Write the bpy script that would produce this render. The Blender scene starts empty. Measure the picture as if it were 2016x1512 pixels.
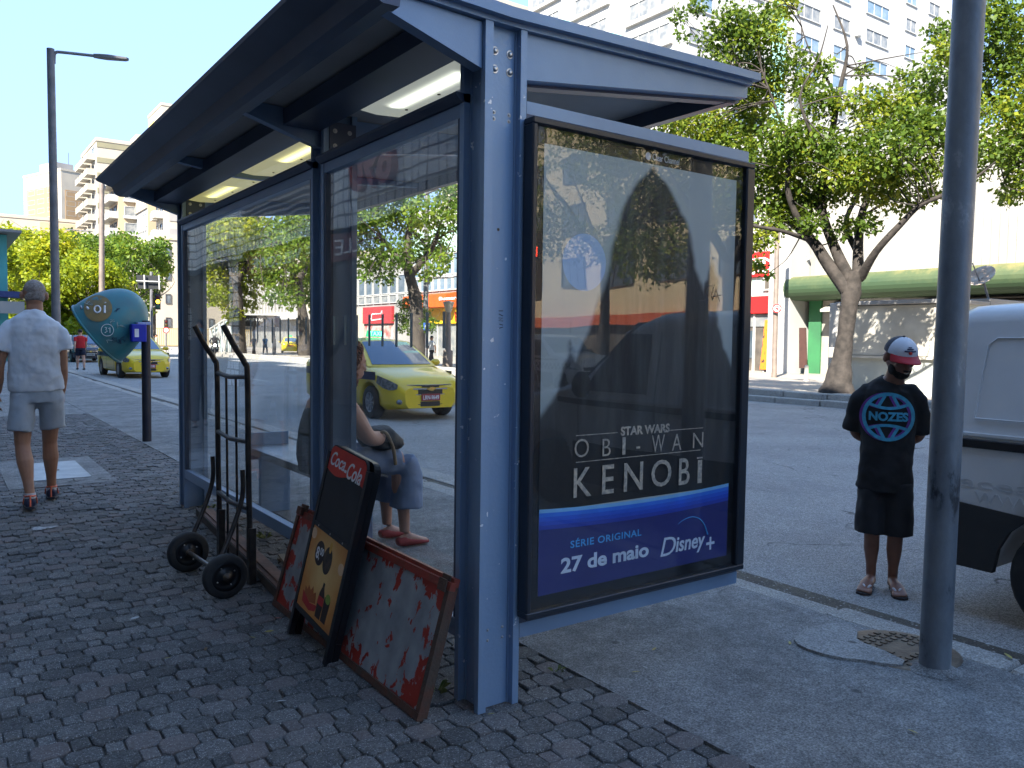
import bpy, bmesh, math, random
import numpy as np
from mathutils import Vector, Matrix
random.seed(7); RNG = np.random.default_rng(7)
S = bpy.context.scene
COL = S.collection
R = math.radians
# ---------------------------------------------------------------- camera, light, exposure
CAM = np.array([-1.62, -2.45, 1.40])
_y, _p, _r, F = R(35.63), R(-3.105), R(0.783), 1583.09
_fw = np.array([math.sin(_y)*math.cos(_p), math.cos(_y)*math.cos(_p), math.sin(_p)])
_r0 = np.array([math.cos(_y), -math.sin(_y), 0.0]); _u0 = np.cross(_r0, _fw)
_R = _r0*math.cos(_r)+_u0*math.sin(_r); _U = -_r0*math.sin(_r)+_u0*math.cos(_r)
cam = bpy.data.objects.new('camera', bpy.data.cameras.new('camera')); COL.objects.link(cam)
M = Matrix([[_R[i], _U[i], -_fw[i], CAM[i]] for i in range(3)] + [[0, 0, 0, 1]])
cam.matrix_world = M
cam.data.sensor_width = 36; cam.data.lens = 36*F/2016; cam.data.clip_start = 0.05; cam.data.clip_end = 3000
S.camera = cam
SUN_EL, SUN_AZ = R(39), math.atan2(-0.86, -0.51)      # azimuth from +Y towards +X
sd = Vector((math.sin(SUN_AZ)*math.cos(SUN_EL), math.cos(SUN_AZ)*math.cos(SUN_EL), math.sin(SUN_EL)))
w = bpy.data.worlds.new('World'); S.world = w; w.use_nodes = True
wn = w.node_tree; sky = wn.nodes.new('ShaderNodeTexSky'); sky.sky_type = 'NISHITA'; sky.sun_disc = False
sky.sun_elevation = SUN_EL; sky.sun_rotation = SUN_AZ; sky.air_density = 2.0; sky.dust_density = 0.0; sky.ozone_density = 6.5
def _vm(op, a, b_):
    n_ = wn.nodes.new('ShaderNodeVectorMath'); n_.operation = op
    for i_, v_ in enumerate((a, b_)):
        if isinstance(v_, tuple): n_.inputs[i_].default_value = v_
        else: wn.links.new(v_, n_.inputs[i_])
    return n_.outputs[0]
# the bright milky horizon of the model sky is rolled off, the same for every ray
wn.links.new(_vm('DIVIDE', sky.outputs[0], _vm('ADD', _vm('DIVIDE', sky.outputs[0], (0.70, 1.10, 2.0)), (1.0, 1.0, 1.0))), wn.nodes['Background'].inputs[0]); wn.nodes['Background'].inputs[1].default_value = 0.15
sl = bpy.data.lights.new('sun', 'SUN'); sl.energy = 2.3; sl.angle = R(0.5); sl.color = (1.0, 0.93, 0.82)
so = bpy.data.objects.new('sun', sl); COL.objects.link(so); so.rotation_euler = (-sd).to_track_quat('-Z', 'Y').to_euler()
so.location = (-20, -20, 60)
S.view_settings.view_transform = 'Standard'; S.view_settings.look = 'None'; S.view_settings.gamma = 1.0
S.view_settings.use_curve_mapping = False; S.view_settings.exposure = 3.05
S.cycles.use_denoising = True; S.cycles.max_bounces = 10; S.cycles.transparent_max_bounces = 24
S.cycles.caustics_reflective = False; S.cycles.caustics_refractive = False; S.cycles.sample_clamp_indirect = 6

# ---------------------------------------------------------------- layout helper: a sight line met with a real plane
def at(px, py, X=None, Y=None, Z=None, D=None):
    d = _fw + _R*(px-1008)/F - _U*(py-756)/F
    if X is not None: t = (X-CAM[0])/d[0]
    elif Y is not None: t = (Y-CAM[1])/d[1]
    elif Z is not None: t = (Z-CAM[2])/d[2]
    else: t = D/math.hypot(d[0], d[1])
    return CAM + d*t

# ---------------------------------------------------------------- materials
MATS = {}
def nodes(name):
    m = bpy.data.materials.new(name); m.use_nodes = True
    nt = m.node_tree; return m, nt, nt.nodes['Principled BSDF'], nt.nodes['Material Output']
def mat(name, col, rough=0.6, metal=0.0, col2=None, scale=6.0, detail=6, bump=0.0, bscale=60.0, lo=0.35, hi=0.65, spec=0.5, emit=None, es=1.0, sub=0, coat=0):
    if name in MATS: return MATS[name]
    m, nt, b, out = nodes(name); L = nt.links
    b.inputs['Base Color'].default_value = (*col, 1); b.inputs['Roughness'].default_value = rough
    b.inputs['Metallic'].default_value = metal; b.inputs['Specular IOR Level'].default_value = spec
    if coat: b.inputs['Coat Weight'].default_value = coat; b.inputs['Coat Roughness'].default_value = 0.06
    tc = nt.nodes.new('ShaderNodeTexCoord')
    if col2 is None: col2 = tuple(c*0.8 for c in col)
    n = nt.nodes.new('ShaderNodeTexNoise'); n.inputs['Scale'].default_value = scale; n.inputs['Detail'].default_value = detail
    L.new(tc.outputs['Object'], n.inputs['Vector'])
    mr = nt.nodes.new('ShaderNodeMapRange'); mr.inputs[1].default_value = lo; mr.inputs[2].default_value = hi
    L.new(n.outputs['Fac'], mr.inputs[0])
    mx = nt.nodes.new('ShaderNodeMix'); mx.data_type = 'RGBA'
    mx.inputs[6].default_value = (*col, 1); mx.inputs[7].default_value = (*col2, 1)
    L.new(mr.outputs[0], mx.inputs[0]); L.new(mx.outputs[2], b.inputs['Base Color'])
    if bump:
        n2 = nt.nodes.new('ShaderNodeTexNoise'); n2.inputs['Scale'].default_value = bscale; n2.inputs['Detail'].default_value = 5
        L.new(tc.outputs['Object'], n2.inputs['Vector'])
        bp = nt.nodes.new('ShaderNodeBump'); bp.inputs['Strength'].default_value = bump; bp.inputs['Distance'].default_value = 0.01
        L.new(n2.outputs['Fac'], bp.inputs['Height']); L.new(bp.outputs[0], b.inputs['Normal'])
    if emit:
        b.inputs['Emission Color'].default_value = (*emit, 1); b.inputs['Emission Strength'].default_value = es
    MATS[name] = m; return m
def glass_mat(name, tint=(0.9, 0.93, 0.92), dirt=0.06, dscale=3.0, rough=0.0, ior=1.5, dirtcol=(0.6, 0.62, 0.6)):
    if name in MATS: return MATS[name]
    m, nt, b, out = nodes(name); L = nt.links; N = nt.nodes.new
    nt.nodes.remove(b)
    geo = N('ShaderNodeNewGeometry'); io = N('ShaderNodeMapRange'); io.inputs[3].default_value = ior; io.inputs[4].default_value = 1/ior
    L.new(geo.outputs['Backfacing'], io.inputs[0])
    fr = N('ShaderNodeFresnel'); L.new(io.outputs[0], fr.inputs['IOR'])
    tr = N('ShaderNodeBsdfTransparent'); tr.inputs[0].default_value = (*tint, 1)
    gl = N('ShaderNodeBsdfGlossy'); gl.inputs['Roughness'].default_value = rough
    tc = N('ShaderNodeTexCoord'); wv = N('ShaderNodeTexNoise'); wv.inputs['Scale'].default_value = 1.3
    L.new(tc.outputs['Object'], wv.inputs['Vector'])
    bp = N('ShaderNodeBump'); bp.inputs['Strength'].default_value = 0.12; bp.inputs['Distance'].default_value = 0.02
    L.new(wv.outputs['Fac'], bp.inputs['Height']); L.new(bp.outputs[0], gl.inputs['Normal'])
    mx = N('ShaderNodeMixShader'); L.new(fr.outputs[0], mx.inputs[0]); L.new(tr.outputs[0], mx.inputs[1]); L.new(gl.outputs[0], mx.inputs[2])
    df = N('ShaderNodeBsdfDiffuse'); df.inputs[0].default_value = (*dirtcol, 1)
    mp = N('ShaderNodeMapping'); mp.inputs['Scale'].default_value = (9, 9, 1.2); L.new(tc.outputs['Object'], mp.inputs[0])
    n = N('ShaderNodeTexNoise'); n.inputs['Scale'].default_value = dscale; n.inputs['Detail'].default_value = 8; n.inputs['Roughness'].default_value = 0.7
    L.new(mp.outputs[0], n.inputs['Vector'])
    mr = N('ShaderNodeMapRange'); mr.inputs[1].default_value = 0.45; mr.inputs[2].default_value = 0.85; mr.inputs[3].default_value = dirt*0.35; mr.inputs[4].default_value = dirt*3
    L.new(n.outputs['Fac'], mr.inputs[0])
    m2 = N('ShaderNodeMixShader'); L.new(mr.outputs[0], m2.inputs[0]); L.new(mx.outputs[0], m2.inputs[1]); L.new(df.outputs[0], m2.inputs[2])
    L.new(m2.outputs[0], out.inputs[0]); MATS[name] = m; return m

# ---------------------------------------------------------------- mesh builder
class MB:
    def __init__(s): s.v = []; s.f = []; s.m = []; s.sm = []; s.cur = 0; s.smooth = False
    def add(s, vs, fs, smooth=None):
        o = len(s.v); s.v.extend([tuple(map(float, p)) for p in vs])
        for f in fs:
            s.f.append([i+o for i in f]); s.m.append(s.cur); s.sm.append(s.smooth if smooth is None else smooth)
        return s
    def box(s, a, b, bev=0.0):
        (x0, y0, z0), (x1, y1, z1) = [min(a[i], b[i]) for i in range(3)], [max(a[i], b[i]) for i in range(3)]
        if bev <= 0:
            s.add([(x0,y0,z0),(x1,y0,z0),(x1,y1,z0),(x0,y1,z0),(x0,y0,z1),(x1,y0,z1),(x1,y1,z1),(x0,y1,z1)],
                  [(0,3,2,1),(4,5,6,7),(0,1,5,4),(1,2,6,5),(2,3,7,6),(3,0,4,7)])
        else:
            c = bev; P = lambda d: [(x0+c,y0+d),(x1-c,y0+d),(x1-d,y0+c),(x1-d,y1-c),(x1-c,y1-d),(x0+c,y1-d),(x0+d,y1-c),(x0+d,y0+c)]
            vs = []
            for z, d in ((z0, c*0.5), (z0+c*0.6, 0), (z1-c*0.6, 0), (z1, c*0.5)): vs += [(x, y, z) for x, y in P(d)]
            fs = [tuple(range(7, -1, -1)), tuple(range(24, 32))]
            for k in range(3):
                for i in range(8): fs.append((k*8+i, k*8+(i+1) % 8, k*8+8+(i+1) % 8, k*8+8+i))
            s.add(vs, fs)
        return s
    def obox(s, c, ux, uy, uz, hx, hy, hz):
        c, ux, uy, uz = map(np.asarray, (c, ux, uy, uz)); vs = []
        for k in (-1, 1):
            for i, j in ((-1,-1),(1,-1),(1,1),(-1,1)): vs.append(c+ux*hx*i+uy*hy*j+uz*hz*k)
        return s.add(vs, [(0,3,2,1),(4,5,6,7),(0,1,5,4),(1,2,6,5),(2,3,7,6),(3,0,4,7)])
    def prism(s, poly, axis, a, b):
        n = len(poly); f = {'x': lambda p, t: (t, p[0], p[1]), 'y': lambda p, t: (p[0], t, p[1]), 'z': lambda p, t: (p[0], p[1], t)}[axis]
        vs = [f(p, a) for p in poly] + [f(p, b) for p in poly]
        fs = [tuple(range(n)), tuple(range(2*n-1, n-1, -1))] + [(i, i+n, (i+1) % n+n, (i+1) % n) for i in range(n)]
        return s.add(vs, fs)
    def tube(s, path, rad, n=10, caps=True, smooth=True, sq=1.0):
        path = [np.asarray(p, float) for p in path]
        if not hasattr(rad, '__len__'): rad = [rad]*len(path)
        T = []
        for i in range(len(path)):
            d = path[min(i+1, len(path)-1)]-path[max(i-1, 0)]; T.append(d/(np.linalg.norm(d)+1e-9))
        a = np.array([0, 0, 1.0]) if abs(T[0][2]) < 0.9 else np.array([1.0, 0, 0])
        u = np.cross(T[0], a); u /= np.linalg.norm(u); vs = []
        for p, t, r in zip(path, T, rad):
            u = u-t*(u@t); u /= np.linalg.norm(u)+1e-9; v = np.cross(t, u)
            for k in range(n):
                an = 2*math.pi*k/n; vs.append(p+u*math.cos(an)*r+v*math.sin(an)*r*sq)
        fs = []
        for i in range(len(path)-1):
            for k in range(n): fs.append((i*n+k, i*n+(k+1) % n, (i+1)*n+(k+1) % n, (i+1)*n+k))
        s.add(vs, fs, smooth)
        if caps: s.add(vs[:n], [tuple(range(n-1, -1, -1))], False); s.add(vs[-n:], [tuple(range(n))], False)
        return s
    def lathe(s, prof, o, axis=(0, 0, 1), n=20, smooth=True):   # prof: (radius, along)
        ax = np.asarray(axis, float); ax /= np.linalg.norm(ax); a = np.array([0, 0, 1.0]) if abs(ax[2]) < 0.9 else np.array([1.0, 0, 0])
        u = np.cross(ax, a); u /= np.linalg.norm(u); v = np.cross(ax, u); o = np.asarray(o, float); vs = []; fs = []
        for r, h in prof:
            for k in range(n):
                an = 2*math.pi*k/n; vs.append(o+ax*h+(u*math.cos(an)+v*math.sin(an))*r)
        for i in range(len(prof)-1):
            for k in range(n): fs.append((i*n+k, i*n+(k+1) % n, (i+1)*n+(k+1) % n, (i+1)*n+k))
        return s.add(vs, fs, smooth)
    def ell(s, c, r, n=14, m=9, rot=None):
        vs = []; fs = []
        for j in range(m+1):
            ph = math.pi*j/m
            for k in range(n):
                an = 2*math.pi*k/n; p = np.array([r[0]*math.sin(ph)*math.cos(an), r[1]*math.sin(ph)*math.sin(an), r[2]*math.cos(ph)])
                if rot is not None: p = np.array(rot @ Vector(p))
                vs.append(np.asarray(c)+p)
        for j in range(m):
            for k in range(n): fs.append((j*n+k, (j+1)*n+k, (j+1)*n+(k+1) % n, j*n+(k+1) % n))
        return s.add(vs, fs, True)
    def loft(s, rings, closed=True, caps=True, smooth=True):
        n = len(rings[0]); vs = [p for r in rings for p in r]; fs = []
        for i in range(len(rings)-1):
            for k in range(n if closed else n-1): fs.append((i*n+k, i*n+(k+1) % n, (i+1)*n+(k+1) % n, (i+1)*n+k))
        s.add(vs, fs, smooth)
        if caps: s.add(rings[0], [tuple(range(n-1, -1, -1))], smooth); s.add(rings[-1], [tuple(range(n))], smooth)
        return s
    def xform(s, M, i0=0):
        for i in range(i0, len(s.v)): s.v[i] = tuple(M @ Vector(s.v[i]))
        return s
    def build(s, name, mats, parent=None, local=False, mods=None):
        me = bpy.data.meshes.new(name); v = s.v
        if parent is not None and not local:
            l = parent['_base'] if '_base' in parent else (0, 0, 0); v = [(p[0]-l[0], p[1]-l[1], p[2]-l[2]) for p in v]
        me.from_pydata(v, [], s.f)
        if not isinstance(mats, (list, tuple)): mats = [mats]
        for m in mats: me.materials.append(m)
        me.polygons.foreach_set('material_index', s.m); me.polygons.foreach_set('use_smooth', s.sm)
        me.update(); o = bpy.data.objects.new(name, me); COL.objects.link(o)
        if parent is not None: o.parent = parent
        return o
def thing(name, label, cat, loc=(0, 0, 0), rz=0.0, group=None):
    o = bpy.data.objects.new(name, None); COL.objects.link(o); o.location = tuple(map(float, loc)); o.rotation_euler = (0, 0, rz)
    o.empty_display_size = 0.2
    o['label'] = label; o['category'] = cat; o['_base'] = [float(c) for c in loc]
    if group: o['group'] = group
    return o
def tag(o, label, cat, group=None):
    o['label'] = label; o['category'] = cat
    if group: o['group'] = group
    return o
def struct(o, kind='structure'): o['kind'] = kind; return o
def part(parent, name, m, fn=None, **k):
    b = MB(); fn(b); return b.build(name, m, parent, **k)
def dup(root, loc, rz=None, label=None, group=None):
    r = root.copy(); COL.objects.link(r); r.location = tuple(map(float, loc))
    if rz is not None: r.rotation_euler = (0, 0, rz)
    if label: r['label'] = label
    if group: r['group'] = group
    for ch in root.children:
        c = ch.copy(); COL.objects.link(c); c.parent = r
        for g in ch.children:
            d = g.copy(); COL.objects.link(d); d.parent = c
    return r
def text_mb(s, box, o, ux, uz, depth=0.002, shear=0.0, bold=0.0, fit=True, spacing=1.0, mirror=False):
    """lettering as a shallow solid in the plane spanned by ux, uz; box = (x0, x1, z0, z1) along them from o"""
    c = bpy.data.curves.new('lettering', 'FONT'); c.body = s; c.size = 1; c.extrude = 0.5; c.shear = shear; c.offset = bold; c.space_character = spacing; c.resolution_u = 4
    ob = bpy.data.objects.new('lettering', c); COL.objects.link(ob)
    dg = bpy.context.evaluated_depsgraph_get(); me = bpy.data.meshes.new_from_object(ob.evaluated_get(dg))
    co = np.array([v.co[:] for v in me.vertices]); fs = [list(p.vertices) for p in me.polygons]
    bpy.data.objects.remove(ob); bpy.data.curves.remove(c); bpy.data.meshes.remove(me)
    b = MB()
    if not len(co): return b
    lo, hi = co.min(0), co.max(0); x0, x1, z0, z1 = box; o, ux, uz = map(np.asarray, (o, ux, uz)); nn = np.cross(ux, uz)
    sx = (x1-x0)/(hi[0]-lo[0]); sz = (z1-z0)/(hi[1]-lo[1])
    if not fit: sx = sz = min(sx, sz)
    vs = [o+ux*(x0+(p[0]-lo[0])*sx)+uz*(z0+(p[1]-lo[1])*sz)+nn*(0.0+(p[2]+0.5)*depth) for p in co]
    b.add(vs, fs); return b
def leaves(n, centers, radii, size, seed, flat=0.8, shell=0.45, droop=0.3):
    """leaf-shaped quads spread through clumps; returns verts, faces, random value per leaf"""
    g = np.random.default_rng(seed); C = np.asarray(centers, float); r = np.asarray(radii, float)
    wgt = r**2; idx = g.choice(len(C), n, p=wgt/wgt.sum())
    d = g.normal(size=(n, 3)); d /= np.linalg.norm(d, axis=1)[:, None]
    rr = (shell+(1-shell)*g.random(n)**0.7)*g.uniform(0.75, 1.12, n)
    p = C[idx]+d*(r[idx]*rr)[:, None]*np.array([1, 1, flat])
    # leaf frame
    t = g.normal(size=(n, 3))+d*0.6-np.array([0, 0, droop]); t /= np.linalg.norm(t, axis=1)[:, None]
    nn = g.normal(size=(n, 3))*0.7+np.array([0, 0, 0.9])+d*0.3; s = np.cross(t, nn); s /= np.linalg.norm(s, axis=1)[:, None]
    up = np.cross(s, t)
    L = size*g.uniform(0.6, 1.3, n)[:, None]; W = L*0.32
    v = np.stack([p, p+t*L*0.5+s*W+up*L*0.1, p+t*L, p+t*L*0.5-s*W+up*L*0.1], 1).reshape(-1, 3)
    f = np.arange(n*4).reshape(n, 4)
    return v, f, g.random(n)*0.6+g.random(len(C))[idx]*0.4
def leaf_obj(name, v, f, val, m, parent, base):
    me = bpy.data.meshes.new(name); v = v-np.asarray(base); n = len(f)
    me.vertices.add(len(v)); me.vertices.foreach_set('co', v.astype(np.float32).ravel())
    me.loops.add(n*4); me.loops.foreach_set('vertex_index', f.astype(np.int32).ravel())
    me.polygons.add(n); me.polygons.foreach_set('loop_start', np.arange(0, n*4, 4, dtype=np.int32))
    a = me.attributes.new('tone', 'FLOAT', 'FACE'); a.data.foreach_set('value', val.astype(np.float32))
    me.materials.append(m); me.update(calc_edges=True); me.validate()
    o = bpy.data.objects.new(name, me); COL.objects.link(o); o.parent = parent; return o
def leaf_mat(name, c1, c2, c3, tr=0.45):
    if name in MATS: return MATS[name]
    m, nt, b, out = nodes(name); L = nt.links; N = nt.nodes.new; nt.nodes.remove(b)
    at_ = N('ShaderNodeAttribute'); at_.attribute_name = 'tone'
    cr = N('ShaderNodeValToRGB'); cr.color_ramp.elements[0].color = (*c1, 1); cr.color_ramp.elements[1].color = (*c3, 1)
    e = cr.color_ramp.elements.new(0.55); e.color = (*c2, 1); L.new(at_.outputs['Fac'], cr.inputs[0])
    df = N('ShaderNodeBsdfPrincipled'); df.inputs['Roughness'].default_value = 0.5; df.inputs['Specular IOR Level'].default_value = 0.35
    tl = N('ShaderNodeBsdfTranslucent'); hs = N('ShaderNodeHueSaturation'); hs.inputs['Hue'].default_value = 0.475; hs.inputs['Value'].default_value = 1.5
    L.new(cr.outputs[0], df.inputs['Base Color']); L.new(cr.outputs[0], hs.inputs['Color']); L.new(hs.outputs[0], tl.inputs[0])
    mx = N('ShaderNodeMixShader'); mx.inputs[0].default_value = tr; L.new(df.outputs[0], mx.inputs[1]); L.new(tl.outputs[0], mx.inputs[2])
    L.new(mx.outputs[0], out.inputs[0]); MATS[name] = m; return m
def smooth_path(pts, n=5):
    P = [np.asarray(p, float) for p in pts]; out = []
    for i in range(len(P)-1):
        a, b, c, d = P[max(i-1, 0)], P[i], P[i+1], P[min(i+2, len(P)-1)]
        for k in range(n):
            t = k/n; out.append(0.5*((2*b)+(c-a)*t+(2*a-5*b+4*c-d)*t*t+(3*b-a-3*c+d)*t**3))
    out.append(P[-1]); return out
# ================================================================ GROUND
def ground_mat(name, c1, c2, c3, sp=0.6, speck=0.35, big=0.8, bump=0.5, cracks=0.0, rough=0.85, spscale=150, att=False, gt=0.6, grain=0.45):
    m, nt, b, out = nodes(name); L = nt.links; N = nt.nodes.new
    tc = N('ShaderNodeTexCoord'); b.inputs['Roughness'].default_value = rough; b.inputs['Specular IOR Level'].default_value = 0.35
    def noise(sc, det=6, ro=0.6):
        n = N('ShaderNodeTexNoise'); n.inputs['Scale'].default_value = sc; n.inputs['Detail'].default_value = det; n.inputs['Roughness'].default_value = ro
        L.new(tc.outputs['Object'], n.inputs['Vector']); return n.outputs['Fac']
    def mr(src, a, b_, c=0.0, d=1.0):
        n = N('ShaderNodeMapRange'); n.inputs[1].default_value = a; n.inputs[2].default_value = b_; n.inputs[3].default_value = c; n.inputs[4].default_value = d
        L.new(src, n.inputs[0]); return n.outputs[0]
    def mix(f, a, b_, blend='MIX'):
        n = N('ShaderNodeMix'); n.data_type = 'RGBA'; n.blend_type = blend
        if hasattr(f, 'default_value'): L.new(f, n.inputs[0])
        else: n.inputs[0].default_value = f
        for s_, i in ((a, 6), (b_, 7)):
            if isinstance(s_, tuple): n.inputs[i].default_value = (*s_, 1)
            else: L.new(s_, n.inputs[i])
        return n.outputs[2]
    col = mix(mr(noise(big, 8, 0.65), 0.35, 0.68), c1, c2)
    col = mix(mr(noise(9, 8, 0.7), 0.45, 0.75, 0, 0.5), col, c3)
    col = mix(mr(noise(38, 4, 0.7), 0.4, 0.72, 0, 0.5), col, tuple(c*0.5 for c in c1))
    v = N('ShaderNodeTexVoronoi'); v.inputs['Scale'].default_value = spscale; L.new(tc.outputs['Object'], v.inputs['Vector'])
    sel = N('ShaderNodeSeparateColor'); L.new(v.outputs['Color'], sel.inputs[0])
    spk = mr(v.outputs['Distance'], 0.22, 0.36, 1, 0); gate = mr(sel.outputs[0], gt, gt+0.15, 0, sp)
    mu = N('ShaderNodeMath'); mu.operation = 'MULTIPLY'; L.new(spk, mu.inputs[0]); L.new(gate, mu.inputs[1])
    col = mix(mu.outputs[0], col, (speck, speck, speck*0.97))
    hg = N('ShaderNodeHueSaturation'); L.new(mr(noise(120, 3, 0.65), 0.34, 0.66, 1-grain, 1+grain), hg.inputs['Value']); L.new(col, hg.inputs['Color']); col = hg.outputs[0]
    gv = N('ShaderNodeTexVoronoi'); gv.inputs['Scale'].default_value = 3.1; L.new(tc.outputs['Object'], gv.inputs['Vector'])
    gs = N('ShaderNodeSeparateColor'); L.new(gv.outputs['Color'], gs.inputs[0])
    gm = N('ShaderNodeMath'); gm.operation = 'MULTIPLY'; L.new(mr(gv.outputs['Distance'], 0.045, 0.075, 1, 0), gm.inputs[0]); L.new(mr(gs.outputs[1], 0.45, 0.5, 0, 0.65), gm.inputs[1])
    col = mix(gm.outputs[0], col, (0.035, 0.034, 0.034))      # old trodden gum and oil drips
    h = mix(0.5, noise(70, 6, 0.7), noise(260, 3, 0.6))
    if cracks:
        nz = N('ShaderNodeTexNoise'); nz.inputs['Scale'].default_value = 2.2; nz.inputs['Detail'].default_value = 5; L.new(tc.outputs['Object'], nz.inputs['Vector'])
        ad = N('ShaderNodeVectorMath'); ad.operation = 'MULTIPLY_ADD'; ad.inputs[1].default_value = (0.8, 0.8, 0.8)
        L.new(nz.outputs['Color'], ad.inputs[0]); L.new(tc.outputs['Object'], ad.inputs[2])
        vc = N('ShaderNodeTexVoronoi'); vc.feature = 'DISTANCE_TO_EDGE'; vc.inputs['Scale'].default_value = cracks; L.new(ad.outputs[0], vc.inputs['Vector'])
        ck = mr(vc.outputs['Distance'], 0.0, 0.008, 1, 0); ck2 = mr(noise(0.7, 3), 0.5, 0.6)
        mm = N('ShaderNodeMath'); mm.operation = 'MULTIPLY'; L.new(ck, mm.inputs[0]); L.new(ck2, mm.inputs[1])
        col = mix(mm.outputs[0], col, (0.02, 0.02, 0.02))
        h = mix(mm.outputs[0], h, (0.0, 0.0, 0.0))
    if att:
        a = N('ShaderNodeAttribute'); a.attribute_name = 'tone'
        hs = N('ShaderNodeHueSaturation'); L.new(mr(a.outputs['Fac'], 0, 1, 0.62, 1.3), hs.inputs['Value']); L.new(col, hs.inputs['Color'])
        a2 = mr(a.outputs['Fac'], 0.78, 0.95, 0, 0.5); col = mix(a2, hs.outputs[0], (c1[0]*1.15, c1[1]*0.88, c1[2]*0.82))
    L.new(col, b.inputs['Base Color'])
    bp = N('ShaderNodeBump'); bp.inputs['Strength'].default_value = bump; bp.inputs['Distance'].default_value = 0.012
    L.new(h, bp.inputs['Height']); L.new(bp.outputs[0], b.inputs['Normal']); MATS[name] = m; return m
M_ASPH = ground_mat('asphalt', (0.236, 0.236, 0.236), (0.360, 0.356, 0.347), (0.459, 0.453, 0.434), sp=0.6, speck=0.6, big=0.5, bump=1.0, cracks=0.35, spscale=110, gt=0.6, grain=0.6)
M_CONC = ground_mat('worn_pavement', (0.143, 0.143, 0.143), (0.335, 0.332, 0.322), (0.546, 0.539, 0.521), sp=0.6, speck=0.5, big=1.6, bump=1.0, cracks=0.55, spscale=160, gt=0.5, grain=0.5)
M_PATCH = ground_mat('cement_patch', (0.273, 0.273, 0.267), (0.360, 0.353, 0.341), (0.446, 0.434, 0.409), sp=0.4, speck=0.55, big=3, bump=0.7, spscale=140)
M_KERB = ground_mat('granite_kerb', (0.322, 0.310, 0.291), (0.471, 0.446, 0.409), (0.583, 0.533, 0.446), sp=0.7, speck=0.7, big=2, bump=0.9, spscale=70)
M_DIRT = ground_mat('joint_dirt', (0.105, 0.097, 0.087), (0.161, 0.149, 0.130), (0.211, 0.192, 0.155), sp=0.3, speck=0.3, big=2, bump=0.8)
M_PAVER = ground_mat('paver_stone', (0.139, 0.136, 0.136), (0.198, 0.195, 0.190), (0.273, 0.267, 0.254), sp=0.9, speck=0.5, big=1.5, bump=1.0, spscale=150, att=True, gt=0.45, grain=0.4)
M_FARPAV = ground_mat('far_pavement', (0.30, 0.265, 0.22), (0.37, 0.335, 0.285), (0.24, 0.215, 0.18), sp=0.2, speck=0.5, big=0.5, bump=0.5, spscale=30)
def sheet(name, x0, x1, y0, y1, z, m, t=None):
    b = MB()
    if t: b.box((x0, y0, z-t), (x1, y1, z))
    else: b.add([(x0, y0, z), (x1, y0, z), (x1, y1, z), (x0, y1, z)], [(0, 1, 2, 3)])
    return struct(b.build(name, m))
sheet('ground', -900, 1300, -900, 1500, -0.20, M_CONC)
sheet('road', 2.1, 16.2, -160, 420, -0.13, M_ASPH)
sheet('paving_bed', -9, 0.62, -30, 60, -0.016, M_DIRT, 0.17)
sheet('pavement_strip', 0.56, 2.12, -30, 60, -0.002, M_CONC, 0.17)
sheet('far_pavement_left', -9, 2.12, 60, 420, -0.004, M_FARPAV, 0.17)
# interlocking pavers: long octagons alternating with small blocks, each course shifted by half a unit
def pavers(name, X0, X1, Y0, Y1, seed, ring=True):
    g = random.Random(seed); b = MB(); tone = []
    px_, py_ = 0.184, 0.097; r = 0; y = Y0
    def block(cx, cy, hx, hy, c):
        if cx+hx > 0.60: return
        zz = g.uniform(-0.006, 0.004) - (0.006 if g.random() < 0.06 else 0); tx, ty = g.uniform(-0.03, 0.03), g.uniform(-0.03, 0.03); an = g.uniform(-0.05, 0.05)
        j = lambda s: s*g.uniform(0.9, 1.06)
        P = [(-hx+c, -hy), (hx-c, -hy), (hx, -hy+c), (hx, hy-c), (hx-c, hy), (-hx+c, hy), (-hx, hy-c), (-hx, -hy+c)]
        P = [(j(x), j(q)) for x, q in P]; P = [(x*math.cos(an)-q*math.sin(an), x*math.sin(an)+q*math.cos(an)) for x, q in P]
        vs = []
        for s_, dz in ((1.0, -0.014), (0.985, -0.004), (0.9, 0.0)):
            vs += [(cx+x*s_, cy+q*s_, zz+dz+x*tx+q*ty) for x, q in P]
        fs = [tuple(range(16, 24))]
        for k in range(2):
            for i in range(8): fs.append((k*8+i, k*8+(i+1) % 8, k*8+8+(i+1) % 8, k*8+8+i))
        b.add(vs, fs, False); t = g.random(); tone.extend([t]*17)
    while y < Y1:
        off = (r % 2)*px_/2; n = int((X1-X0)/px_)+1
        for i in range(n):
            cx = X0+off+i*px_
            wob = 0.006*math.sin(cx*7+y*3)
            block(cx, y+wob, 0.061, 0.0565, 0.022)
            block(cx+px_/2, y+wob, 0.029, 0.0375, 0.005)
        y += py_; r += 1
    o = b.build(name, M_PAVER); a = o.data.attributes.new('tone', 'FLOAT', 'FACE'); a.data.foreach_set('value', tone); return struct(o)
pavers('block_paving', -2.9, 0.58, -2.8, 13.5, 3)
sheet('smooth_pavement', -9, 0.56, 13.5, 60, -0.006, M_CONC)
# kerb of worn granite lengths
kb = MB(); g = random.Random(5); y = -30
while y < 60:
    L_ = g.uniform(0.7, 1.1); dx = g.uniform(-0.02, 0.02); dz = g.uniform(-0.015, 0.004)
    if -0.15 < y < 0.45: dz -= 0.02
    kb.box((2.12+dx, y+0.008, -0.17), (2.33+dx+g.uniform(-0.02, 0.02), y+L_-0.008, dz), 0.025); y += L_
struct(kb.build('kerb', M_KERB))
# gutter debris strip beside the kerb
sheet('gutter', 2.31, 2.75, -30, 60, -0.126, ground_mat('gutter_grit', (0.07, 0.065, 0.06), (0.12, 0.11, 0.09), (0.2, 0.17, 0.12), sp=0.8, speck=0.4, big=3, bump=1.0, spscale=45))
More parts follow.
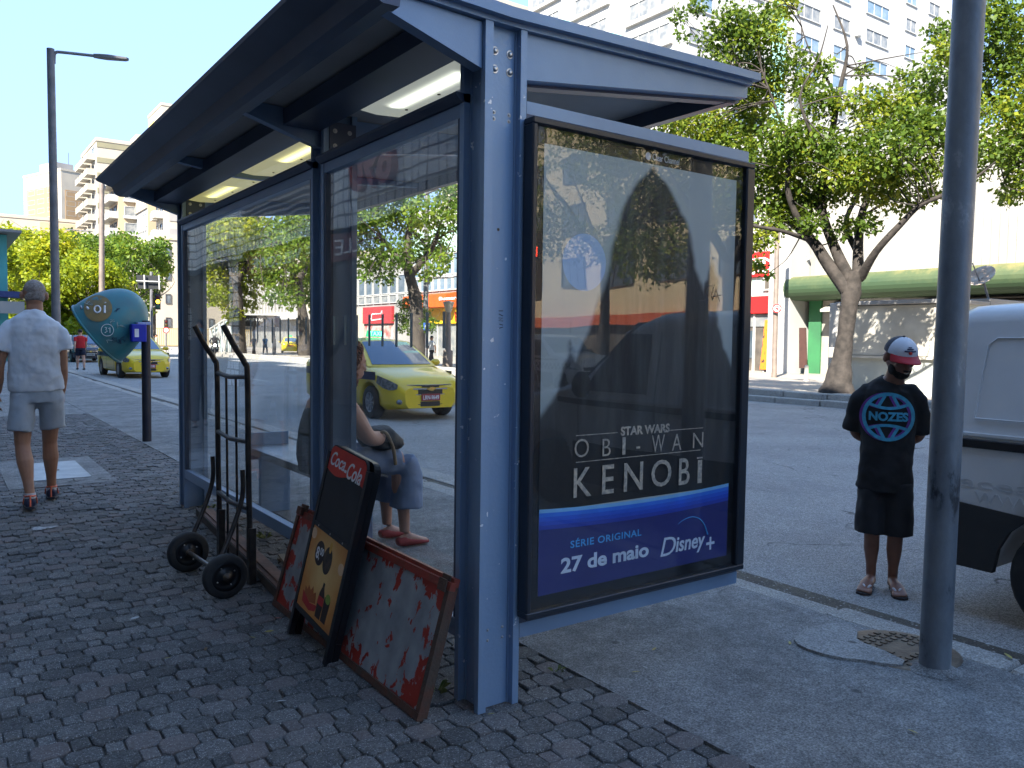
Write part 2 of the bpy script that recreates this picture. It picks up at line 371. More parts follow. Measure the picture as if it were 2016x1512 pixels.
# patch of newer cement with a ragged edge
pp = [(1563,1262),(1580,1247),(1596,1240),(1640,1230),(1668,1232),(1688,1245),(1686,1262),(1700,1270),(1740,1285),(1781,1305),(1776,1314),(1740,1311),(1700,1304),(1660,1300),(1622,1292),(1590,1282),(1570,1272)]
poly = [tuple(at(x, y_, Z=0)[:2]) for x, y_ in pp]
pb = MB(); pb.prism(poly, 'z', -0.002, 0.012); struct(pb.build('cement_patch', M_PATCH))
# lane markings
ln = MB(); M_LINE = mat('road_paint', (0.62, 0.62, 0.58), 0.8, col2=(0.2, 0.2, 0.2), scale=9, lo=0.5, hi=0.75)
for k in range(-8, 40):
    ln.add([(13.3, k*8+2.2, -0.126), (13.45, k*8+2.2, -0.126), (13.45, k*8+5.2, -0.126), (13.3, k*8+5.2, -0.126)], [(0, 1, 2, 3)])
for k in range(-8, 40):
    ln.add([(7.6, k*9+16, -0.126), (7.72, k*9+16, -0.126), (7.72, k*9+19, -0.126), (7.6, k*9+19, -0.126)], [(0, 1, 2, 3)])
struct(ln.build('lane_marking', M_LINE))
# pale concrete strip along the near gutter (seen through the glass)
sheet('gutter_apron', 2.76, 3.05, 2.5, 60, -0.122, M_KERB)
# far side: double kerb, raised strip, sunny pavement
sheet('far_pavement', 16.9, 36, -160, 420, -0.08, M_FARPAV, 0.2)
sheet('planting_strip', 16.95, 18.4, -60, 38, 0.08, M_DIRT, 0.3)
k2 = MB(); g = random.Random(9); y = -60
while y < 130:
    L_ = g.uniform(0.9, 1.3); k2.box((16.1+g.uniform(-.02, .02), y+0.01, -0.2), (16.42, y+L_-0.01, 0.02+g.uniform(-.012, .012)), 0.03)
    k2.box((16.42, y+0.012, -0.2), (17.0, y+L_-0.012, 0.17+g.uniform(-.01, .01)), 0.03); y += L_
struct(k2.build('far_kerb', M_KERB))
# iron access cover beside the grey pole, and a steel inspection plate by the walker
lid = at(1745, 1272, Z=0); t = thing('drain_cover', 'worn brown iron drain cover with raised pads at the foot of the grey pole', 'drain cover', (lid[0], lid[1], 0))
M_IRON = mat('rusty_iron', (0.16, 0.12, 0.09), 0.55, 0.7, col2=(0.25, 0.2, 0.15), scale=14, bump=0.4)
b = MB(); b.lathe([(0.0, 0.004), (0.235, 0.004), (0.25, 0.0), (0.25, -0.01)], (lid[0]+0.02, lid[1]-0.06, 0), n=32)
b.build('lid', M_IRON, t)
b = MB()
for i in range(-4, 5):
    for j in range(-4, 5):
        x, y = i*0.044+(j % 2)*0.022, j*0.042
        if x*x+y*y < 0.205**2 and not (abs(x) < 0.07 and abs(y) < 0.05): b.box((lid[0]+0.02+x-0.014, lid[1]-0.06+y-0.014, 0.004), (lid[0]+0.02+x+0.014, lid[1]-0.06+y+0.014, 0.010), 0.003)
b.build('raised_pads', M_IRON, t)
b = MB(); b.box((lid[0]-0.30, lid[1]+0.13, -0.004), (lid[0]-0.15, lid[1]+0.24, 0.008), 0.01); b.build('hinge', M_IRON, t)
t = thing('inspection_plate', 'pale chequered steel inspection plate set in a cement surround behind the walking man', 'access plate', (-0.64, 6.9, 0))
b = MB(); b.box((-1.12, 5.95, -0.004), (-0.22, 7.85, 0.006), 0.008); b.build('surround', M_CONC, t)
M_STEEL = mat('pale_steel', (0.42, 0.44, 0.45), 0.4, 0.5, col2=(0.3, 0.32, 0.34), scale=5, bump=0.6, bscale=90)
b = MB(); b.box((-0.92, 6.3, 0.007), (-0.40, 7.5, 0.014), 0.004); b.build('plate', M_STEEL, t)
b = MB(); b.box((-0.70, 6.85, 0.015), (-0.62, 6.9, 0.019)); b.build('handle', M_IRON, t)
# dusty white smear and litter
def smear(px, py, r, n, seed):
    g = random.Random(seed); c = at(px, py, Z=0); vs = []
    for i in range(n):
        an = 2*math.pi*i/n; rr = r*g.uniform(0.5, 1.2); vs.append((c[0]+math.cos(an)*rr*1.4, c[1]+math.sin(an)*rr, 0.0035))
    b = MB(); b.add(vs, [tuple(range(n))]); return b
struct(smear(85, 1040, 0.06, 14, 2).build('paint_splash', mat('white_splash', (0.55, 0.57, 0.58), 0.9, col2=(0.2, 0.2, 0.21), scale=40)))
# ================================================================ BUS SHELTER
M_PAINT = mat('shelter_paint', (0.247, 0.358, 0.520), 0.40, 0.3, col2=(0.215, 0.312, 0.461), scale=3, bump=0.05, bscale=120)
M_CHIP = mat('chipped_paint', (0.247, 0.358, 0.520), 0.40, 0.3, col2=(0.806, 0.832, 0.858), scale=22, lo=0.70, hi=0.712, bump=0.12)
M_DARKP = mat('dark_paint', (0.075, 0.10, 0.16), 0.42, 0.2, col2=(0.06, 0.08, 0.125), scale=3)
M_SOFF = mat('soffit_sheet', (0.55, 0.53, 0.51), 0.6, 0.1, col2=(0.40, 0.385, 0.375), scale=2, detail=8)
M_BLACK = mat('black_enamel', (0.012, 0.013, 0.017), 0.3, 0.0)
M_BOLT = mat('bolt_steel', (0.6, 0.6, 0.6), 0.35, 0.9)
M_GLASS = glass_mat('shelter_glass', dirt=0.010, tint=(0.97, 0.98, 0.975))
M_ADGLASS = glass_mat('ad_glass', dirt=0.006, tint=(0.98, 0.985, 0.985), ior=1.5)
sh = thing('bus_shelter', 'blue grey steel bus shelter with glazed wall and advertising case', 'bus shelter', (0.09, 2.2, 0))
def post_poly(x0, y0, x1, y1):
    f, d = 0.028, 0.034; w1 = 0.034
    return [(x0, y0), (x0+w1, y0), (x0+w1, y0+d), (x1-f, y0+d), (x1-f, y0), (x1, y0), (x1, y0+f), (x1-d, y0+f), (x1-d, y1-f), (x1, y1-f), (x1, y1), (x1-f, y1), (x1-f, y1-d), (x0+f, y1-d), (x0+f, y1), (x0, y1), (x0, y1-f), (x0+d, y1-f), (x0+d, y0+f), (x0, y0+f)]
for y0 in (0.0, 1.48, 4.36):
    b = MB(); b.prism(post_poly(0, y0, 0.185, y0+0.17), 'z', 0.0, 2.595); o = b.build('post', M_CHIP if y0 == 0 else M_PAINT, sh)
# post foot dirt collar
def bolt(b, p, n, r):
    n = np.asarray(n, float); p = np.asarray(p, float)
    b.lathe([(0.0, r*0.2), (r*1.5, r*0.2), (r*1.5, 0)], p, n, 12, False); b.lathe([(0, r*1.0), (r*0.55, r*1.0), (r*0.95, r*0.75), (r, r*0.2)], p, n, 12)
    b.lathe([(0, 0.0), (r*0.38, 0.0)], p+n*r*1.02, n, 6)
BOLTS = []
def one_bolt(p, r):
    b = MB(); bolt(b, p, (0, -1, 0), r); b.build('bolt', M_BOLT, sh)
for x in (0.062, 0.130):
    for z, r_ in ((2.455, .0105), (2.39, .0105), (2.235, .005), (2.212, .005), (0.30, .004), (0.26, .004)): one_bolt((x, 0.034, z), r_)
# roof: shallow butterfly
def ztop(x): return 2.60 + (0.035*(x-0.1)/1.4 if x > 0.1 else 0.03*(0.1-x)/0.7)
b = MB(); b.prism([(-0.50, 2.575), (0.1, 2.56), (1.50, 2.612), (1.50, 2.645), (0.1, 2.60), (-0.52, 2.615)], 'y', -0.035, 4.60); b.build('roof_panel', M_PAINT, sh)
b = MB(); b.prism([(-0.44, 2.558), (0.1, 2.543), (1.46, 2.595), (1.46, 2.61), (0.1, 2.558), (-0.44, 2.572)], 'y', 0.06, 4.52); b.build('soffit', M_SOFF, sh)
RP = [(-0.0, 2.376), (-0.416, 2.500), (-0.44, 2.553), (0.0, 2.54), (0.19, 2.542), (1.475, 2.592), (1.475, 2.542), (0.19, 2.372)]
for i, y0 in enumerate((0.0, 1.54, 3.02, 4.47)):
    n_, t_ = ('end_beam', 0.055) if i in (0, 3) else ('roof_rib', 0.05)
    P = RP if i != 2 else [(-0.0, 2.46), (-0.416, 2.52), (-0.44, 2.553), (0.0, 2.54), (0.19, 2.542), (1.475, 2.592), (1.475, 2.562), (0.19, 2.46)]
    if i in (0, 3):
        yy = y0+(0.02 if i == 0 else -0.02)
        for nm, Q in (('end_beam', [RP[0], RP[1], RP[2], (0.0, 2.54)]), ('end_beam', [(0.187, 2.372), (1.475, 2.542), (1.475, 2.592), (0.187, 2.542)])):
            Q = [(p[0]-0.002 if p[0] == 0 else p[0], p[1]) for p in Q]
            b = MB(); b.prism(Q, 'y', yy, yy+t_); b.build(nm, M_PAINT, sh)
    else:
        b = MB(); b.prism(P, 'y', y0, y0+t_); b.build(n_, M_PAINT, sh)
# cap strip along the end-beam top with a fine groove line under it
b = MB(); b.prism([(0.187, 2.544), (1.478, 2.594), (1.478, 2.612), (0.1, 2.566), (-0.44, 2.575), (-0.44, 2.555), (-0.0, 2.544)], 'y', -0.004, 0.05); b.build('edge_trim', M_PAINT, sh)
b = MB(); b.prism([(0.19, 2.362), (1.39, 2.52), (1.39, 2.536), (0.19, 2.378)], 'y', 0.075, 0.13); b.build('inner_flange', M_DARKP, sh)
# front gutter fascia on the pavement side
b = MB(); b.prism([(-0.59, 2.606), (-0.585, 2.590), (-0.475, 2.552), (-0.452, 2.500), (-0.42, 2.486), (-0.36, 2.488), (-0.35, 2.57), (-0.50, 2.602)], 'y', -0.03, 4.56); b.build('gutter_fascia', M_DARKP, sh)
b = MB(); b.prism([(1.40, 2.52), (1.49, 2.535), (1.49, 2.605), (1.40, 2.60)], 'y', 0.08, 4.56); b.build('street_fascia', M_DARKP, sh)
b = MB(); b.box((-0.19, 0.08, 2.455), (0.0, 1.53, 2.535)); b.box((-0.19, 1.60, 2.455), (0.0, 4.46, 2.535)); b.build('lamp_trough', M_DARKP, sh)
# diffuser trays with the tubes glowing inside
def diffuser(name, t0, t1, col, es):
    m, nt, bs, out = nodes(name); L = nt.links; N = nt.nodes.new
    tc = N('ShaderNodeTexCoord'); sp_ = N('ShaderNodeSeparateXYZ'); L.new(tc.outputs['Object'], sp_.inputs[0])
    def mth(op, a, b_=None):
        n_ = N('ShaderNodeMath'); n_.operation = op
        for i, v in enumerate((a, b_)):
            if v is None: continue
            if isinstance(v, (int, float)): n_.inputs[i].default_value = v
            else: L.new(v, n_.inputs[i])
        return n_.outputs[0]
    def bell(src, c, w_): d_ = mth('DIVIDE', mth('SUBTRACT', src, c), w_); return mth('POWER', 2.718, mth('MULTIPLY', mth('MULTIPLY', d_, d_), -1.0))
    gy = mth('MULTIPLY', mth('MULTIPLY', mth('SUBTRACT', sp_.outputs['Y'], t0), mth('SUBTRACT', t1, sp_.outputs['Y'])), 40.0); n_ = N('ShaderNodeClamp'); L.new(gy, n_.inputs[0])
    g_ = mth('ADD', mth('MULTIPLY', mth('MULTIPLY', bell(sp_.outputs['X'], 0.045, 0.035), n_.outputs[0]), es), 0.035)
    bs.inputs['Base Color'].default_value = (0.55, 0.56, 0.56, 1); bs.inputs['Roughness'].default_value = 0.25; bs.inputs['Emission Color'].default_value = (*col, 1); L.new(g_, bs.inputs['Emission Strength']); MATS[name] = m; return m
for y0, y1, t0, t1, cl_, es_ in ((0.22, 1.12, 0.33, 0.98, (0.92, 0.97, 0.80), 0.30), (1.66, 2.95, 1.75, 2.45, (1.0, 0.92, 0.35), 0.30), (3.09, 4.30, 3.45, 4.05, (1.0, 0.92, 0.30), 0.28)):
    c0_, c1_ = t0-2.2, t1-2.2
    b = MB(); b.prism([(0.01, 2.50), (0.03, 2.478), (0.12, 2.470), (0.24, 2.478), (0.26, 2.50), (0.26, 2.52), (0.01, 2.52)], 'y', y0, y1)
    d_ = diffuser('lamp_diffuser_%d' % int(y0*10), c0_, c1_, cl_, es_)
    b.v = b.v; o = b.build('lamp_diffuser', d_, sh)
    for yy in (y0+0.12, (y0+y1)/2, y1-0.15):
        b = MB(); b.lathe([(0, 0.004), (0.008, 0.003), (0.008, 0)], (0.2, yy, 2.475), (0, 0, -1), 8); b.build('screw', M_BLACK, sh)
# bracket plates with bolts on the faces of the mid and far posts
for y0 in (1.48, 4.36):
    b = MB(); b.box((0.03, y0-0.006, 2.34), (0.175, y0-0.0005, 2.50)); b.build('bracket_plate', M_DARKP, sh)
    for x in (0.06, 0.14):
        for z in (2.38, 2.455): one_bolt((x, y0-0.006, z), 0.008)
# glazing
for y0, y1 in ((0.172, 1.478), (1.652, 2.962), (2.970, 4.358)):
    b = MB(); b.box((0.018, y0, 0.30), (0.026, y1, 2.26)); b.build('glass_pane', M_GLASS, sh)
for y0, y1 in ((0.172, 1.478), (1.652, 4.358)):
    b = MB(); b.box((0.002, y0, 0.245), (0.05, y1, 0.318), 0.004); b.build('lower_rail', M_PAINT, sh)
    b = MB(); b.box((0.002, y0, 2.235), (0.05, y1, 2.285), 0.003); b.build('upper_rail', M_PAINT, sh)
    b = MB(); b.prism([(-0.035, 2.318), (-0.035, 2.305), (-0.01, 2.286), (0.06, 2.286), (0.06, 2.318)], 'y', y0-0.03, y1+0.03); b.build('rail_cap', M_DARKP, sh)
for y0, y1 in ((0.172, 0.19), (1.46, 1.478), (1.652, 1.672), (4.33, 4.358)):
    b = MB(); b.box((0.004, y0, 0.319), (0.045, y1, 2.234)); b.build('glazing_bead', M_DARKP, sh)
# safety stripes printed on the near and middle panes
M_STRIPE = mat('frosted_stripe', (0.50, 0.56, 0.55), 0.7)
for k in range(9):
    for y0 in ((0.29, 1.75) if k < 8 else (0.29,)):
        b = MB(); b.box((0.0168, y0+k*0.135, 1.365), (0.0178, y0+0.022+k*0.135, 1.51)); b.build('pane_stripe', M_STRIPE, sh)
# small notice with yellow print near the far post, and bench
M_PERF = mat('bench_steel', (0.30, 0.31, 0.32), 0.35, 0.85, col2=(0.22, 0.225, 0.235), scale=8, bump=0.35, bscale=150)
b = MB(); b.prism([(0.40, 0.462), (0.412, 0.512), (0.43, 0.52), (0.74, 0.52), (0.77, 0.505), (0.77, 0.49), (0.74, 0.504), (0.44, 0.504), (0.425, 0.458)], 'y', 2.26, 4.06); o = b.build('bench_seat', M_PERF, sh)
for y0 in (2.34, 3.86):
    b = MB(); b.box((0.46, y0, -0.001), (0.70, y0+0.06, 0.503), 0.004); b.build('bench_leg', M_PAINT, sh)
b = MB(); b.box((0.40, 4.062, 0.40), (0.76, 4.074, 0.62), 0.004); b.build('bench_end_panel', M_PAINT, sh)
# ---------------- advertising case at the near end
b = MB(); b.box((0.187, 0.0, 0.255), (1.473, 0.16, 0.311)); b.build('case_beam', M_PAINT, sh)
b = MB(); b.box((0.187, 0.0, 2.244), (1.473, 0.16, 2.29)); b.build('case_beam', M_PAINT, sh)
b = MB(); b.box((0.187, 0.0, 0.3115), (1.470, 0.16, 2.2435)); ad = b.build('advert_case', M_DARKP, sh)
ad['_base'] = sh['_base']
fb = 0.032
M_FRAME = mat('frame_enamel', (0.022, 0.028, 0.04), 0.35)
for (x0, x1, z0, z1) in ((0.172, 1.449, 2.198, 2.222), (0.172, 1.449, 0.342, 0.366)):
    b = MB(); b.box((x0, -0.062, z0), (x1, -0.001, z1), 0.006); b.build('door_frame', M_FRAME, ad)
for (x0, x1) in ((0.172, 0.198), (1.392, 1.449)):
    b = MB(); b.box((x0, -0.0615, 0.3665), (x1, -0.001, 2.1975), 0.006); b.build('door_frame', M_FRAME, ad)
b = MB(); b.box((0.1985, -0.03, 0.3665), (1.3915, -0.026, 2.1975))
b.build('black_border', M_BLACK, ad)
AX0, AX1, AZ0, AZ1 = 0.247, 1.352, 0.415, 2.138
YP = -0.031
# the paper: plain pale ground, a generic dark mountain, pale discs, a blue band and a navy foot
def ad_poly(pts, y, m, name='poster_print'):
    b = MB(); b.prism(pts, 'y', y, y+0.0004); return b.build(name, m, ad)
def U(u, v): return (AX0+(AX1-AX0)*u, AZ0+(AZ1-AZ0)*v)
M_PAPER = mat('poster_paper', (0.58, 0.63, 0.60), 0.6, col2=(0.50, 0.55, 0.53), scale=1.5)
ad_poly([U(0, 0), U(1, 0), U(1, 1), U(0, 1)], YP-0.0005, M_PAPER, 'poster_sheet')
M_MTN = mat('poster_dark', (0.018, 0.024, 0.03), 0.6, col2=(0.045, 0.055, 0.06), scale=3, detail=8)
M_MTN2 = mat('poster_dark_ridge', (0.05, 0.06, 0.065), 0.6, col2=(0.03, 0.036, 0.04), scale=5)
# the printed picture: a soft dark peak on a pale ground
def poster_mat():
    m, nt, bs, out = nodes('poster_picture'); L = nt.links; N = nt.nodes.new
    tc = N('ShaderNodeTexCoord'); sp_ = N('ShaderNodeSeparateXYZ'); L.new(tc.outputs['Object'], sp_.inputs[0])
    def mp(src, a, b_, c=0.0, d=1.0, it='LINEAR'):
        n_ = N('ShaderNodeMapRange'); n_.interpolation_type = it; n_.inputs[1].default_value = a; n_.inputs[2].default_value = b_; n_.inputs[3].default_value = c; n_.inputs[4].default_value = d; L.new(src, n_.inputs[0]); return n_.outputs[0]
    def mt_(op, a, b_=None):
        n_ = N('ShaderNodeMath'); n_.operation = op
        for i, v in enumerate((a, b_)):
            if v is None: continue
            if isinstance(v, (int, float)): n_.inputs[i].default_value = v
            else: L.new(v, n_.inputs[i])
        return n_.outputs[0]
    u = mp(sp_.outputs['X'], AX0-.09, AX1-.09); v = mp(sp_.outputs['Z'], AZ0, AZ1)
    cr = N('ShaderNodeValToRGB'); cr.color_ramp.interpolation = 'B_SPLINE'; L.new(v, cr.inputs[0]); e = cr.color_ramp.elements
    e[0].position = .18; e[0].color = (.95,)*3+(1,); e[1].position = .995; e[1].color = (0, 0, 0, 1)
    for p_, w_ in ((.32, .72), (.45, .50), (.57, .37), (.68, .285), (.78, .225), (.88, .175), (.95, .10)): q = e.new(p_); q.color = (w_,)*3+(1,)
    nz = N('ShaderNodeTexNoise'); nz.inputs['Scale'].default_value = 5; nz.inputs['Detail'].default_value = 4; L.new(tc.outputs['Object'], nz.inputs[0])
    c_ = mp(v, .2, 1.0, .60, .52); d_ = mt_('ABSOLUTE', mt_('SUBTRACT', u, c_)); d2 = mt_('ADD', mt_('SUBTRACT', d_, cr.outputs[0]), mt_('MULTIPLY', mt_('SUBTRACT', nz.outputs['Fac'], .5), .07))
    wob = mt_('MULTIPLY', mt_('SUBTRACT', nz.outputs['Fac'], .5), .16)
    def peak(cu, top, k): return mt_('ADD', mt_('SUBTRACT', mt_('ABSOLUTE', mt_('SUBTRACT', u, cu)), mt_('MULTIPLY', mt_('SUBTRACT', top, v), k)), wob)
    d2 = mt_('MINIMUM', mt_('MINIMUM', d2, peak(.86, .80, .42)), peak(.13, .585, .55))
    mask = mp(d2, -.022, .016, 1, 0, 'SMOOTHSTEP')
    st = N('ShaderNodeTexNoise'); st.inputs['Scale'].default_value = 1.0; st.inputs['Detail'].default_value = 8; st.inputs['Roughness'].default_value = .6; mpp = N('ShaderNodeMapping'); mpp.inputs['Scale'].default_value = (17, 1, 2.2); L.new(tc.outputs['Object'], mpp.inputs[0]); L.new(mpp.outputs[0], st.inputs[0])
    dk = N('ShaderNodeValToRGB'); dk.color_ramp.elements[0].position = .42; dk.color_ramp.elements[0].color = (.006, .009, .013, 1); dk.color_ramp.elements[1].position = .78; dk.color_ramp.elements[1].color = (.07, .08, .082, 1); L.new(st.outputs['Fac'], dk.inputs[0])
    lg = N('ShaderNodeValToRGB'); lg.color_ramp.elements[0].position = .25; lg.color_ramp.elements[0].color = (.36, .41, .41, 1); lg.color_ramp.elements[1].position = .9; lg.color_ramp.elements[1].color = (.50, .54, .51, 1); L.new(v, lg.inputs[0])
    lo_ = mp(v, .27, .47, 1, 0, 'SMOOTHSTEP'); mx0 = N('ShaderNodeMix'); mx0.data_type = 'RGBA'; L.new(lo_, mx0.inputs[0]); L.new(lg.outputs[0], mx0.inputs[6]); mx0.inputs[7].default_value = (.012, .015, .02, 1)
    mx1 = N('ShaderNodeMix'); mx1.data_type = 'RGBA'; L.new(mp(v, .27, .42), mx1.inputs[0]); mx1.inputs[6].default_value = (.009, .011, .015, 1); L.new(dk.outputs[0], mx1.inputs[7])
    mx = N('ShaderNodeMix'); mx.data_type = 'RGBA'; L.new(mask, mx.inputs[0]); L.new(mx0.outputs[2], mx.inputs[6]); L.new(mx1.outputs[2], mx.inputs[7]); L.new(mx.outputs[2], bs.inputs['Base Color']); bs.inputs['Roughness'].default_value = .6; return m
ad_poly([U(0, .19), U(1, .19), U(1, 1), U(0, 1)], YP-0.0010, poster_mat(), 'poster_picture')
M_DISC = mat('poster_disc', (0.50, 0.66, 0.86), 0.6, col2=(0.45, 0.6, 0.8), scale=3)
def disc(cu, cv, r, m, y):
    c = U(cu, cv); ad_poly([(c[0]+math.cos(a*math.pi/24)*r, c[1]+math.sin(a*math.pi/24)*r) for a in range(48)], y, m)
disc(.188, .751, .112, M_DISC, YP-0.0016); disc(.145, .882, .045, mat('poster_small_disc', (0.52, 0.58, 0.57), 0.6), YP-0.0016)
sag = lambda v0: [U(i/24, v0-.040*(i/24)*(1-i/24)) for i in range(25)]
M_NAVY = mat('poster_navy', (0.016, 0.024, 0.17), 0.55, col2=(0.022, 0.034, 0.21), scale=2)
ad_poly([U(0, 0), U(1, 0)]+sag(.155)[::-1], YP-0.0034, M_NAVY)
for k, c in enumerate(((0.02, 0.06, 0.48), (0.015, 0.09, 0.66), (0.02, 0.13, 0.80), (0.03, 0.22, 0.92), (0.25, 0.6, 1.0))):
    a0 = .150+k*.0095; ad_poly(sag(a0)+sag(.1945-.0 if k < 4 else .1965)[::-1], YP-0.0037-k*0.0003, mat('poster_blue_%d' % k, c, 0.55))
M_GOLD = mat('poster_letter', (0.72, 0.62, 0.48), 0.6, col2=(0.36, 0.33, 0.30), scale=70, detail=3)
M_LIGHT = mat('poster_pale', (0.75, 0.85, 1.0), 0.6); M_CYAN = mat('poster_cyan', (0.09, 0.50, 1.0), 0.6); M_WHITE = mat('white_print', (0.8, 0.82, 0.85), 0.6)
def ad_text(s, u0, u1, v0, v1, m, **k):
    p, q = U(u0, v0), U(u1, v1)
    return text_mb(s, (p[0], q[0], p[1], q[1]), (0, YP-0.0058, 0), (1, 0, 0), (0, 0, 1), 0.0006, **k).build('poster_lettering', m, ad)
def ad_box(s, x0, x1, yt, yb, m, **k):
    """lettering on the paper; box given by its left edge and its width as measured on the sheet"""
    p, q, r_ = at(x0, yb, Y=YP), at(x0, yt, Y=YP), at(x1, yb, Y=YP)
    return text_mb(s, (p[0], r_[0], p[2], q[2]), (0, YP-0.0058, 0), (1, 0, 0), (0, 0, 1), 0.0006, **k).build('poster_lettering', m, ad)
ad_box('STAR WARS', 1220, 1316, 840, 858, M_GOLD, bold=0.035)
for c_ in (('O', 1129, 1157, 865, 901), ('B', 1184, 1200, 864, 898), ('I', 1223, 1229, 861, 895), ('-', 1251, 1258, 879, 883), ('W', 1281, 1306, 857, 891), ('A', 1321, 1339, 855, 887), ('N', 1362, 1382, 852, 882)): ad_box(*c_, M_GOLD, bold=-0.008)
for c_ in (('K', 1127, 1162, 922, 980), ('E', 1183, 1206, 916, 973), ('N', 1226, 1263, 912, 968), ('O', 1280, 1319, 907, 960), ('B', 1334, 1355, 903, 955), ('I', 1371, 1379, 906, 951)): ad_box(*c_, M_GOLD, bold=0.006)
ad_box('-', 1370, 1381, 900, 903, M_GOLD)
for (xa, ya), (xb, yb) in (((1132, 857.5), (1214, 854)), ((1316, 847), (1382, 843)), ((1132, 910), (1377, 891))):
    p, q = at(xa, ya, Y=YP), at(xb, yb, Y=YP); b = MB(); b.box((p[0], YP-0.0062, p[2]-0.0015), (q[0], YP-0.0058, p[2]+0.0015)); b.build('poster_rule', M_GOLD, ad)
ad_box('SÉRIE ORIGINAL', 1121, 1260, 1061, 1079, M_CYAN, bold=0.015, spacing=1.1)
ad_box('27 de maio', 1102, 1274, 1099, 1130, M_LIGHT, bold=0.03)
ad_box('D', 1298, 1328, 1060, 1096, M_LIGHT, shear=0.25); ad_box('isney', 1328, 1385, 1058, 1096, M_LIGHT, shear=0.15, bold=0.02); ad_box('+', 1388, 1404, 1058, 1083, M_LIGHT, bold=0.01)
pts = [at(x, y, Y=YP-0.006) for x, y in smooth_path([(1335, 1032), (1345, 1024), (1360, 1018), (1375, 1020), (1386, 1032), (1393, 1052)], 5)]
b = MB(); b.tube(pts, [0.0006+0.003*(i/(len(pts)-1)) for i in range(len(pts))], 6); b.build('poster_arc', M_CYAN, ad)
# case maker's name on the top border, and scribble on the glass
p0, p1 = at(1281, 305, Y=-0.033), at(1326, 322, Y=-0.033)
text_mb('Clear Channel', (0.815, 0.975, 2.155, 2.183), (0, YP-0.001, 0), (1, 0, 0), (0, 0, 1), 0.0006, bold=0.01).build('case_lettering', M_WHITE, ad)
b = MB(); b.lathe([(0.0, 0), (0.016, 0)], (0.79, YP-0.001, 2.168), (0, -1, 0), 20); b.build('case_emblem', M_WHITE, ad)
b = MB(); b.box((0.1985, -0.046, 0.3665), (1.3915, -0.041, 2.1975)); b.build('case_glass', M_ADGLASS, ad)
b = MB()
for st in ([(1375,592),(1388,590),(1394,583),(1388,575),(1392,566),(1397,562)], [(1398,563),(1407,560),(1400,582),(1404,590)], [(1402,592),(1410,570),(1417,594)], [(1404,584),(1420,581)]):
    b.tube([at(x, y, Y=-0.0465) for x, y in st], 0.0016, 5)
b.build('scribble', M_BLACK, ad)

# scratched tag and a spare hole on the near post
for st in ([(982,612),(990,612)],[(982,618),(990,622)],[(982,626),(990,626),(982,631),(990,632)],[(983,638),(990,640)],[(983,646),(990,644)]):
    b = MB(); b.tube([at(x, y, Y=0.0335) for x, y in st], 0.0015, 5); b.build('scratch', M_BLACK, sh)
b = MB(); b.lathe([(0, 0.0), (0.006, 0.0)], at(981, 452, Y=0.0338), (0, -1, 0), 12); b.build('bolt_hole', M_BLACK, sh)
# ================================================================ BUILDINGS
M_IVORY = mat('ivory_render', (0.422, 0.374, 0.299), 0.85, col2=(0.367, 0.326, 0.265), scale=0.25, detail=8)
M_PEACH = mat('peach_render', (0.422, 0.320, 0.204), 0.85, col2=(0.374, 0.286, 0.190), scale=0.3, detail=8)
M_OCHRE = mat('ochre_panel', (0.354, 0.231, 0.116), 0.85, col2=(0.313, 0.204, 0.109), scale=0.5)
M_WHITEW = mat('white_render', (0.422, 0.415, 0.398), 0.85, col2=(0.354, 0.347, 0.330), scale=0.35, detail=9)
M_GREYW = mat('grey_render', (0.286, 0.279, 0.272), 0.85, col2=(0.231, 0.224, 0.218), scale=0.4, detail=8)
M_MINT = mat('mint_tile', (0.33, 0.58, 0.50), 0.6, col2=(0.28, 0.50, 0.43), scale=2)
M_OLIVE = mat('olive_band', (0.231, 0.211, 0.129), 0.85, col2=(0.190, 0.177, 0.116), scale=0.5)
M_PANE = mat('window_pane', (0.05, 0.07, 0.09), 0.08, spec=0.9, col2=(0.12, 0.14, 0.16), scale=0.7)
M_PANEB = mat('window_pane_blue', (0.10, 0.17, 0.25), 0.08, spec=0.9, col2=(0.2, 0.26, 0.3), scale=0.9)
M_CURT = mat('curtained_pane', (0.258, 0.258, 0.245), 0.3, col2=(0.136, 0.150, 0.163), scale=1.5)
M_FRAMEW = mat('window_frame_white', (0.476, 0.476, 0.462), 0.5)
M_FRAMED = mat('window_frame_dark', (0.08, 0.08, 0.085), 0.5)
M_CONCB = mat('balcony_concrete', (0.408, 0.388, 0.340), 0.85, col2=(0.340, 0.320, 0.272), scale=1)
M_BALG = mat('balcony_glass', (0.45, 0.55, 0.58), 0.2, col2=(0.38, 0.48, 0.5), scale=1)
M_ACW = mat('air_conditioner_case', (0.6, 0.6, 0.57), 0.6, col2=(0.45, 0.45, 0.43), scale=3)
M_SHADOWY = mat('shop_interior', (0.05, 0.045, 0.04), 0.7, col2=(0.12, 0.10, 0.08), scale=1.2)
_wc = {}
def win_mesh(w, h, nm, fm, pm, t=0.08, dep=0.14):
    """window: outward is -Y in its own space; frame stands 3 cm proud, pane sits back in the frame"""
    k = (round(w, 2), round(h, 2), nm, fm.name, pm.name)
    if k in _wc: return _wc[k]
    b = MB(); b.cur = 0
    for x0, x1, z0, z1 in ((0, w, 0, t), (0, w, h-t, h), (0, t, t, h-t), (w-t, w, t, h-t)): b.box((x0, -dep, z0), (x1, 0.02, z1))
    for i in range(1, nm): b.box((w*i/nm-t*0.35, -dep*0.7, t), (w*i/nm+t*0.35, 0.02, h-t))
    b.cur = 1; b.box((t*0.9, -0.05, t*0.9), (w-t*0.9, 0.015, h-t*0.9))
    o = b.build('window', [fm, pm]); me = o.data; bpy.data.objects.remove(o); _wc[k] = me; return me
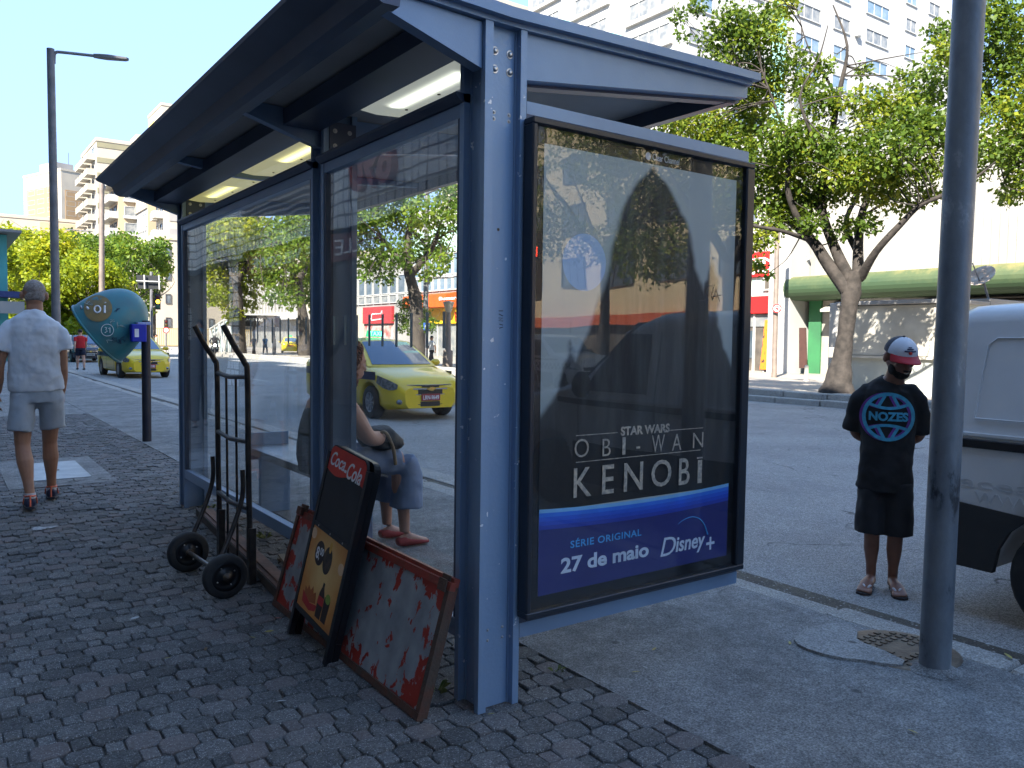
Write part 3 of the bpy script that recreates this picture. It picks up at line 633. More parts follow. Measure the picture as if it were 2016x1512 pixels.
class Fac:
    """a facade of thing T: u runs along the wall, outward normal to the right of u turned by -90"""
    def __init__(s, T, p0, ang): s.T = T; s.p0 = np.array(p0, float); s.a = ang; s.u = np.array([math.cos(ang), math.sin(ang)]); s.n = np.array([math.sin(ang), -math.cos(ang)]); s.L = T['_base']
    def pt(s, u, z, out=0.0): p = s.p0+s.u*u+s.n*out; return (p[0], p[1], z)
    def place(s, o, u, z, out=0.0):
        p = s.pt(u, z, out); o.parent = s.T; o.location = (p[0]-s.L[0], p[1]-s.L[1], p[2]-s.L[2]); o.rotation_euler = (0, 0, s.a); return o
    def win(s, u, z, w, h, nm=2, fm=None, pm=None, name='window', t=0.08):
        o = bpy.data.objects.new(name, win_mesh(w, h, nm, fm or M_FRAMEW, pm or M_PANE, t)); COL.objects.link(o); return s.place(o, u, z)
    def slab(s, name, u0, u1, z0, z1, d0, d1, m):
        b = MB(); b.box((0, -d1, 0), (u1-u0, -d0, z1-z0)); o = b.build(name, m); return s.place(o, u0, z0)
    def balcony(s, u0, u1, z, dep, m, hh=1.0, m2=None):
        b = MB(); w = u1-u0; b.cur = 0; b.box((0, -dep, -0.15), (w, 0.0, 0.0)); b.cur = 1
        b.box((0, -dep, 0.0), (w, -dep+0.1, hh)); b.box((0, -dep+0.1, 0), (0.1, 0, hh)); b.box((w-0.1, -dep+0.1, 0), (w, 0, hh))
        o = b.build('balcony', [M_CONCB, m2 or m]); return s.place(o, u0, z)
    def ac(s, u, z):
        if 'ac' not in _wc:
            b = MB(); b.box((0, -0.45, 0), (0.75, 0.0, 0.5), 0.03); b.box((0.06, -0.47, 0.06), (0.5, -0.4505, 0.44)); o = b.build('air_conditioner', M_ACW); _wc['ac'] = o.data; bpy.data.objects.remove(o)
        o = bpy.data.objects.new('air_conditioner', _wc['ac']); COL.objects.link(o); return s.place(o, u, z)
def block(name, label, cat, x0, x1, y0, y1, z0, z1, m, group=None, roofm=None, parapet=0.7):
    T = thing(name, label, cat, ((x0+x1)/2, (y0+y1)/2, z0), group=group)
    b = MB(); b.box((x0, y0, z0), (x1, y1, z1)); b.build('wall', m, T)
    b = MB(); b.box((x0-0.15, y0-0.15, z1+0.001), (x1+0.15, y1+0.15, z1+parapet)); b.build('roof', roofm or m, T)
    T['_dims'] = [x0, x1, y0, y1, z0, z1]
    return T, Fac(T, (x0, y1), -math.pi/2), Fac(T, (x0, y0), 0.0)      # facade facing -X (u from far to near), facade facing -Y (u from -X to +X)
def ztop_at(px, py, D): return at(px, py, D=D)[2]
def corner(px, py, D): p = at(px, py, D=D); return p[0], p[1], p[2]
# ---- far left: towers beyond the trees --------------------------------------------------
def turn(T, x, y, deg):
    a_ = R(deg); c = T.location; dx, dy = c[0]-x, c[1]-y; T.location = (x+dx*math.cos(a_)-dy*math.sin(a_), y+dx*math.sin(a_)+dy*math.cos(a_), c[2]); T.rotation_euler = (0, 0, a_)
x, y, z = corner(120, 335, 300)
T, fx, fy = block('apartment_tower', 'far ivory apartment tower with ochre window bands, rising behind the grey lamp post', 'apartment tower', x, x+10, y, y+25, 0, z, M_IVORY)
fx.slab('window_band', 2.5, 22, z*0.3, z-4.5, 0.0, 0.12, M_OCHRE); fy.slab('window_band', 1.2, 8.8, z*0.3, z-6, 0.0, 0.12, M_OCHRE)
for k in range(9):
    zz = z-6.5-k*3.1
    for u in (3.2, 9.4, 16.2): fx.win(u, zz, 4.6, 1.6, 3, M_FRAMEW, M_PANEB)
    for u in (1.6, 5.4): fy.win(u, zz-1.5, 2.9, 1.6, 2, M_FRAMEW, M_PANEB)
b = MB(); b.box((x+2, y+8, z+0.71), (x+8, y+18, z+4)); b.build('roof_house', M_GREYW, T)
for dx, dy, h in ((3, 10, 9), (6, 15, 12), (7, 9, 8)):
    b = MB(); b.tube([(x+dx, y+dy, z+4), (x+dx, y+dy, z+h)], 0.09, 5); b.build('antenna', M_FRAMED, T)
turn(T, x, y, 20)
x, y, z = corner(68, 432, 220)
T, fx, fy = block('low_block', 'long low ivory block with a flat roof just above the left treetops', 'building', x-30, x+16, y, y+30, 0, z, M_IVORY)
for k in range(2):
    for i in range(6): fy.win(2+i*5, z-4-k*3.2, 3.5, 1.6, 4)
fy.slab('flat_end', 31, 44, 0, z-0.5, 0, 0.6, M_PEACH)
# corner block with the concrete balconies
x, y, z = corner(190, 277, 185)
T, fx, fy = block('apartment_block', 'ivory and olive corner apartment block with stacked box balconies, left of the thin pole', 'apartment block', x, x+32, y, y+20, 0, z, M_IVORY)
zb = z
for k in range(10):
    zz = z-2.6-k*3.05
    if k < 8:
        fy.slab('olive_band', 0.0, 32, zz+1.4, zz+2.4, 0, 0.1, M_OLIVE)
    if k < 6:
        for u in (1.5, 7.6, 13.8): fx.balcony(u, u+4.6, zz-0.8, 1.6, M_OLIVE, 1.1, M_IVORY); fx.win(u+0.4, zz+0.4, 3.6, 1.5, 2)
    else:
        fx.slab('peach_band', 0, 20, zz-1.0, zz+0.2, 0, 0.3, M_PEACH)
        for u in (1.0, 6.0, 11.0, 15.5): fx.win(u, zz+0.3, 3.2, 1.6, 3)
    if k in (0, 4): fy.win(7.5, zz+0.1, 2.2, 1.1, 3); fy.win(10.6, zz+0.1, 2.0, 1.1, 3)
b = MB(); b.box((x+8, y+3, z+0.71), (x+14, y+9, z+3.2)); b.build('roof_house', M_IVORY, T)
b = MB(); b.tube([(x+13, y+4, z+0.7), (x+13, y+4, z+5)], 0.08, 5); b.build('antenna', M_FRAMED, T)
for u in range(9):
    pass
# slim white balcony block
x, y, z = corner(232, 330, 160)
T, fx, fy = block('balcony_block', 'pale block with white parapet balconies directly behind the thin lamp pole', 'apartment block', x, x+9, y, y+9, 0, z, M_PEACH)
for k in range(9):
    zz = z-2.2-k*2.95
    fx.balcony(0.2, 8.8, zz-0.6, 1.5, M_WHITEW, 1.05); fx.win(1.0, zz-0.3, 2.6, 2.0, 2, M_FRAMED, M_CURT); fx.win(5.0, zz-0.3, 2.6, 2.0, 2, M_FRAMED)
    fy.win(1.0, zz-0.2, 3.4, 1.7, 2, M_FRAMEW, M_CURT); fy.slab('railing', 0.8, 4.6, zz-0.7, zz-0.25, 0, 0.5, M_WHITEW)
# window grid with rows of air conditioners
x, y, z = corner(290, 372, 152)
T, fx, fy = block('office_block', 'grey framed window block with rows of air conditioners under each storey', 'office block', x, x+6.0, y, y+11.5, 0, z, M_GREYW)
b = MB(); b.box((x+0.02, y-0.25, 0), (x+6, y-0.001, z-0.5)); b.build('blank_gable', M_PEACH, T)
fx.slab('parapet_band', 0, 11.5, z-3.2, z-0.1, 0, 0.25, M_IVORY)
for k in range(6):
    zz = z-6.2-k*3.0
    for i in range(6):
        fx.win(0.3+i*1.88, zz, 1.5, 2.2, 2, M_FRAMEW, M_CURT if (i+k) % 3 == 0 else M_PANEB); fx.ac(0.6+i*1.88, zz-0.62)
# balcony stack at the right edge of that row
x, y, z = corner(322, 352, 140)
T, fx, fy = block('narrow_block', 'narrow pale block with small white balconies beside the shelter post', 'apartment block', x, x+9, y, y+5.5, 0, z, M_IVORY)
for k in range(8):
    zz = z-3-k*3.0
    fx.balcony(0.3, 2.4, zz, 1.0, M_WHITEW, 1.0); fx.balcony(3.0, 5.2, zz, 1.4, M_WHITEW, 1.0); fx.win(3.3, zz+0.3, 1.6, 1.8, 1, M_FRAMED); fx.win(0.6, zz+0.3, 1.4, 1.8, 1, M_FRAMED)
    fy.slab('grey_panel', 0.8, 6, zz-0.5, zz+1.3, 0, 0.1, M_GREYW if k in (1, 2, 4) else M_IVORY)
# yellow topped tower above the roof edge
x, y, z = corner(318, 207, 230)
T, fx, fy = block('tall_tower', 'tallest far tower with a yellow stair head, peeping over the shelter roof edge', 'apartment tower', x, x+26, y, y+16, 0, z, M_IVORY)
fx.slab('yellow_face', 1, 7, z-9, z-2, 0, 0.2, mat('yellow_render', (0.75, 0.55, 0.18), 0.85)); fy.slab('yellow_head', 9, 22, z-3, z+0.9, 0, 0.3, M_OCHRE)
for k in range(3): fy.win(3, z-9-k*4, 4, 2, 2); fx.win(9, z-9-k*4, 4, 2, 2)
# institutional block with small windows right of the phone (behind the traffic light)
x, y, z = corner(306, 470, 120)
T, fx, fy = block('institution_block', 'cream block with rows of small square windows behind the traffic light', 'building', x, x+40, y, y+26, 0, z, M_IVORY)
for k in range(4):
    for i in range(12): fy.win(1.2+i*1.9, 2.6+k*3.2, 0.7, 1.3, 1, M_FRAMED)
    for i in range(8): fx.win(1.2+i*3, 2.6+k*3.2, 0.7, 1.3, 1, M_FRAMED)
x2, y2 = x, y
M_RAIL = mat('ochre_fence', (0.35, 0.28, 0.14), 0.8, col2=(0.28, 0.22, 0.12), scale=2)
t = thing('railing_fence', 'ochre metal railing in front of the cream block beside the crossing', 'fence', (x-2, y-3, 0))
b = MB(); b.box((x-12, y-3.05, 0.05), (x+40, y-3.0, 0.15)); b.box((x-12, y-3.05, 2.3), (x+40, y-3.0, 2.4))
for i in range(200): b.box((x-12+i*0.26, y-3.04, 0.15), (x-12+i*0.26+0.1, y-3.01, 2.3))
b.build('bars', M_RAIL, t)
# teal shop corner at the far left edge
t = thing('teal_shop', 'teal painted shop corner with a tin awning at the far left edge', 'shop', (-3, 47, 0))
M_TEAL = mat('teal_wall', (0.10, 0.42, 0.42), 0.8, col2=(0.08, 0.34, 0.35), scale=1)
b = MB(); b.box((-9, 46, 0), (1.42, 62, 6.4)); b.build('wall', M_TEAL, t)
b = MB(); b.prism([(-9, 6.5), (2.0, 6.45), (2.0, 6.58), (-9, 6.7)], 'y', 45, 62); b.build('roof', M_GREYW, t)
b = MB(); b.prism([(-6, 3.6), (1.9, 3.5), (1.9, 3.2), (-6, 3.3)], 'y', 44.9, 45.98); b.build('awning', mat('blue_awning', (0.05, 0.07, 0.2), 0.8), t)
b = MB(); b.box((-2, 44.85, 2.4), (2.05, 44.95, 3.0)); b.build('shop_sign', M_WHITEW, t)
# ---- our own side: the building that shades the pavement (seen in the glass) ------------
M_TILEG = None
def tile_mat(name, c1, c2, mortar, w, h, ms=0.02, rough=0.4, axis='yz'):
    m, nt, bs, out = nodes(name); L = nt.links; N = nt.nodes.new
    tc = N('ShaderNodeTexCoord'); sp = N('ShaderNodeSeparateXYZ'); cb = N('ShaderNodeCombineXYZ'); L.new(tc.outputs['Object'], sp.inputs[0])
    L.new(sp.outputs['Y' if axis[0] == 'y' else 'X'], cb.inputs[0]); L.new(sp.outputs['Z'], cb.inputs[1])
    br = N('ShaderNodeTexBrick'); br.offset = 0.0; br.inputs['Color1'].default_value = (*c1, 1); br.inputs['Color2'].default_value = (*c2, 1); br.inputs['Mortar'].default_value = (*mortar, 1)
    br.inputs['Scale'].default_value = 1.0; br.inputs['Mortar Size'].default_value = ms; br.inputs['Brick Width'].default_value = w; br.inputs['Row Height'].default_value = h
    L.new(cb.outputs[0], br.inputs['Vector']); L.new(br.outputs['Color'], bs.inputs['Base Color']); bs.inputs['Roughness'].default_value = rough; MATS[name] = m; return m
M_TILEG = tile_mat('pale_tile_cladding', (0.62, 0.67, 0.70), (0.54, 0.59, 0.62), (0.03, 0.033, 0.036), 0.30, 0.24, 0.022)
t = thing('street_building', 'tall tile clad building on the near pavement, mirrored in the shelter glass', 'building', (-11, 0, 0))
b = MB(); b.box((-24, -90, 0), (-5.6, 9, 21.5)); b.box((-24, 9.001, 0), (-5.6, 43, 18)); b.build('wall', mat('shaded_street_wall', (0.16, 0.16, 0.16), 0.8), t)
b = MB(); b.box((-5.598, 5.5, 3.6), (-5.0, 19.2, 9.5)); b.build('tiled_fascia', M_TILEG, t)
b = MB(); b.box((-5.598, -14, 3.6), (-5.05, 5.49, 9.2)); b.build('tiled_fascia', M_TILEG, t)
b = MB(); b.box((-5.598, 19.21, 3.5), (-5.0, 40, 8)); b.build('tiled_fascia', M_TILEG, t)
M_LOUV = mat('louver_grey', (0.30, 0.32, 0.34), 0.5)
b = MB()
for k in range(22): b.prism([(-4.999, 4.0+k*0.14), (-4.88, 4.02+k*0.14), (-4.88, 4.05+k*0.14), (-4.999, 4.11+k*0.14)], 'y', 14.2, 19.0)
b.build('louvre', M_LOUV, t)
M_MAROON = mat('maroon_sign', (0.16, 0.03, 0.03), 0.6)
b = MB(); b.box((-5.597, 9.5, 3.0), (-5.1, 19.0, 3.55)); b.build('sign_band', M_MAROON, t)
text_mb('BELLE DEF', (0, 3.4, 3.12, 3.42), (-5.099, 11.4, 0), (0, 1, 0), (0, 0, 1), 0.02).build('sign_lettering', M_WHITE, t)
text_mb('WELCOME', (0, 3.6, 3.15, 3.42), (-5.099, 15.0, 0), (0, 1, 0), (0, 0, 1), 0.02).build('sign_lettering', M_WHITE, t)
M_REDL = mat('red_lettering', (0.30, 0.035, 0.03), 0.5)
text_mb('690', (0, 1.7, 4.15, 5.1), (-4.999, 10.4, 0), (0, 1, 0), (0, 0, 1), 0.12, bold=0.03).build('street_number', M_REDL, t)
b = MB()
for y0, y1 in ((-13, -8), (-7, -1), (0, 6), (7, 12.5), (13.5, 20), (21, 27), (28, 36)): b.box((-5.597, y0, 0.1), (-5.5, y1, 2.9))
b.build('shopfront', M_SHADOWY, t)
for yy in (-7.5, -0.5, 6.5, 13, 20.5, 27.5):
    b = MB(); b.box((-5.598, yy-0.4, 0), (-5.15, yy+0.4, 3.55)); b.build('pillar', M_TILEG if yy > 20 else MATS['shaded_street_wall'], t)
fb_ = Fac(t, (-5.6, -90), math.pi/2)
for k in range(3):
    for i in range(12): fb_.win(30+i*9, 11+k*3.4, 5, 1.8, 4, M_FRAMED, M_CURT)
# ---- far side of the street: shop row at X = 35 ------------------------------------------
XF = 35.0; GZ = -0.08
def shop_box(T, name, y0, y1, z0, z1, m, out=0.0, depth=0.2):
    b = MB(); b.box((XF-out-depth, y0, z0), (XF-out-0.001, y1, z1)); return b.build(name, m, T)
def py(px, X=XF): return at(px, 670, X=X)[1]
def pz(px, yy, X=XF): return at(px, yy, X=X)[2]
# corrugated hall with the green roll awning
yA, yB = py(1592), -9.0
T = thing('corrugated_hall', 'white corrugated hall with a long faded green awning and open louvres beneath', 'hall', (XF+5, -5, GZ))
def corr_mat():
    m, nt, bs, out = nodes('corrugated_white'); L = nt.links; N = nt.nodes.new
    tc = N('ShaderNodeTexCoord'); wv = N('ShaderNodeTexWave'); wv.wave_type = 'BANDS'; wv.bands_direction = 'Y'; wv.inputs['Scale'].default_value = 1.15; wv.inputs['Distortion'].default_value = 0
    L.new(tc.outputs['Object'], wv.inputs[0]); bp = N('ShaderNodeBump'); bp.inputs['Strength'].default_value = 0.9; bp.inputs['Distance'].default_value = 0.12; L.new(wv.outputs['Fac'], bp.inputs['Height']); L.new(bp.outputs[0], bs.inputs['Normal'])
    n = N('ShaderNodeTexNoise'); n.inputs['Scale'].default_value = 0.5; n.inputs['Detail'].default_value = 9; L.new(tc.outputs['Object'], n.inputs[0])
    cr = N('ShaderNodeValToRGB'); cr.color_ramp.elements[0].color = (0.55, 0.52, 0.46, 1); cr.color_ramp.elements[0].position = 0.35; cr.color_ramp.elements[1].color = (0.76, 0.73, 0.66, 1); cr.color_ramp.elements[1].position = 0.6
    L.new(n.outputs['Fac'], cr.inputs[0]); L.new(cr.outputs[0], bs.inputs['Base Color']); bs.inputs['Roughness'].default_value = 0.55; return m
z_aw_t, z_aw_b = pz(1640, 545), pz(1640, 592)
b = MB(); b.box((XF, yB, GZ), (XF+20, yA, z_aw_t-0.2)); b.build('wall', M_GREYW, T)
# trapezoid sheeting as real ribs
b = MB(); pr = []; yy = yB
while yy < yA-0.36:
    pr += [(XF-0.02, yy), (XF-0.02, yy+0.2), (XF-0.09, yy+0.235), (XF-0.09, yy+0.3)]; yy += 0.335
pr += [(XF-0.02, yA-0.003), (XF+20, yA-0.003), (XF+20, yB)]
b.prism(pr, 'z', z_aw_t-0.195, 10.8)
M_CORR = mat('corrugated_sheet', (0.360, 0.350, 0.323), 0.6, col2=(0.272, 0.262, 0.238), scale=0.4, detail=10)
b.build('corrugated_cladding', M_CORR, T)
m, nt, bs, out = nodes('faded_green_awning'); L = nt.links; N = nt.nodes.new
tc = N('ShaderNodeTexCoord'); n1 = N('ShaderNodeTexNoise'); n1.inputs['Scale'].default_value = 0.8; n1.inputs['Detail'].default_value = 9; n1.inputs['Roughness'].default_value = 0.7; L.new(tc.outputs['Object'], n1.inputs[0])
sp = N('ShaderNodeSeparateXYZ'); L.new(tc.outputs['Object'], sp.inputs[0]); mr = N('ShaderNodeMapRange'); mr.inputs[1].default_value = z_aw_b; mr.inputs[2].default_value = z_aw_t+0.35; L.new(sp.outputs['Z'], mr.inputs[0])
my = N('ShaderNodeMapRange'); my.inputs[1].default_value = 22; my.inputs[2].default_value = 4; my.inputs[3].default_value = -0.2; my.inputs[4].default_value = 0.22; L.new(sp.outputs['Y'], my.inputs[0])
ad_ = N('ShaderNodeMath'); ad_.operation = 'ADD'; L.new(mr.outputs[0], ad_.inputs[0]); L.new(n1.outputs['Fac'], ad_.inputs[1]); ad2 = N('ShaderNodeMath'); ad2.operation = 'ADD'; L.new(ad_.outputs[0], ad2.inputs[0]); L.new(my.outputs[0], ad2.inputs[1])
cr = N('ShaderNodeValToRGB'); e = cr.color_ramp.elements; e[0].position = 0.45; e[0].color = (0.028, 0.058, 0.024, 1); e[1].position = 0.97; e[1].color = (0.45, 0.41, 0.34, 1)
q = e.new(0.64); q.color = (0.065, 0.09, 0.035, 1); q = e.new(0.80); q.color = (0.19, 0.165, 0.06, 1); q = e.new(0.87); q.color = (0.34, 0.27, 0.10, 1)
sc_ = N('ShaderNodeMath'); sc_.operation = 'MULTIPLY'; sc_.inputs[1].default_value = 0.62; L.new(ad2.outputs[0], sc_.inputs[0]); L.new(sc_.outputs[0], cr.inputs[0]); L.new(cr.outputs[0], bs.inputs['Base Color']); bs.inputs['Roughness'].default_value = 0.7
r_ = (z_aw_t-z_aw_b)/2; cz = (z_aw_t+z_aw_b)/2
b = MB(); pf = [(XF-0.1, cz+r_)] + [(XF-1.2-r_*1.1*math.sin(a), cz+r_*math.cos(a)) for a in np.linspace(0, math.pi, 12)] + [(XF-0.1, cz-r_)]
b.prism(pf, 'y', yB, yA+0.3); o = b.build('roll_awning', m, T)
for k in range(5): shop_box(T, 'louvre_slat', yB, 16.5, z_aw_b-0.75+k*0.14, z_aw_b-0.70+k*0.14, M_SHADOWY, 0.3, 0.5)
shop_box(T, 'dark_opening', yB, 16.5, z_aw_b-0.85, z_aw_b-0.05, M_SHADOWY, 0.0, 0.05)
M_GREEN = mat('green_paint', (0.03, 0.16, 0.06), 0.7, col2=(0.025, 0.12, 0.05), scale=1)
shop_box(T, 'green_pilaster', yA-0.9, yA-0.2, GZ, z_aw_b, M_GREEN, 0.0, 0.35)
shop_box(T, 'stone_pilaster', yA-1.8, yA-0.91, GZ, z_aw_b, mat('stone_block', (0.34, 0.31, 0.27), 0.85, col2=(0.25, 0.23, 0.2), scale=2), 0.0, 0.25)
shop_box(T, 'doorway', yA-4.2, yA-1.81, GZ, 3.0, mat('cream_green_door', (0.5, 0.47, 0.25), 0.8), 0.0, 0.05)
shop_box(T, 'doorway_dado', yA-4.2, yA-1.81, GZ, 1.15, M_GREEN, 0.051, 0.03)
b = MB(); b.prism([(XF-1.5, 3.0), (XF-0.05, 3.5), (XF-0.05, 3.6), (XF-1.5, 3.12)], 'y', yA-4.3, yA-1.6); b.build('door_canopy', M_CONCB, T)
# white pillar wall
T = thing('white_pillar', 'tall plain white pillar wall between the red shop and the green awning', 'wall', (XF, py(1566), GZ))
b = MB(); b.box((XF-1.6, py(1590)+0.02, GZ), (XF+12, py(1548), 11.6)); b.build('pillar_wall', M_WHITEW, T)
t = thing('brown_board', 'dark brown door board leaning against the white pillar', 'board', (XF-1.7, py(1576), GZ))
p = [at(x_, y_, X=XF-2.0) for x_, y_ in ((1567, 645), (1580, 645), (1588, 724), (1573, 725))]
b = MB(); vs = [np.array([q[0]+(1-(i > 1))*0.25, q[1], q[2]]) for i, q in enumerate(p)]; b.add(vs+[v+np.array([0.06, 0, 0]) for v in vs], [(0,1,2,3),(7,6,5,4),(0,4,5,1),(1,5,6,2),(2,6,7,3),(3,7,4,0)])
b.build('panel', mat('brown_door', (0.06, 0.025, 0.018), 0.6), t)
# red property shop
y0, y1 = py(1548)+0.02, py(1400)
T = thing('property_shop', 'red fronted property shop with white sign lettering and mint tiled band', 'shop', (XF, (y0+y1)/2, GZ))
b = MB(); b.box((XF, y0, GZ), (XF+14, y1, 13.0)); b.build('wall', M_WHITEW, T)
M_RED = mat('shop_red', (0.62, 0.012, 0.012), 0.5, col2=(0.55, 0.012, 0.012), scale=1)
shop_box(T, 'red_sign', y0+0.1, y1, pz(1500, 545), pz(1500, 497), M_RED, 0.0, 0.3)
shop_box(T, 'tiled_band', y0+0.1, y1, pz(1500, 583), pz(1500, 546), tile_mat('mint_tiles', (0.42, 0.62, 0.53), (0.36, 0.56, 0.48), (0.6, 0.66, 0.6), 0.3, 0.3, 0.03), 0.0, 0.1)
shop_box(T, 'red_panel', y0+0.1, y1, pz(1500, 617), pz(1500, 584), M_RED, 0.0, 0.35)
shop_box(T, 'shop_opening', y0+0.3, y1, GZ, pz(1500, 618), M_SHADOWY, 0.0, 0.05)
shop_box(T, 'upper_glazing', y0+0.5, y1, pz(1500, 643), pz(1500, 619), M_CURT, 0.06, 0.05)
for yy in (y0+0.3, y0+1.9, y0+3.6): shop_box(T, 'door_frame', yy, yy+0.12, GZ, pz(1500, 618), M_FRAMEW, 0.06, 0.1)
shop_box(T, 'shop_glass', y0+2.05, y0+6, 0.6, 2.1, M_PANE, 0.07, 0.03)
zt = pz(1500, 530)
ytl = at(1548, 520, X=XF-0.31)[1]
text_mb('ASCENSÃO', (0, 5.6, pz(1500, 522), pz(1500, 505)), (XF-0.302, ytl+4.15, 0), (0, -1, 0), (0, 0, 1), 0.02, bold=0.03).build('sign_lettering', M_WHITE, T)
MATS['white_print'] = M_WHITE
text_mb('VENDA e IMÓVEIS', (0, 4.4, pz(1500, 540), pz(1500, 529)), (XF-0.302, ytl+4.2, 0), (0, -1, 0), (0, 0, 1), 0.02, bold=0.01).build('sign_lettering', M_WHITE, T)
fx = Fac(T, (XF-0.1, y1), -math.pi/2); wd = y1-y0
fx.win(wd-3.6, pz(1515, 575), 0.9, 0.8, 1, M_FRAMEW, M_SHADOWY); fx.win(wd-1.4, pz(1515, 572), 0.8, 0.7, 1, M_FRAMEW, M_SHADOWY)
for k in range(2):
    for i in range(int((wd-1)/3.2)): fx.win(0.8+i*3.2, 8.0+k*2.6, 2.4, 1.6, 2)
t = thing('shop_poster_board', 'orange and black lettered board propped outside the property shop', 'board', (XF-1.2, py(1524), GZ))
pA = at(1524, 720, X=XF-1.2)
b = MB(); b.obox((XF-1.2, pA[1], 1.35), (0.12, 0, 1), (0, 1, 0), (1, 0, -0.12), 1.3, 0.75, 0.03); b.build('board', mat('orange_print', (0.75, 0.16, 0.01), 0.6, col2=(0.05, 0.03, 0.02), scale=3.5, lo=0.55, hi=0.6), t)
b = MB()
for s_ in (-0.6, 0.6): b.box((XF-1.3, pA[1]+s_-0.03, GZ), (XF-1.24, pA[1]+s_+0.03, 0.3))
b.build('feet', M_FRAMEW, t)
# middle of the row, seen through the shelter
def ybox(pxl, pxr): return py(pxr), py(pxl)
y0, y1 = py(1400)+0.02, py(905)
T = thing('pale_office_row', 'pale office building above shops, mostly hidden by the advertising case', 'building', (XF, (y0+y1)/2, GZ))
b = MB(); b.box((XF, y0, GZ), (XF+14, y1, 12.0)); b.build('wall', M_WHITEW, T)
fx = Fac(T, (XF, y1), -math.pi/2)
for k in range(2):
    for i in range(12): fx.win(1+i*2.1, 5.5+k*3, 1.5, 2.0, 1)
y0, y1 = py(905)+0.02, py(815)
T = thing('orange_shop', 'shop with orange awning and yellow lower panel beneath tall blue windows', 'shop', (XF, (y0+y1)/2, GZ))
b = MB(); b.box((XF, y0, GZ), (XF+14, y1, pz(890, 400))); b.build('wall', M_WHITEW, T)
shop_box(T, 'mint_band', y0, y1, pz(890, 495), pz(890, 445), mat('pale_mint', (0.50, 0.72, 0.64), 0.6), 0, 0.15)
fx = Fac(T, (XF, y1), -math.pi/2); wd = y1-y0; nwin = 7; za, zb_ = pz(880, 572), pz(880, 497)
for i in range(nwin):
    for k in range(2): fx.win(0.1+i*wd/nwin, za+k*(zb_-za)*0.4, wd/nwin*0.94, (zb_-za)*(0.39 if k == 0 else 0.59), 1, M_FRAMEW, M_PANEB, t=0.13)
M_ORANGE = mat('orange_fabric', (0.544, 0.088, 0.005), 0.6, col2=(0.490, 0.075, 0.005), scale=1)
zo1, zo0 = pz(880, 576), pz(880, 606)
b = MB(); b.prism([(XF-0.1, zo1), (XF-1.4, zo1-0.25), (XF-1.5, zo0), (XF-0.1, zo0)], 'y', y0, y1-0.4); b.build('awning', M_ORANGE, T)
p1 = at(884, 592, X=XF-1.5); text_mb('Bumerc', (-1.6, 1.6, zo0+0.55, zo1-0.5), (XF-1.52, p1[1], 0), (0, -1, 0), (0, 0, 1), 0.02, bold=0.02).build('awning_lettering', M_WHITE, T)
shop_box(T, 'yellow_panel', y0, y0+5.6, pz(880, 637), zo0, mat('shop_yellow', (0.80, 0.50, 0.01), 0.5), 0, 0.3)
p1 = at(903, 615, X=XF-0.35); text_mb('H', (0, 1.0, zo0-1.25, zo0-0.4), (XF-0.301, p1[1]+0.7, 0), (0, -1, 0), (0, 0, 1), 0.02).build('sign_lettering', M_RED, T)
shop_box(T, 'shop_opening', y0+0.2, y1-0.2, GZ, pz(880, 638), M_CURT, 0, 0.05)
for i in range(4): shop_box(T, 'shop_mullion', y0+0.3+i*1.6, y0+0.42+i*1.6, GZ, pz(880, 638), M_FRAMEW, 0.051, 0.08)
y0, y1 = py(815)+0.02, py(690)
T = thing('red_shop', 'shop with dark red sign board beneath a grimy steel window grid', 'shop', (XF, (y0+y1)/2, GZ))
b = MB(); b.box((XF, y0, GZ), (XF+14, y1, pz(750, 500))); b.build('wall', M_GREYW, T)
fx = Fac(T, (XF, y1), -math.pi/2); wd = y1-y0; za, zb_ = pz(750, 598), pz(750, 545)
for i in range(8): fx.win(0.4+i*wd/8, za+0.9, wd/8*0.9, zb_-za-0.9, 1, M_FRAMEW, M_PANE, t=0.08); fx.win(0.4+i*wd/8, za, wd/8*0.9, 0.85, 1, M_FRAMEW, M_CURT, t=0.08)
yr0, yr1 = py(776), py(719)
shop_box(T, 'red_sign', yr0, yr1, pz(750, 637), pz(750, 604), mat('dull_red', (0.38, 0.03, 0.035), 0.5), 0, 0.3)
b = MB(); b.tube([(XF-0.305, (yr0+yr1)/2+dx, pz(750, 620)+dz) for dx, dz in ((1.2, -.45), (1.0, .1), (-1.0, .1), (-1.2, .4), (-1.3, -.4), (1.1, -.55))], 0.06, 5); b.build('sign_emblem', M_WHITE, T)
shop_box(T, 'shop_opening', yr0, yr1, GZ, pz(750, 640), mat('shop_red_interior', (0.30, 0.06, 0.05), 0.6, col2=(0.45, 0.45, 0.42), scale=1.2), 0, 0.05)
shop_box(T, 'cream_side', yr1+0.05, y1, GZ, pz(750, 604), M_IVORY, 0, 0.1)
y0, y1 = py(690)+0.02, py(612)
T = thing('ivory_shop', 'ivory shop building left of the red sign board', 'shop', (XF, (y0+y1)/2, GZ))
b = MB(); b.box((XF, y0, GZ), (XF+14, y1, 9.5)); b.build('wall', M_IVORY, T)
y0, y1 = py(612)+0.02, py(470)
T = thing('finned_office', 'office building with tall white vertical fins over a pale canopy, behind the trees', 'office building', (XF, (y0+y1)/2, GZ))
b = MB(); b.box((XF, y0, GZ), (XF+16, y1, 11)); b.build('wall', M_IVORY, T)
for i in range(34):
    yy = y0+2+i*1.25
    if yy < y1-1: shop_box(T, 'fin', yy, yy+0.45, 4.6, 10.2, M_WHITEW, 0, 0.7)
shop_box(T, 'canopy', y0, y0+34, 3.6, 4.5, M_WHITEW, 0, 1.6)
shop_box(T, 'shop_opening', y0+0.3, y1-0.3, GZ, 3.5, M_CURT, 0, 0.05)
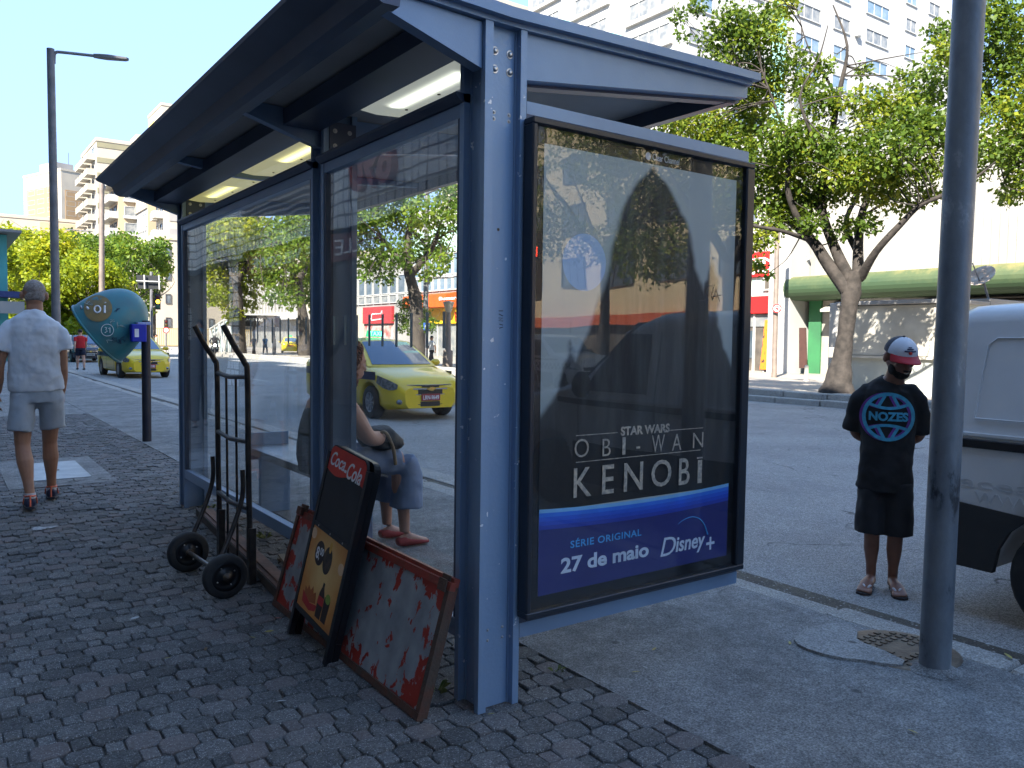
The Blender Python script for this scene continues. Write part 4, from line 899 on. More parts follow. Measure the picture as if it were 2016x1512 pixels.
# white tower at top right
xT, yT, _ = corner(1330, 100, 74)
zT = 62
T, fx, fy = block('white_tower', 'high white apartment tower with mint green tile strips, behind the leafy tree', 'apartment tower', xT, xT+48, yT, yT+22, 0, zT, M_WHITEW)
for u in (6.0, 13.5): fx.slab('mint_strip', u, u+1.6, 10, zT-1, 0, 0.12, M_MINT)
for u in (13.5,): fy.slab('mint_strip', u, u+2.0, 10, zT-1, 0, 0.12, M_MINT)
for k in range(13):
    zz = 13+k*3.05
    for u, wd in ((0.6, 5.0), (8.0, 5.0), (16.0, 5.4)): fx.win(u, zz, wd, 1.7, 4, M_FRAMEW, M_CURT, t=0.12); fx.slab('sill', u-0.3, u+wd+0.3, zz-0.35, zz-0.1, 0, 0.35, M_WHITEW)
    for u, wd in ((1.5, 3.2), (7.5, 4.4), (17.0, 4.2), (23.5, 3.0), (29.5, 4.6), (37.5, 2.4), (42.5, 2.6)):
        fy.win(u, zz+(0.2 if u > 20 else 0), wd, 1.5, 2 if wd < 4 else 3, M_FRAMEW, M_PANEB if (int(u)+k) % 3 else M_CURT, t=0.1)
    for u in (5.2, 27.5): 
        if k % 2: fy.ac(u, zz+0.3)
T, fx, fy = block('cream_tower', 'cream tower top showing just over the shelter roof beside the white tower', 'apartment tower', *(lambda p: (p[0], p[0]+20, p[1], p[1]+16, 0, p[2]))(at(975, 3, D=130)), M_IVORY)
for k in range(4): fx.win(2, 40-k*4, 3, 2, 2)
# behind the camera: what the advertising glass mirrors
T = thing('mirrored_block', 'cream building with dark windows down the street, mirrored in the poster glass', 'building', (XF, -38, GZ))
b = MB(); b.box((XF, -66, GZ), (XF+14, -10, 27)); b.build('wall', mat('warm_cream', (0.62, 0.50, 0.30), 0.85, col2=(0.55, 0.45, 0.28), scale=0.4), T)
fx = Fac(T, (XF, -10), -math.pi/2)
for k in range(6):
    for i in range(11): fx.win(1.5+i*4.8, 5.2+k*3.6, 2.6, 2.0, 3, M_FRAMED, M_PANE)
b = MB(); b.box((XF-0.8, -66, 2.55), (XF-0.001, -10, 3.25)); b.build('orange_fascia', M_ORANGE, T)
b = MB(); b.box((XF-0.05, -65, GZ), (XF-0.001, -11, 2.5)); b.build('shop_opening', M_SHADOWY, T)
# ================================================================ TREES
M_BARK = mat('grey_bark', (0.055, 0.046, 0.04), 0.9, col2=(0.02, 0.017, 0.015), scale=5, detail=9, bump=1.0, bscale=14)
M_BARKD = mat('dark_bark', (0.075, 0.062, 0.05), 0.9, col2=(0.04, 0.033, 0.028), scale=5, detail=9, bump=1.0, bscale=14)
L_NEAR = leaf_mat('leaf_fresh', (0.03, 0.065, 0.010), (0.10, 0.17, 0.016), (0.29, 0.32, 0.028), 0.45)
L_DARK = leaf_mat('leaf_deep', (0.045, 0.095, 0.016), (0.10, 0.18, 0.02), (0.21, 0.28, 0.026), 0.48)
L_LIME = leaf_mat('leaf_lime', (0.09, 0.14, 0.010), (0.23, 0.30, 0.015), (0.42, 0.42, 0.025), 0.5)
def tree(name, label, base, trunk, limbs, clumps, nleaf, lsize, lm, seed, bark=None, twigs=60, group=None, cat='tree', twig_r=0.018, flat=0.8, shell=0.4):
    """trunk: [(point, radius)], limbs: list of the same; clumps: [(centre, radius)]"""
    T = thing(name, label, cat, base, group=group); g = np.random.default_rng(seed); bark = bark or M_BARK
    b = MB(); P = smooth_path([p for p, r in trunk], 4); rr = np.interp(np.linspace(0, 1, len(P)), np.linspace(0, 1, len(trunk)), [r for p, r in trunk])
    rr = [r*(1+0.06*math.sin(i*1.7)) for i, r in enumerate(rr)]
    b.tube(P, rr, 14); b.build('trunk', bark, T)
    tips = []
    for lb in limbs:
        P = smooth_path([p for p, r in lb], 4); rr = np.interp(np.linspace(0, 1, len(P)), np.linspace(0, 1, len(lb)), [r for p, r in lb])
        b = MB(); b.tube(P, rr, 8); b.build('limb', bark, T); tips += P[len(P)//3:]
    tips = np.array(tips) if len(tips) else np.array([trunk[-1][0]])
    b = MB()
    for k in range(twigs):
        c, r = clumps[g.integers(len(clumps))]; c = np.asarray(c); q = c+g.normal(size=3)*r*0.5
        near = tips[np.argsort(np.linalg.norm(tips-q, axis=1))[:3]][g.integers(min(3, len(tips)))]
        mid = (near+q)/2+g.normal(size=3)*0.15*np.linalg.norm(q-near); P = smooth_path([near, mid, q], 4)
        b.tube(P, list(np.linspace(twig_r*1.6, twig_r*0.4, len(P))), 5)
    if twigs: b.build('twigs', bark, T)
    v, f, val = leaves(nleaf, [c for c, r in clumps], [r for c, r in clumps], lsize, seed, flat=flat, shell=shell)
    leaf_obj('crown', v, f, val, lm, T, T['_base']); return T
# ---- the tree on the far kerb, drawn limb by limb
def D22(px, py_, d=0.0): return at(px, py_, D=22.3+d)
g = np.random.default_rng(21)
trunk = [(D22(1648, 775), .47), (D22(1652, 740), .31), (D22(1660, 690), .215), (D22(1668, 630), .195), (D22(1676, 575), .235), (D22(1682, 535), .185)]
limbs = [
 [(D22(1668, 570), .20), (D22(1630, 520), .155), (D22(1600, 475), .13), (D22(1560, 440, .4), .10), (D22(1515, 415, .8), .075), (D22(1490, 398, 1), .04)],
 [(D22(1600, 478), .10), (D22(1570, 430, -.3), .085), (D22(1550, 370, -.6), .07), (D22(1555, 300, -.8), .05), (D22(1530, 220, -1), .03), (D22(1500, 140, -1), .015)],
 [(D22(1672, 550), .17), (D22(1640, 480), .13), (D22(1618, 410), .11), (D22(1625, 330), .095), (D22(1640, 250), .08), (D22(1655, 170), .06), (D22(1668, 90), .035), (D22(1640, 10), .015)],
 [(D22(1690, 550), .16), (D22(1690, 480, .5), .12), (D22(1700, 410, .8), .09), (D22(1740, 340, 1), .075), (D22(1780, 270, 1.2), .055), (D22(1830, 190, 1.4), .035), (D22(1865, 120, 1.5), .02)],
 [(D22(1695, 545), .13), (D22(1725, 495, -.5), .09), (D22(1770, 445, -.8), .075), (D22(1810, 405, -1), .06), (D22(1855, 385, -1.1), .05), (D22(1920, 350, -1.2), .03), (D22(1960, 318, -1.3), .015)],
 [(D22(1690, 500, .5), .09), (D22(1665, 440, 1), .07), (D22(1690, 380, 1.5), .06), (D22(1720, 300, 1.8), .045), (D22(1745, 220, 2), .03)],
 [(D22(1618, 420), .07), (D22(1560, 350, 1), .06), (D22(1520, 280, 1.5), .045), (D22(1480, 210, 1.8), .03), (D22(1440, 150, 2), .015)],
 [(D22(1600, 475), .07), (D22(1540, 455, -1), .05), (D22(1470, 440, -1.5), .04), (D22(1400, 400, -1.5), .03)],
 [(D22(1625, 335), .06), (D22(1600, 270, -1), .045), (D22(1575, 190, -1.2), .03), (D22(1610, 120, -1.2), .02), (D22(1630, 50, -1.2), .01)],
 [(D22(1650, 200), .045), (D22(1620, 140, .3), .03), (D22(1590, 90, .5), .018), (D22(1570, 20, .6), .008)],
 [(D22(1735, 345, 1), .05), (D22(1800, 325, .4), .04), (D22(1850, 290, 0), .025), (D22(1880, 250, 0), .012)],
 [(D22(1690, 430, .8), .04), (D22(1770, 380, .5), .03), (D22(1840, 320, .3), .02)],
]
cl = []
def C(px, py_, r, k=1, jit=0.9, dd=0):
    for i in range(k): cl.append((D22(px+g.normal()*12*(k > 1), py_+g.normal()*12*(k > 1), dd+g.normal()*jit), r))
for px_, py_, r in [(1290,225,.55),(1330,240,.65),(1380,240,.8),(1430,260,.9),(1480,250,.9),(1400,190,.6),(1450,190,.7),(1500,190,.8),(1350,205,.5),(1510,330,.9),(1545,270,.8),(1470,330,.7),(1530,390,.8),(1480,400,.6),(1495,470,.55),(1440,300,.8),(1390,290,.6),
    (1440,40,.65),(1410,75,.55),(1470,75,.7),(1500,40,.55),(1430,120,.65),(1490,125,.7),(1525,70,.5),(1395,130,.4),(1335,30,.3),(1345,70,.25),(1375,15,.35),(1540,15,.5),(1520,150,.5),
    (1570,330,.9),(1600,390,.7),(1590,270,.8),(1610,200,.6),(1640,300,.7),(1580,170,.6),(1560,120,.5),(1640,380,.55),(1560,430,.5),(1620,130,.4),
    (1680,300,.7),(1720,250,.75),(1760,290,.8),(1800,250,.8),(1700,200,.55),(1760,200,.6),(1820,200,.75),(1840,150,.65),(1800,330,.7),(1740,380,.55),(1680,370,.5),(1850,260,.7),(1845,330,.5),(1860,100,.5),(1850,60,.45),(1700,140,.3),(1780,150,.35),(1670,440,.35),(1650,460,.3),(1490,520,.3),(1510,540,.2),(1760,340,.5),(1420,350,.7),(1450,400,.6),(1520,440,.55),(1560,400,.7),(1600,440,.45),(1710,440,.4),(1720,340,.7),(1660,340,.6),(1780,400,.45),(1830,380,.4),(1640,200,.5)]: C(px_, py_, r, 1)
tree('street_tree', 'leafy forked tree with bare upper twigs on the far kerb behind the capped man', D22(1648, 772), trunk, limbs, cl, 33000, 0.13, L_NEAR, 5, twigs=150, twig_r=0.013, shell=0.15)
# ---- tree entering at the upper right edge
cl = []
def E(px, py_, r): cl.append((at(px, py_, D=25+g.normal()*0.9), r))
for q in [(1950,60,.7),(2000,60,.8),(1960,120,.8),(2010,140,.9),(1900,140,.5),(1940,200,.8),(2000,220,.9),(1890,220,.5),(1900,280,.6),(1960,290,.8),(2010,310,.8),(1920,340,.4),(2000,370,.6),(1985,390,.35),(1900,60,.5),(1930,20,.5),(1890,100,.6),(2060,120,1.2),(2070,250,1.3),(2060,20,1.0),(2120,180,1.5),(2070,350,.8),(1960,20,.6),(2130,60,1.4)]: E(*q)
bs = at(2140, 760, D=25)
tree('edge_tree', 'dense bright tree reaching in at the upper right corner', (bs[0], bs[1], GZ), [((bs[0], bs[1], GZ), .3), ((bs[0]+.1, bs[1], 2), .22), (at(2110, 420, D=25), .2)],
     [[(at(2110, 430, D=25), .16), (at(2040, 300, D=25), .09), (at(1960, 200, D=25), .05), (at(1900, 130, D=25), .02)], [(at(2110, 430, D=25), .16), (at(2120, 250, D=25.5), .09), (at(2060, 60, D=25), .04)], [(at(2080, 380, D=25), .08), (at(1990, 330, D=24.6), .04), (at(1910, 250, D=24.5), .015)]], cl, 17000, 0.14, L_NEAR, 8, twigs=70, twig_r=0.014, shell=0.15)
# ---- trees seen through the shelter glass
def blob_tree(name, label, px, D, pyb, clumps_px, nleaf, ls, lm, seed, trunk_px, r0, group=None, limbs_px=(), bark=None, jit=0.05):
    gg = np.random.default_rng(seed); cl = [(at(x, y, D=D*(1+gg.normal()*jit)), r) for x, y, r in clumps_px]
    tp = [(at(x, y, D=D), r0*(1-0.55*i/max(1, len(trunk_px)-1))) for i, (x, y) in enumerate(trunk_px)]
    lb = [[(at(x, y, D=D*(1+gg.normal()*0.02)), r0*0.5*(1-0.8*i/(len(L_)-1))) for i, (x, y) in enumerate(L_)] for L_ in limbs_px]
    b0 = tp[0][0]; return tree(name, label, b0, tp, lb, cl, nleaf, ls, lm, seed, twigs=40, group=group, bark=bark or M_BARKD, twig_r=r0*0.08, shell=0.3)
G1 = 'trees seen through the shelter glass'
blob_tree('street_tree', 'broad tree with hanging foliage behind the waiting taxi, seen through the near pane', 815, 40, 700, [(730,430,1.1),(760,410,1.1),(790,440,1.2),(830,420,1.1),(870,400,.9),(890,370,.8),(860,350,.8),(720,470,.9),(740,510,.9),(780,500,1.1),(820,490,1.1),(860,480,1.0),(880,440,.8),(715,530,.6),(760,540,.7),(860,520,.7),(870,500,.7),(840,540,.5),(800,380,1),(750,370,.9),(700,440,.8),(690,500,.8),(660,470,.9),(670,420,.9),(700,380,.9),(900,420,.6),(720,545,.35),(905,390,.8),(920,360,.8)], 9000, .22, L_DARK, 31, [(822,712),(822,650),(818,590),(806,540),(800,500)], .42, G1, [[(806,545),(850,490),(870,430)],[(803,530),(760,480),(730,430)],[(800,500),(810,430),(830,380)]])
blob_tree('street_tree', 'short bushy tree around the trunk behind the waiting taxi', 810, 42, 690, [(800,600,.55),(820,590,.5),(795,625,.5),(830,620,.6),(815,645,.55),(845,640,.45),(790,645,.35)], 1800, .16, L_DARK, 32, [(812,690),(814,640),(812,600)], .1, G1)
blob_tree('street_tree', 'tall tree with a straight trunk in the middle of the left pane', 592, 62, 690, [(560,470,1.7),(590,455,1.7),(620,480,1.6),(540,510,1.6),(575,500,1.8),(610,520,1.6),(550,555,1.4),(590,560,1.6),(625,550,1.4),(530,540,1.2),(575,590,1.0),(540,585,.9),(610,590,1.0),(640,510,1.6),(640,450,1.6),(600,425,1.4),(565,435,1.2)], 7000, .33, L_DARK, 33, [(600,700),(598,640),(592,590),(586,540)], .5, G1, [[(588,560),(560,500),(550,470)],[(588,550),(615,500),(625,470)]])
blob_tree('street_tree', 'yellow green tree at the left of the glass with a thick trunk', 468, 68, 690, [(430,470,1.9),(460,450,1.9),(495,445,1.9),(425,510,1.8),(470,500,2.0),(510,490,1.8),(430,550,1.6),(470,550,1.8),(510,540,1.7),(420,440,1.3),(450,590,1.2),(490,590,1.3),(460,620,.9),(420,580,1.1),(530,460,1.6),(440,430,1.5),(480,420,1.3),(400,480,1.4),(390,530,1.3)], 8000, .36, L_LIME, 34, [(470,700),(470,640),(468,590),(466,540)], .62, G1, [[(467,560),(440,500),(430,460)],[(467,550),(500,500),(510,450)]])
# ---- the green clump at the far left
G2 = 'trees at the far end of the street'
for i, (lab, D, px, cp, n, ls, lm, tp, r0) in enumerate([
 ('rounded lime tree at the left edge, above the walking man', 74, 40, [(15,490,1.6),(45,475,1.5),(20,530,1.7),(60,520,1.6),(70,490,1.2),(30,570,1.5),(60,570,1.5),(10,460,1.2),(45,610,1.2),(5,540,1.4),(-20,500,2),(20,620,1.2)], 8000, .34, L_LIME, [(35,700),(38,640),(40,590)], .3),
 ('bright lime tree just left of the grey lamp post', 66, 95, [(80,500,1.4),(110,480,1.5),(95,540,1.7),(70,560,1.4),(130,520,1.5),(120,570,1.6),(90,600,1.5),(60,600,1.2),(130,610,1.4),(105,640,1.1),(75,635,1.0)], 8500, .31, L_LIME, [(105,715),(103,660),(102,620)], .28),
 ('bright lime tree between the grey lamp post and the thin pole', 62, 165, [(140,540,1.4),(165,520,1.4),(190,540,1.4),(215,545,1.3),(150,585,1.5),(185,590,1.6),(220,590,1.5),(165,625,1.3),(200,630,1.3),(235,570,1.1),(240,610,1.1),(140,625,1.2),(215,650,.9),(150,650,.9)], 9000, .29, L_LIME, [(170,712),(171,660),(172,620)], .28),
 ('taller deep green tree behind the thin pole', 84, 230, [(150,475,1.5),(185,490,1.7),(225,495,1.9),(255,490,1.7),(215,530,1.8),(255,530,1.8),(285,510,1.5),(240,475,1.3),(270,570,1.5),(290,550,1.3),(250,600,1.4),(280,610,1.2)], 8000, .36, L_DARK, [(255,705),(256,650),(256,600)], .35),
 ('small deep green tree beside the shelter post', 92, 305, [(300,495,1.3),(315,510,1.3),(305,530,1.4),(290,545,1.2),(320,480,.9),(310,560,1.0),(325,530,.9),(298,580,.9)], 3500, .36, L_DARK, [(303,700),(303,640),(304,590)], .28),
 ('dark tree low behind the telephone hood', 80, 130, [(150,660,1.3),(110,670,1.2),(190,660,1.3),(230,650,1.4),(265,640,1.1),(70,660,1.3),(30,660,1.4),(-10,640,1.6)], 5000, .36, L_DARK, [(140,706),(140,690),(140,670)], .3)]):
    blob_tree('street_tree', lab, px, D, 700, cp, n, ls, lm, 50+i, tp, r0, G2)
# ---- trees mirrored in the poster glass (down the street behind the photographer)
def simple_tree(x, y, h, r, seed, lm, label, n=9000):
    gg = np.random.default_rng(seed); cl = []
    for k in range(26):
        a = gg.uniform(0, 6.28); rr = r*math.sqrt(gg.random())*0.9; cl.append(((x+rr*math.cos(a), y+rr*math.sin(a), h*gg.uniform(0.42, 0.95)), r*gg.uniform(0.22, 0.36)))
    return tree('street_tree', label, (x, y, GZ), [((x, y, GZ), .28), ((x+.1, y, h*.25), .2), ((x+.1, y+.1, h*.5), .16)], [[((x+.1, y+.1, h*.4), .12), ((x+math.cos(a)*r*.5, y+math.sin(a)*r*.5, h*.65), .06), ((x+math.cos(a)*r*.8, y+math.sin(a)*r*.8, h*.8), .02)] for a in (0.3, 1.8, 3.4, 5.0)], cl, n, .17, lm, seed, twigs=30, group='trees down the street, mirrored in the poster', bark=M_BARKD)
simple_tree(18.5, -20, 10.5, 4.4, 71, L_NEAR, 'tree mirrored at the left of the poster glass', 11000)
simple_tree(19.5, -15.2, 9.8, 3.6, 72, L_NEAR, 'tree mirrored at the right of the poster glass', 10000)
simple_tree(19, -32, 11, 4.6, 73, L_DARK, 'farther tree mirrored behind the traffic light in the poster', 7000)
# ================================================================ STREET OBJECTS
M_TUBEB = mat('worn_black_tube', (0.035, 0.03, 0.03), 0.38, 0.5, col2=(0.07, 0.06, 0.055), scale=14, bump=0.15)
M_RUB = mat('black_rubber', (0.014, 0.014, 0.016), 0.65, col2=(0.025, 0.025, 0.026), scale=20)
M_RIM = mat('black_rim', (0.02, 0.021, 0.024), 0.3, 0.3)
# ---- hand truck parked against the glass
t = thing('hand_truck', 'black tubular hand truck with two rubber wheels parked against the shelter glass', 'hand truck', (-0.25, 2.35, 0))
YL, YR, XU = 2.67, 2.07, -0.20
for y in (YL, YR):
    b = MB(); b.tube(smooth_path([(XU+0.012, y, 0.012), (XU, y, 0.6), (XU-0.004, y, 1.17), (XU-0.02, y, 1.255), (XU-0.075, y, 1.345), (XU-0.135, y, 1.462)], 5), 0.0165, 12, caps=False)
    b.tube(smooth_path([(XU+0.012, y, 0.012), (XU, y, 0.6), (XU-0.004, y, 1.17), (XU-0.02, y, 1.255), (XU-0.075, y, 1.345), (XU-0.134, y, 1.461)], 5), 0.012, 10)
    b.build('upright', M_TUBEB, t)
    ya = y
    b = MB(); b.tube(smooth_path([(XU-0.034, ya, 0.655), (XU-0.036, ya, 0.50), (XU-0.10, ya-0.02, 0.32), (-0.40, ya-0.06, 0.125)], 5), 0.0135, 10); b.build('brace', M_TUBEB, t)
    b = MB(); b.box((XU-0.006, y-0.03, 0.0), (XU+0.034, y+0.03, 0.32), 0.004); b.build('foot_plate', M_TUBEB, t)
for z in (1.175, 0.81, 0.43):
    b = MB(); b.tube([(XU-0.002, YL-0.01, z), (XU-0.014, (YL+YR)/2, z-0.012), (XU-0.002, YR+0.01, z)], 0.0145, 10); b.build('cross_bar', M_TUBEB, t)
for y in (2.47, 2.28):
    b = MB(); b.tube([(XU-0.006, y, 1.17), (XU, y, 0.03)], 0.0075, 8); b.build('rod', M_TUBEB, t)
b = MB(); b.box((XU, YR-0.02, 0.004), (XU+0.17, YL+0.02, 0.014), 0.003); b.build('toe_plate', M_TUBEB, t)
wN, wF = np.array([-0.385, 1.885, 0.119]), np.array([-0.425, 2.50, 0.119])
b = MB(); b.tube([wN, wF], 0.012, 10); b.build('axle', mat('worn_steel', (0.30, 0.28, 0.26), 0.4, 0.8), t)
for c in (wN, wF):
    ax = (wN-wF)/np.linalg.norm(wN-wF)
    b = MB(); b.lathe([(0.078, -0.024), (0.108, -0.026), (0.117, -0.018), (0.119, 0), (0.117, 0.018), (0.108, 0.026), (0.078, 0.024)], c, ax, 36); w_ = b.build('wheel', M_RUB, t)
    w_['_base'] = t['_base']
    b = MB(); b.lathe([(0.0, -0.012), (0.06, -0.012), (0.08, -0.022), (0.0805, 0.022), (0.06, 0.010), (0.032, 0.012), (0.026, 0.03), (0.0, 0.03)], c, ax, 30); b.build('rim', M_RIM, w_)
    b = MB(); b.lathe([(0.0, 0.05), (0.010, 0.05), (0.011, 0.031), (0.024, 0.0305), (0.024, 0.028)], c, ax, 14); b.build('hub_cap', mat('greasy_hub', (0.12, 0.09, 0.07), 0.4, 0.7), w_)
    u = np.cross(ax, (0, 0, 1)); u /= np.linalg.norm(u); v = np.cross(ax, u)
    for k in range(4):
        a = k*math.pi/2+0.5; q = c+(u*math.cos(a)+v*math.sin(a))*0.052+ax*0.0125
        b = MB(); b.lathe([(0, 0.005), (0.0035, 0.0045), (0.0045, 0)], q, ax, 8); b.build('rim_bolt', M_BOLT, w_)
# ---- peeling red metal boards leaning on the lower rail
def peel_mat(name):
    m, nt, bs, out = nodes(name); L = nt.links; N = nt.nodes.new
    tc = N('ShaderNodeTexCoord'); mp = N('ShaderNodeMapping'); mp.inputs['Scale'].default_value = (15, 15, 11); L.new(tc.outputs['Object'], mp.inputs[0])
    n = N('ShaderNodeTexNoise'); n.inputs['Scale'].default_value = 1.1; n.inputs['Detail'].default_value = 12; n.inputs['Roughness'].default_value = 0.62; n.inputs['Distortion'].default_value = 0.5; L.new(mp.outputs[0], n.inputs[0])
    sp = N('ShaderNodeSeparateXYZ'); L.new(tc.outputs['Object'], sp.inputs[0])
    # more paint survives near the rim (a wear pattern with its own shape)
    ab = N('ShaderNodeMath'); ab.operation = 'ABSOLUTE'; L.new(sp.outputs['Y'], ab.inputs[0])
    e1 = N('ShaderNodeMapRange'); e1.inputs[1].default_value = 0.50; e1.inputs[2].default_value = 0.80; e1.inputs[3].default_value = 0; e1.inputs[4].default_value = 0.14; L.new(ab.outputs[0], e1.inputs[0])
    az = N('ShaderNodeMath'); az.operation = 'SUBTRACT'; az.inputs[1].default_value = 0.25; L.new(sp.outputs['Z'], az.inputs[0]); ab2 = N('ShaderNodeMath'); ab2.operation = 'ABSOLUTE'; L.new(az.outputs[0], ab2.inputs[0])
    e2 = N('ShaderNodeMapRange'); e2.inputs[1].default_value = 0.14; e2.inputs[2].default_value = 0.25; e2.inputs[3].default_value = 0; e2.inputs[4].default_value = 0.13; L.new(ab2.outputs[0], e2.inputs[0])
    s1 = N('ShaderNodeMath'); s1.operation = 'ADD'; L.new(n.outputs['Fac'], s1.inputs[0]); L.new(e1.outputs[0], s1.inputs[1]); s2 = N('ShaderNodeMath'); s2.operation = 'ADD'; L.new(s1.outputs[0], s2.inputs[0]); L.new(e2.outputs[0], s2.inputs[1])
    mk = N('ShaderNodeMapRange'); mk.inputs[1].default_value = 0.598; mk.inputs[2].default_value = 0.61; L.new(s2.outputs[0], mk.inputs[0])
    n2 = N('ShaderNodeTexNoise'); n2.inputs['Scale'].default_value = 9; n2.inputs['Detail'].default_value = 9; L.new(tc.outputs['Object'], n2.inputs[0])
    cz = N('ShaderNodeValToRGB'); cz.color_ramp.elements[0].color = (0.20, 0.215, 0.23, 1); cz.color_ramp.elements[0].position = 0.3; cz.color_ramp.elements[1].color = (0.36, 0.38, 0.40, 1); cz.color_ramp.elements[1].position = 0.72; L.new(n2.outputs['Fac'], cz.inputs[0])
    cr = N('ShaderNodeValToRGB'); cr.color_ramp.elements[0].color = (0.30, 0.024, 0.014, 1); cr.color_ramp.elements[1].color = (0.42, 0.042, 0.024, 1); L.new(n2.outputs['Fac'], cr.inputs[0])
    mx = N('ShaderNodeMix'); mx.data_type = 'RGBA'; L.new(mk.outputs[0], mx.inputs[0]); L.new(cz.outputs[0], mx.inputs[6]); L.new(cr.outputs[0], mx.inputs[7]); L.new(mx.outputs[2], bs.inputs['Base Color'])
    bs.inputs['Roughness'].default_value = 0.5; bs.inputs['Metallic'].default_value = 0.15
    bp = N('ShaderNodeBump'); bp.inputs['Strength'].default_value = 0.4; bp.inputs['Distance'].default_value = 0.004; L.new(mk.outputs[0], bp.inputs['Height']); L.new(bp.outputs[0], bs.inputs['Normal']); return m
M_PEEL = peel_mat('peeling_red_sheet')
M_RUST = mat('rusty_angle_iron', (0.15, 0.055, 0.035), 0.7, 0.3, col2=(0.09, 0.065, 0.05), scale=12, detail=9, bump=0.4)
M_REDF = mat('red_frame_paint', (0.34, 0.04, 0.025), 0.55, 0.1, col2=(0.18, 0.05, 0.03), scale=10, detail=9, bump=0.2)
def leaning_board(off, label, y0, y1, x_b, x_t, zt):
    T = thing('metal_board', label, 'metal board', (x_b, (y0+y1)/2, 0), group='red metal boards leaning on the shelter')
    o = np.array([x_b, y0, 0.0]); uz = np.array([x_t-x_b, 0, zt]); H = np.linalg.norm(uz); uz /= H; uy = np.array([0, 1.0, 0]); n = np.cross(uy, uz); n = -n if n[0] > 0 else n; W = y1-y0
    def bar(u0, u1, v0, v1, d0, d1, nm, m):
        c = o+uy*(u0+u1)/2+uz*(v0+v1)/2+n*(d0+d1)/2; b = MB(); b.obox(c, uy, uz, n, (u1-u0)/2, (v1-v0)/2, abs(d1-d0)/2); return b.build(nm, m, T)
    bar(0.028, W-0.028, 0.028, H-0.03, -0.006, 0.004, 'sheet', M_PEEL)
    bar(0, W, 0, 0.028, -0.014, 0.014, 'frame_bar', M_RUST); bar(0, W, H-0.03, H, -0.014, 0.012, 'frame_bar', M_REDF)
    bar(0, 0.028, 0.0285, H-0.0305, -0.014, 0.0125, 'frame_bar', M_RUST); bar(W-0.028, W, 0.0285, H-0.0305, -0.014, 0.0125, 'frame_bar', M_RUST)
    bar(0.02, 0.075, H-0.04, H+0.006, 0.0145, 0.02, 'hinge', M_RUST); bar(W-0.09, W-0.03, H-0.02, H+0.02, 0.0145, 0.03, 'latch', M_RUST); return T
leaning_board(0, 'peeling red and galvanised metal board leaning on the shelter, the front one', 0.075, 1.635, -0.205, -0.065, 0.49)
leaning_board(1, 'second red framed metal board tucked behind the front peeling one', 0.085, 1.63, -0.183, -0.043, 0.499)
# ---- folding pavement sign
t = thing('menu_board', 'black folding pavement sign with red header and orange drinks poster', 'pavement sign', (-0.26, 0.95, 0))
o = np.array([-0.268, 1.205, 0.0]); tp = np.array([-0.088, 1.118, 0.905]); uz = tp-o; Hh = np.linalg.norm(uz); uz /= Hh
ux = np.array([0.0, -1.0, 0.0]); ux -= uz*(ux@uz); ux /= np.linalg.norm(ux); n = np.cross(ux, uz); n = n if n[0] < 0 else -n
def mb_box(u0, u1, v0, v1, d0, d1, nm, m, par=None):
    c = o+ux*(u0+u1)/2+uz*(v0+v1)/2+n*(d0+d1)/2; b = MB(); b.obox(c, ux, uz, n, (u1-u0)/2, (v1-v0)/2, abs(d1-d0)/2); return b.build(nm, m, par or t)
def mb_poly(pts, d, th, nm, m, par=None):
    b = MB(); k = len(pts); vs = [o+ux*u+uz*v+n*d for u, v in pts]+[o+ux*u+uz*v+n*(d+th) for u, v in pts]
    b.add(vs, [tuple(range(k)), tuple(range(2*k-1, k-1, -1))]+[(i, i+k, (i+1) % k+k, (i+1) % k) for i in range(k)]); return b.build(nm, m, par or t)
WB = 0.455; M_BLK = mat('black_frame', (0.012, 0.012, 0.015), 0.35); M_CHALK = mat('chalk_slate', (0.02, 0.02, 0.024), 0.75, col2=(0.03, 0.03, 0.034), scale=5)
def arch(w0, w1, v0, v1, r=0.05, k=6):
    return [(w0, v0), (w1, v0)]+[(w1-r+r*math.cos(a), v1-r+r*math.sin(a)) for a in np.linspace(0, math.pi/2, k)]+[(w0+r+r*math.cos(a), v1-r+r*math.sin(a)) for a in np.linspace(math.pi/2, math.pi, k)]
mb_poly(arch(0.026, WB-0.026, 0.13, Hh, 0.045), 0.010, 0.012, 'panel', M_CHALK)
mb_box(0.0, 0.026, 0.0, Hh-0.04, -0.002, 0.026, 'leg', M_BLK); mb_box(WB-0.026, WB, 0.0, Hh-0.04, -0.002, 0.026, 'leg', M_BLK)
mb_box(0.027, WB-0.027, 0.13, 0.155, 0.0222, 0.0255, 'rail', M_BLK); mb_box(0.027, WB-0.027, 0.535, 0.555, 0.0222, 0.0255, 'rail', M_BLK)
mb_poly(arch(0.0, WB, 0.13, Hh-0.004, 0.055), -0.034, 0.03, 'back_leaf', M_BLK)
mb_box(0.0, 0.028, 0.0, 0.129, -0.034, -0.006, 'leg', M_BLK); mb_box(WB-0.028, WB, 0.0, 0.129, -0.034, -0.006, 'leg', M_BLK)
wave = [(0.03+(WB-0.06)*i/16, Hh-0.118-0.016*math.sin(i/16*6.28)) for i in range(17)]
top = arch(0.03, WB-0.03, Hh-0.1, Hh-0.006, 0.042)[2:]
M_COLA = mat('header_red', (0.62, 0.03, 0.015), 0.45)
hd = mb_poly(wave+top, 0.0225, 0.002, 'header', M_COLA)
tb = text_mb('Coca', (0.05, 0.215, Hh-0.095, Hh-0.03), o+n*0.0247, ux, uz, 0.001, shear=0.35, bold=0.012); 
def fix(b): return b
tb.build('header_lettering', M_WHITE, t); text_mb('-Cola', (0.215, 0.40, Hh-0.115, Hh-0.04), o+n*0.0247, ux, uz, 0.001, shear=0.35, bold=0.012).build('header_lettering', M_WHITE, t)
M_POST = None
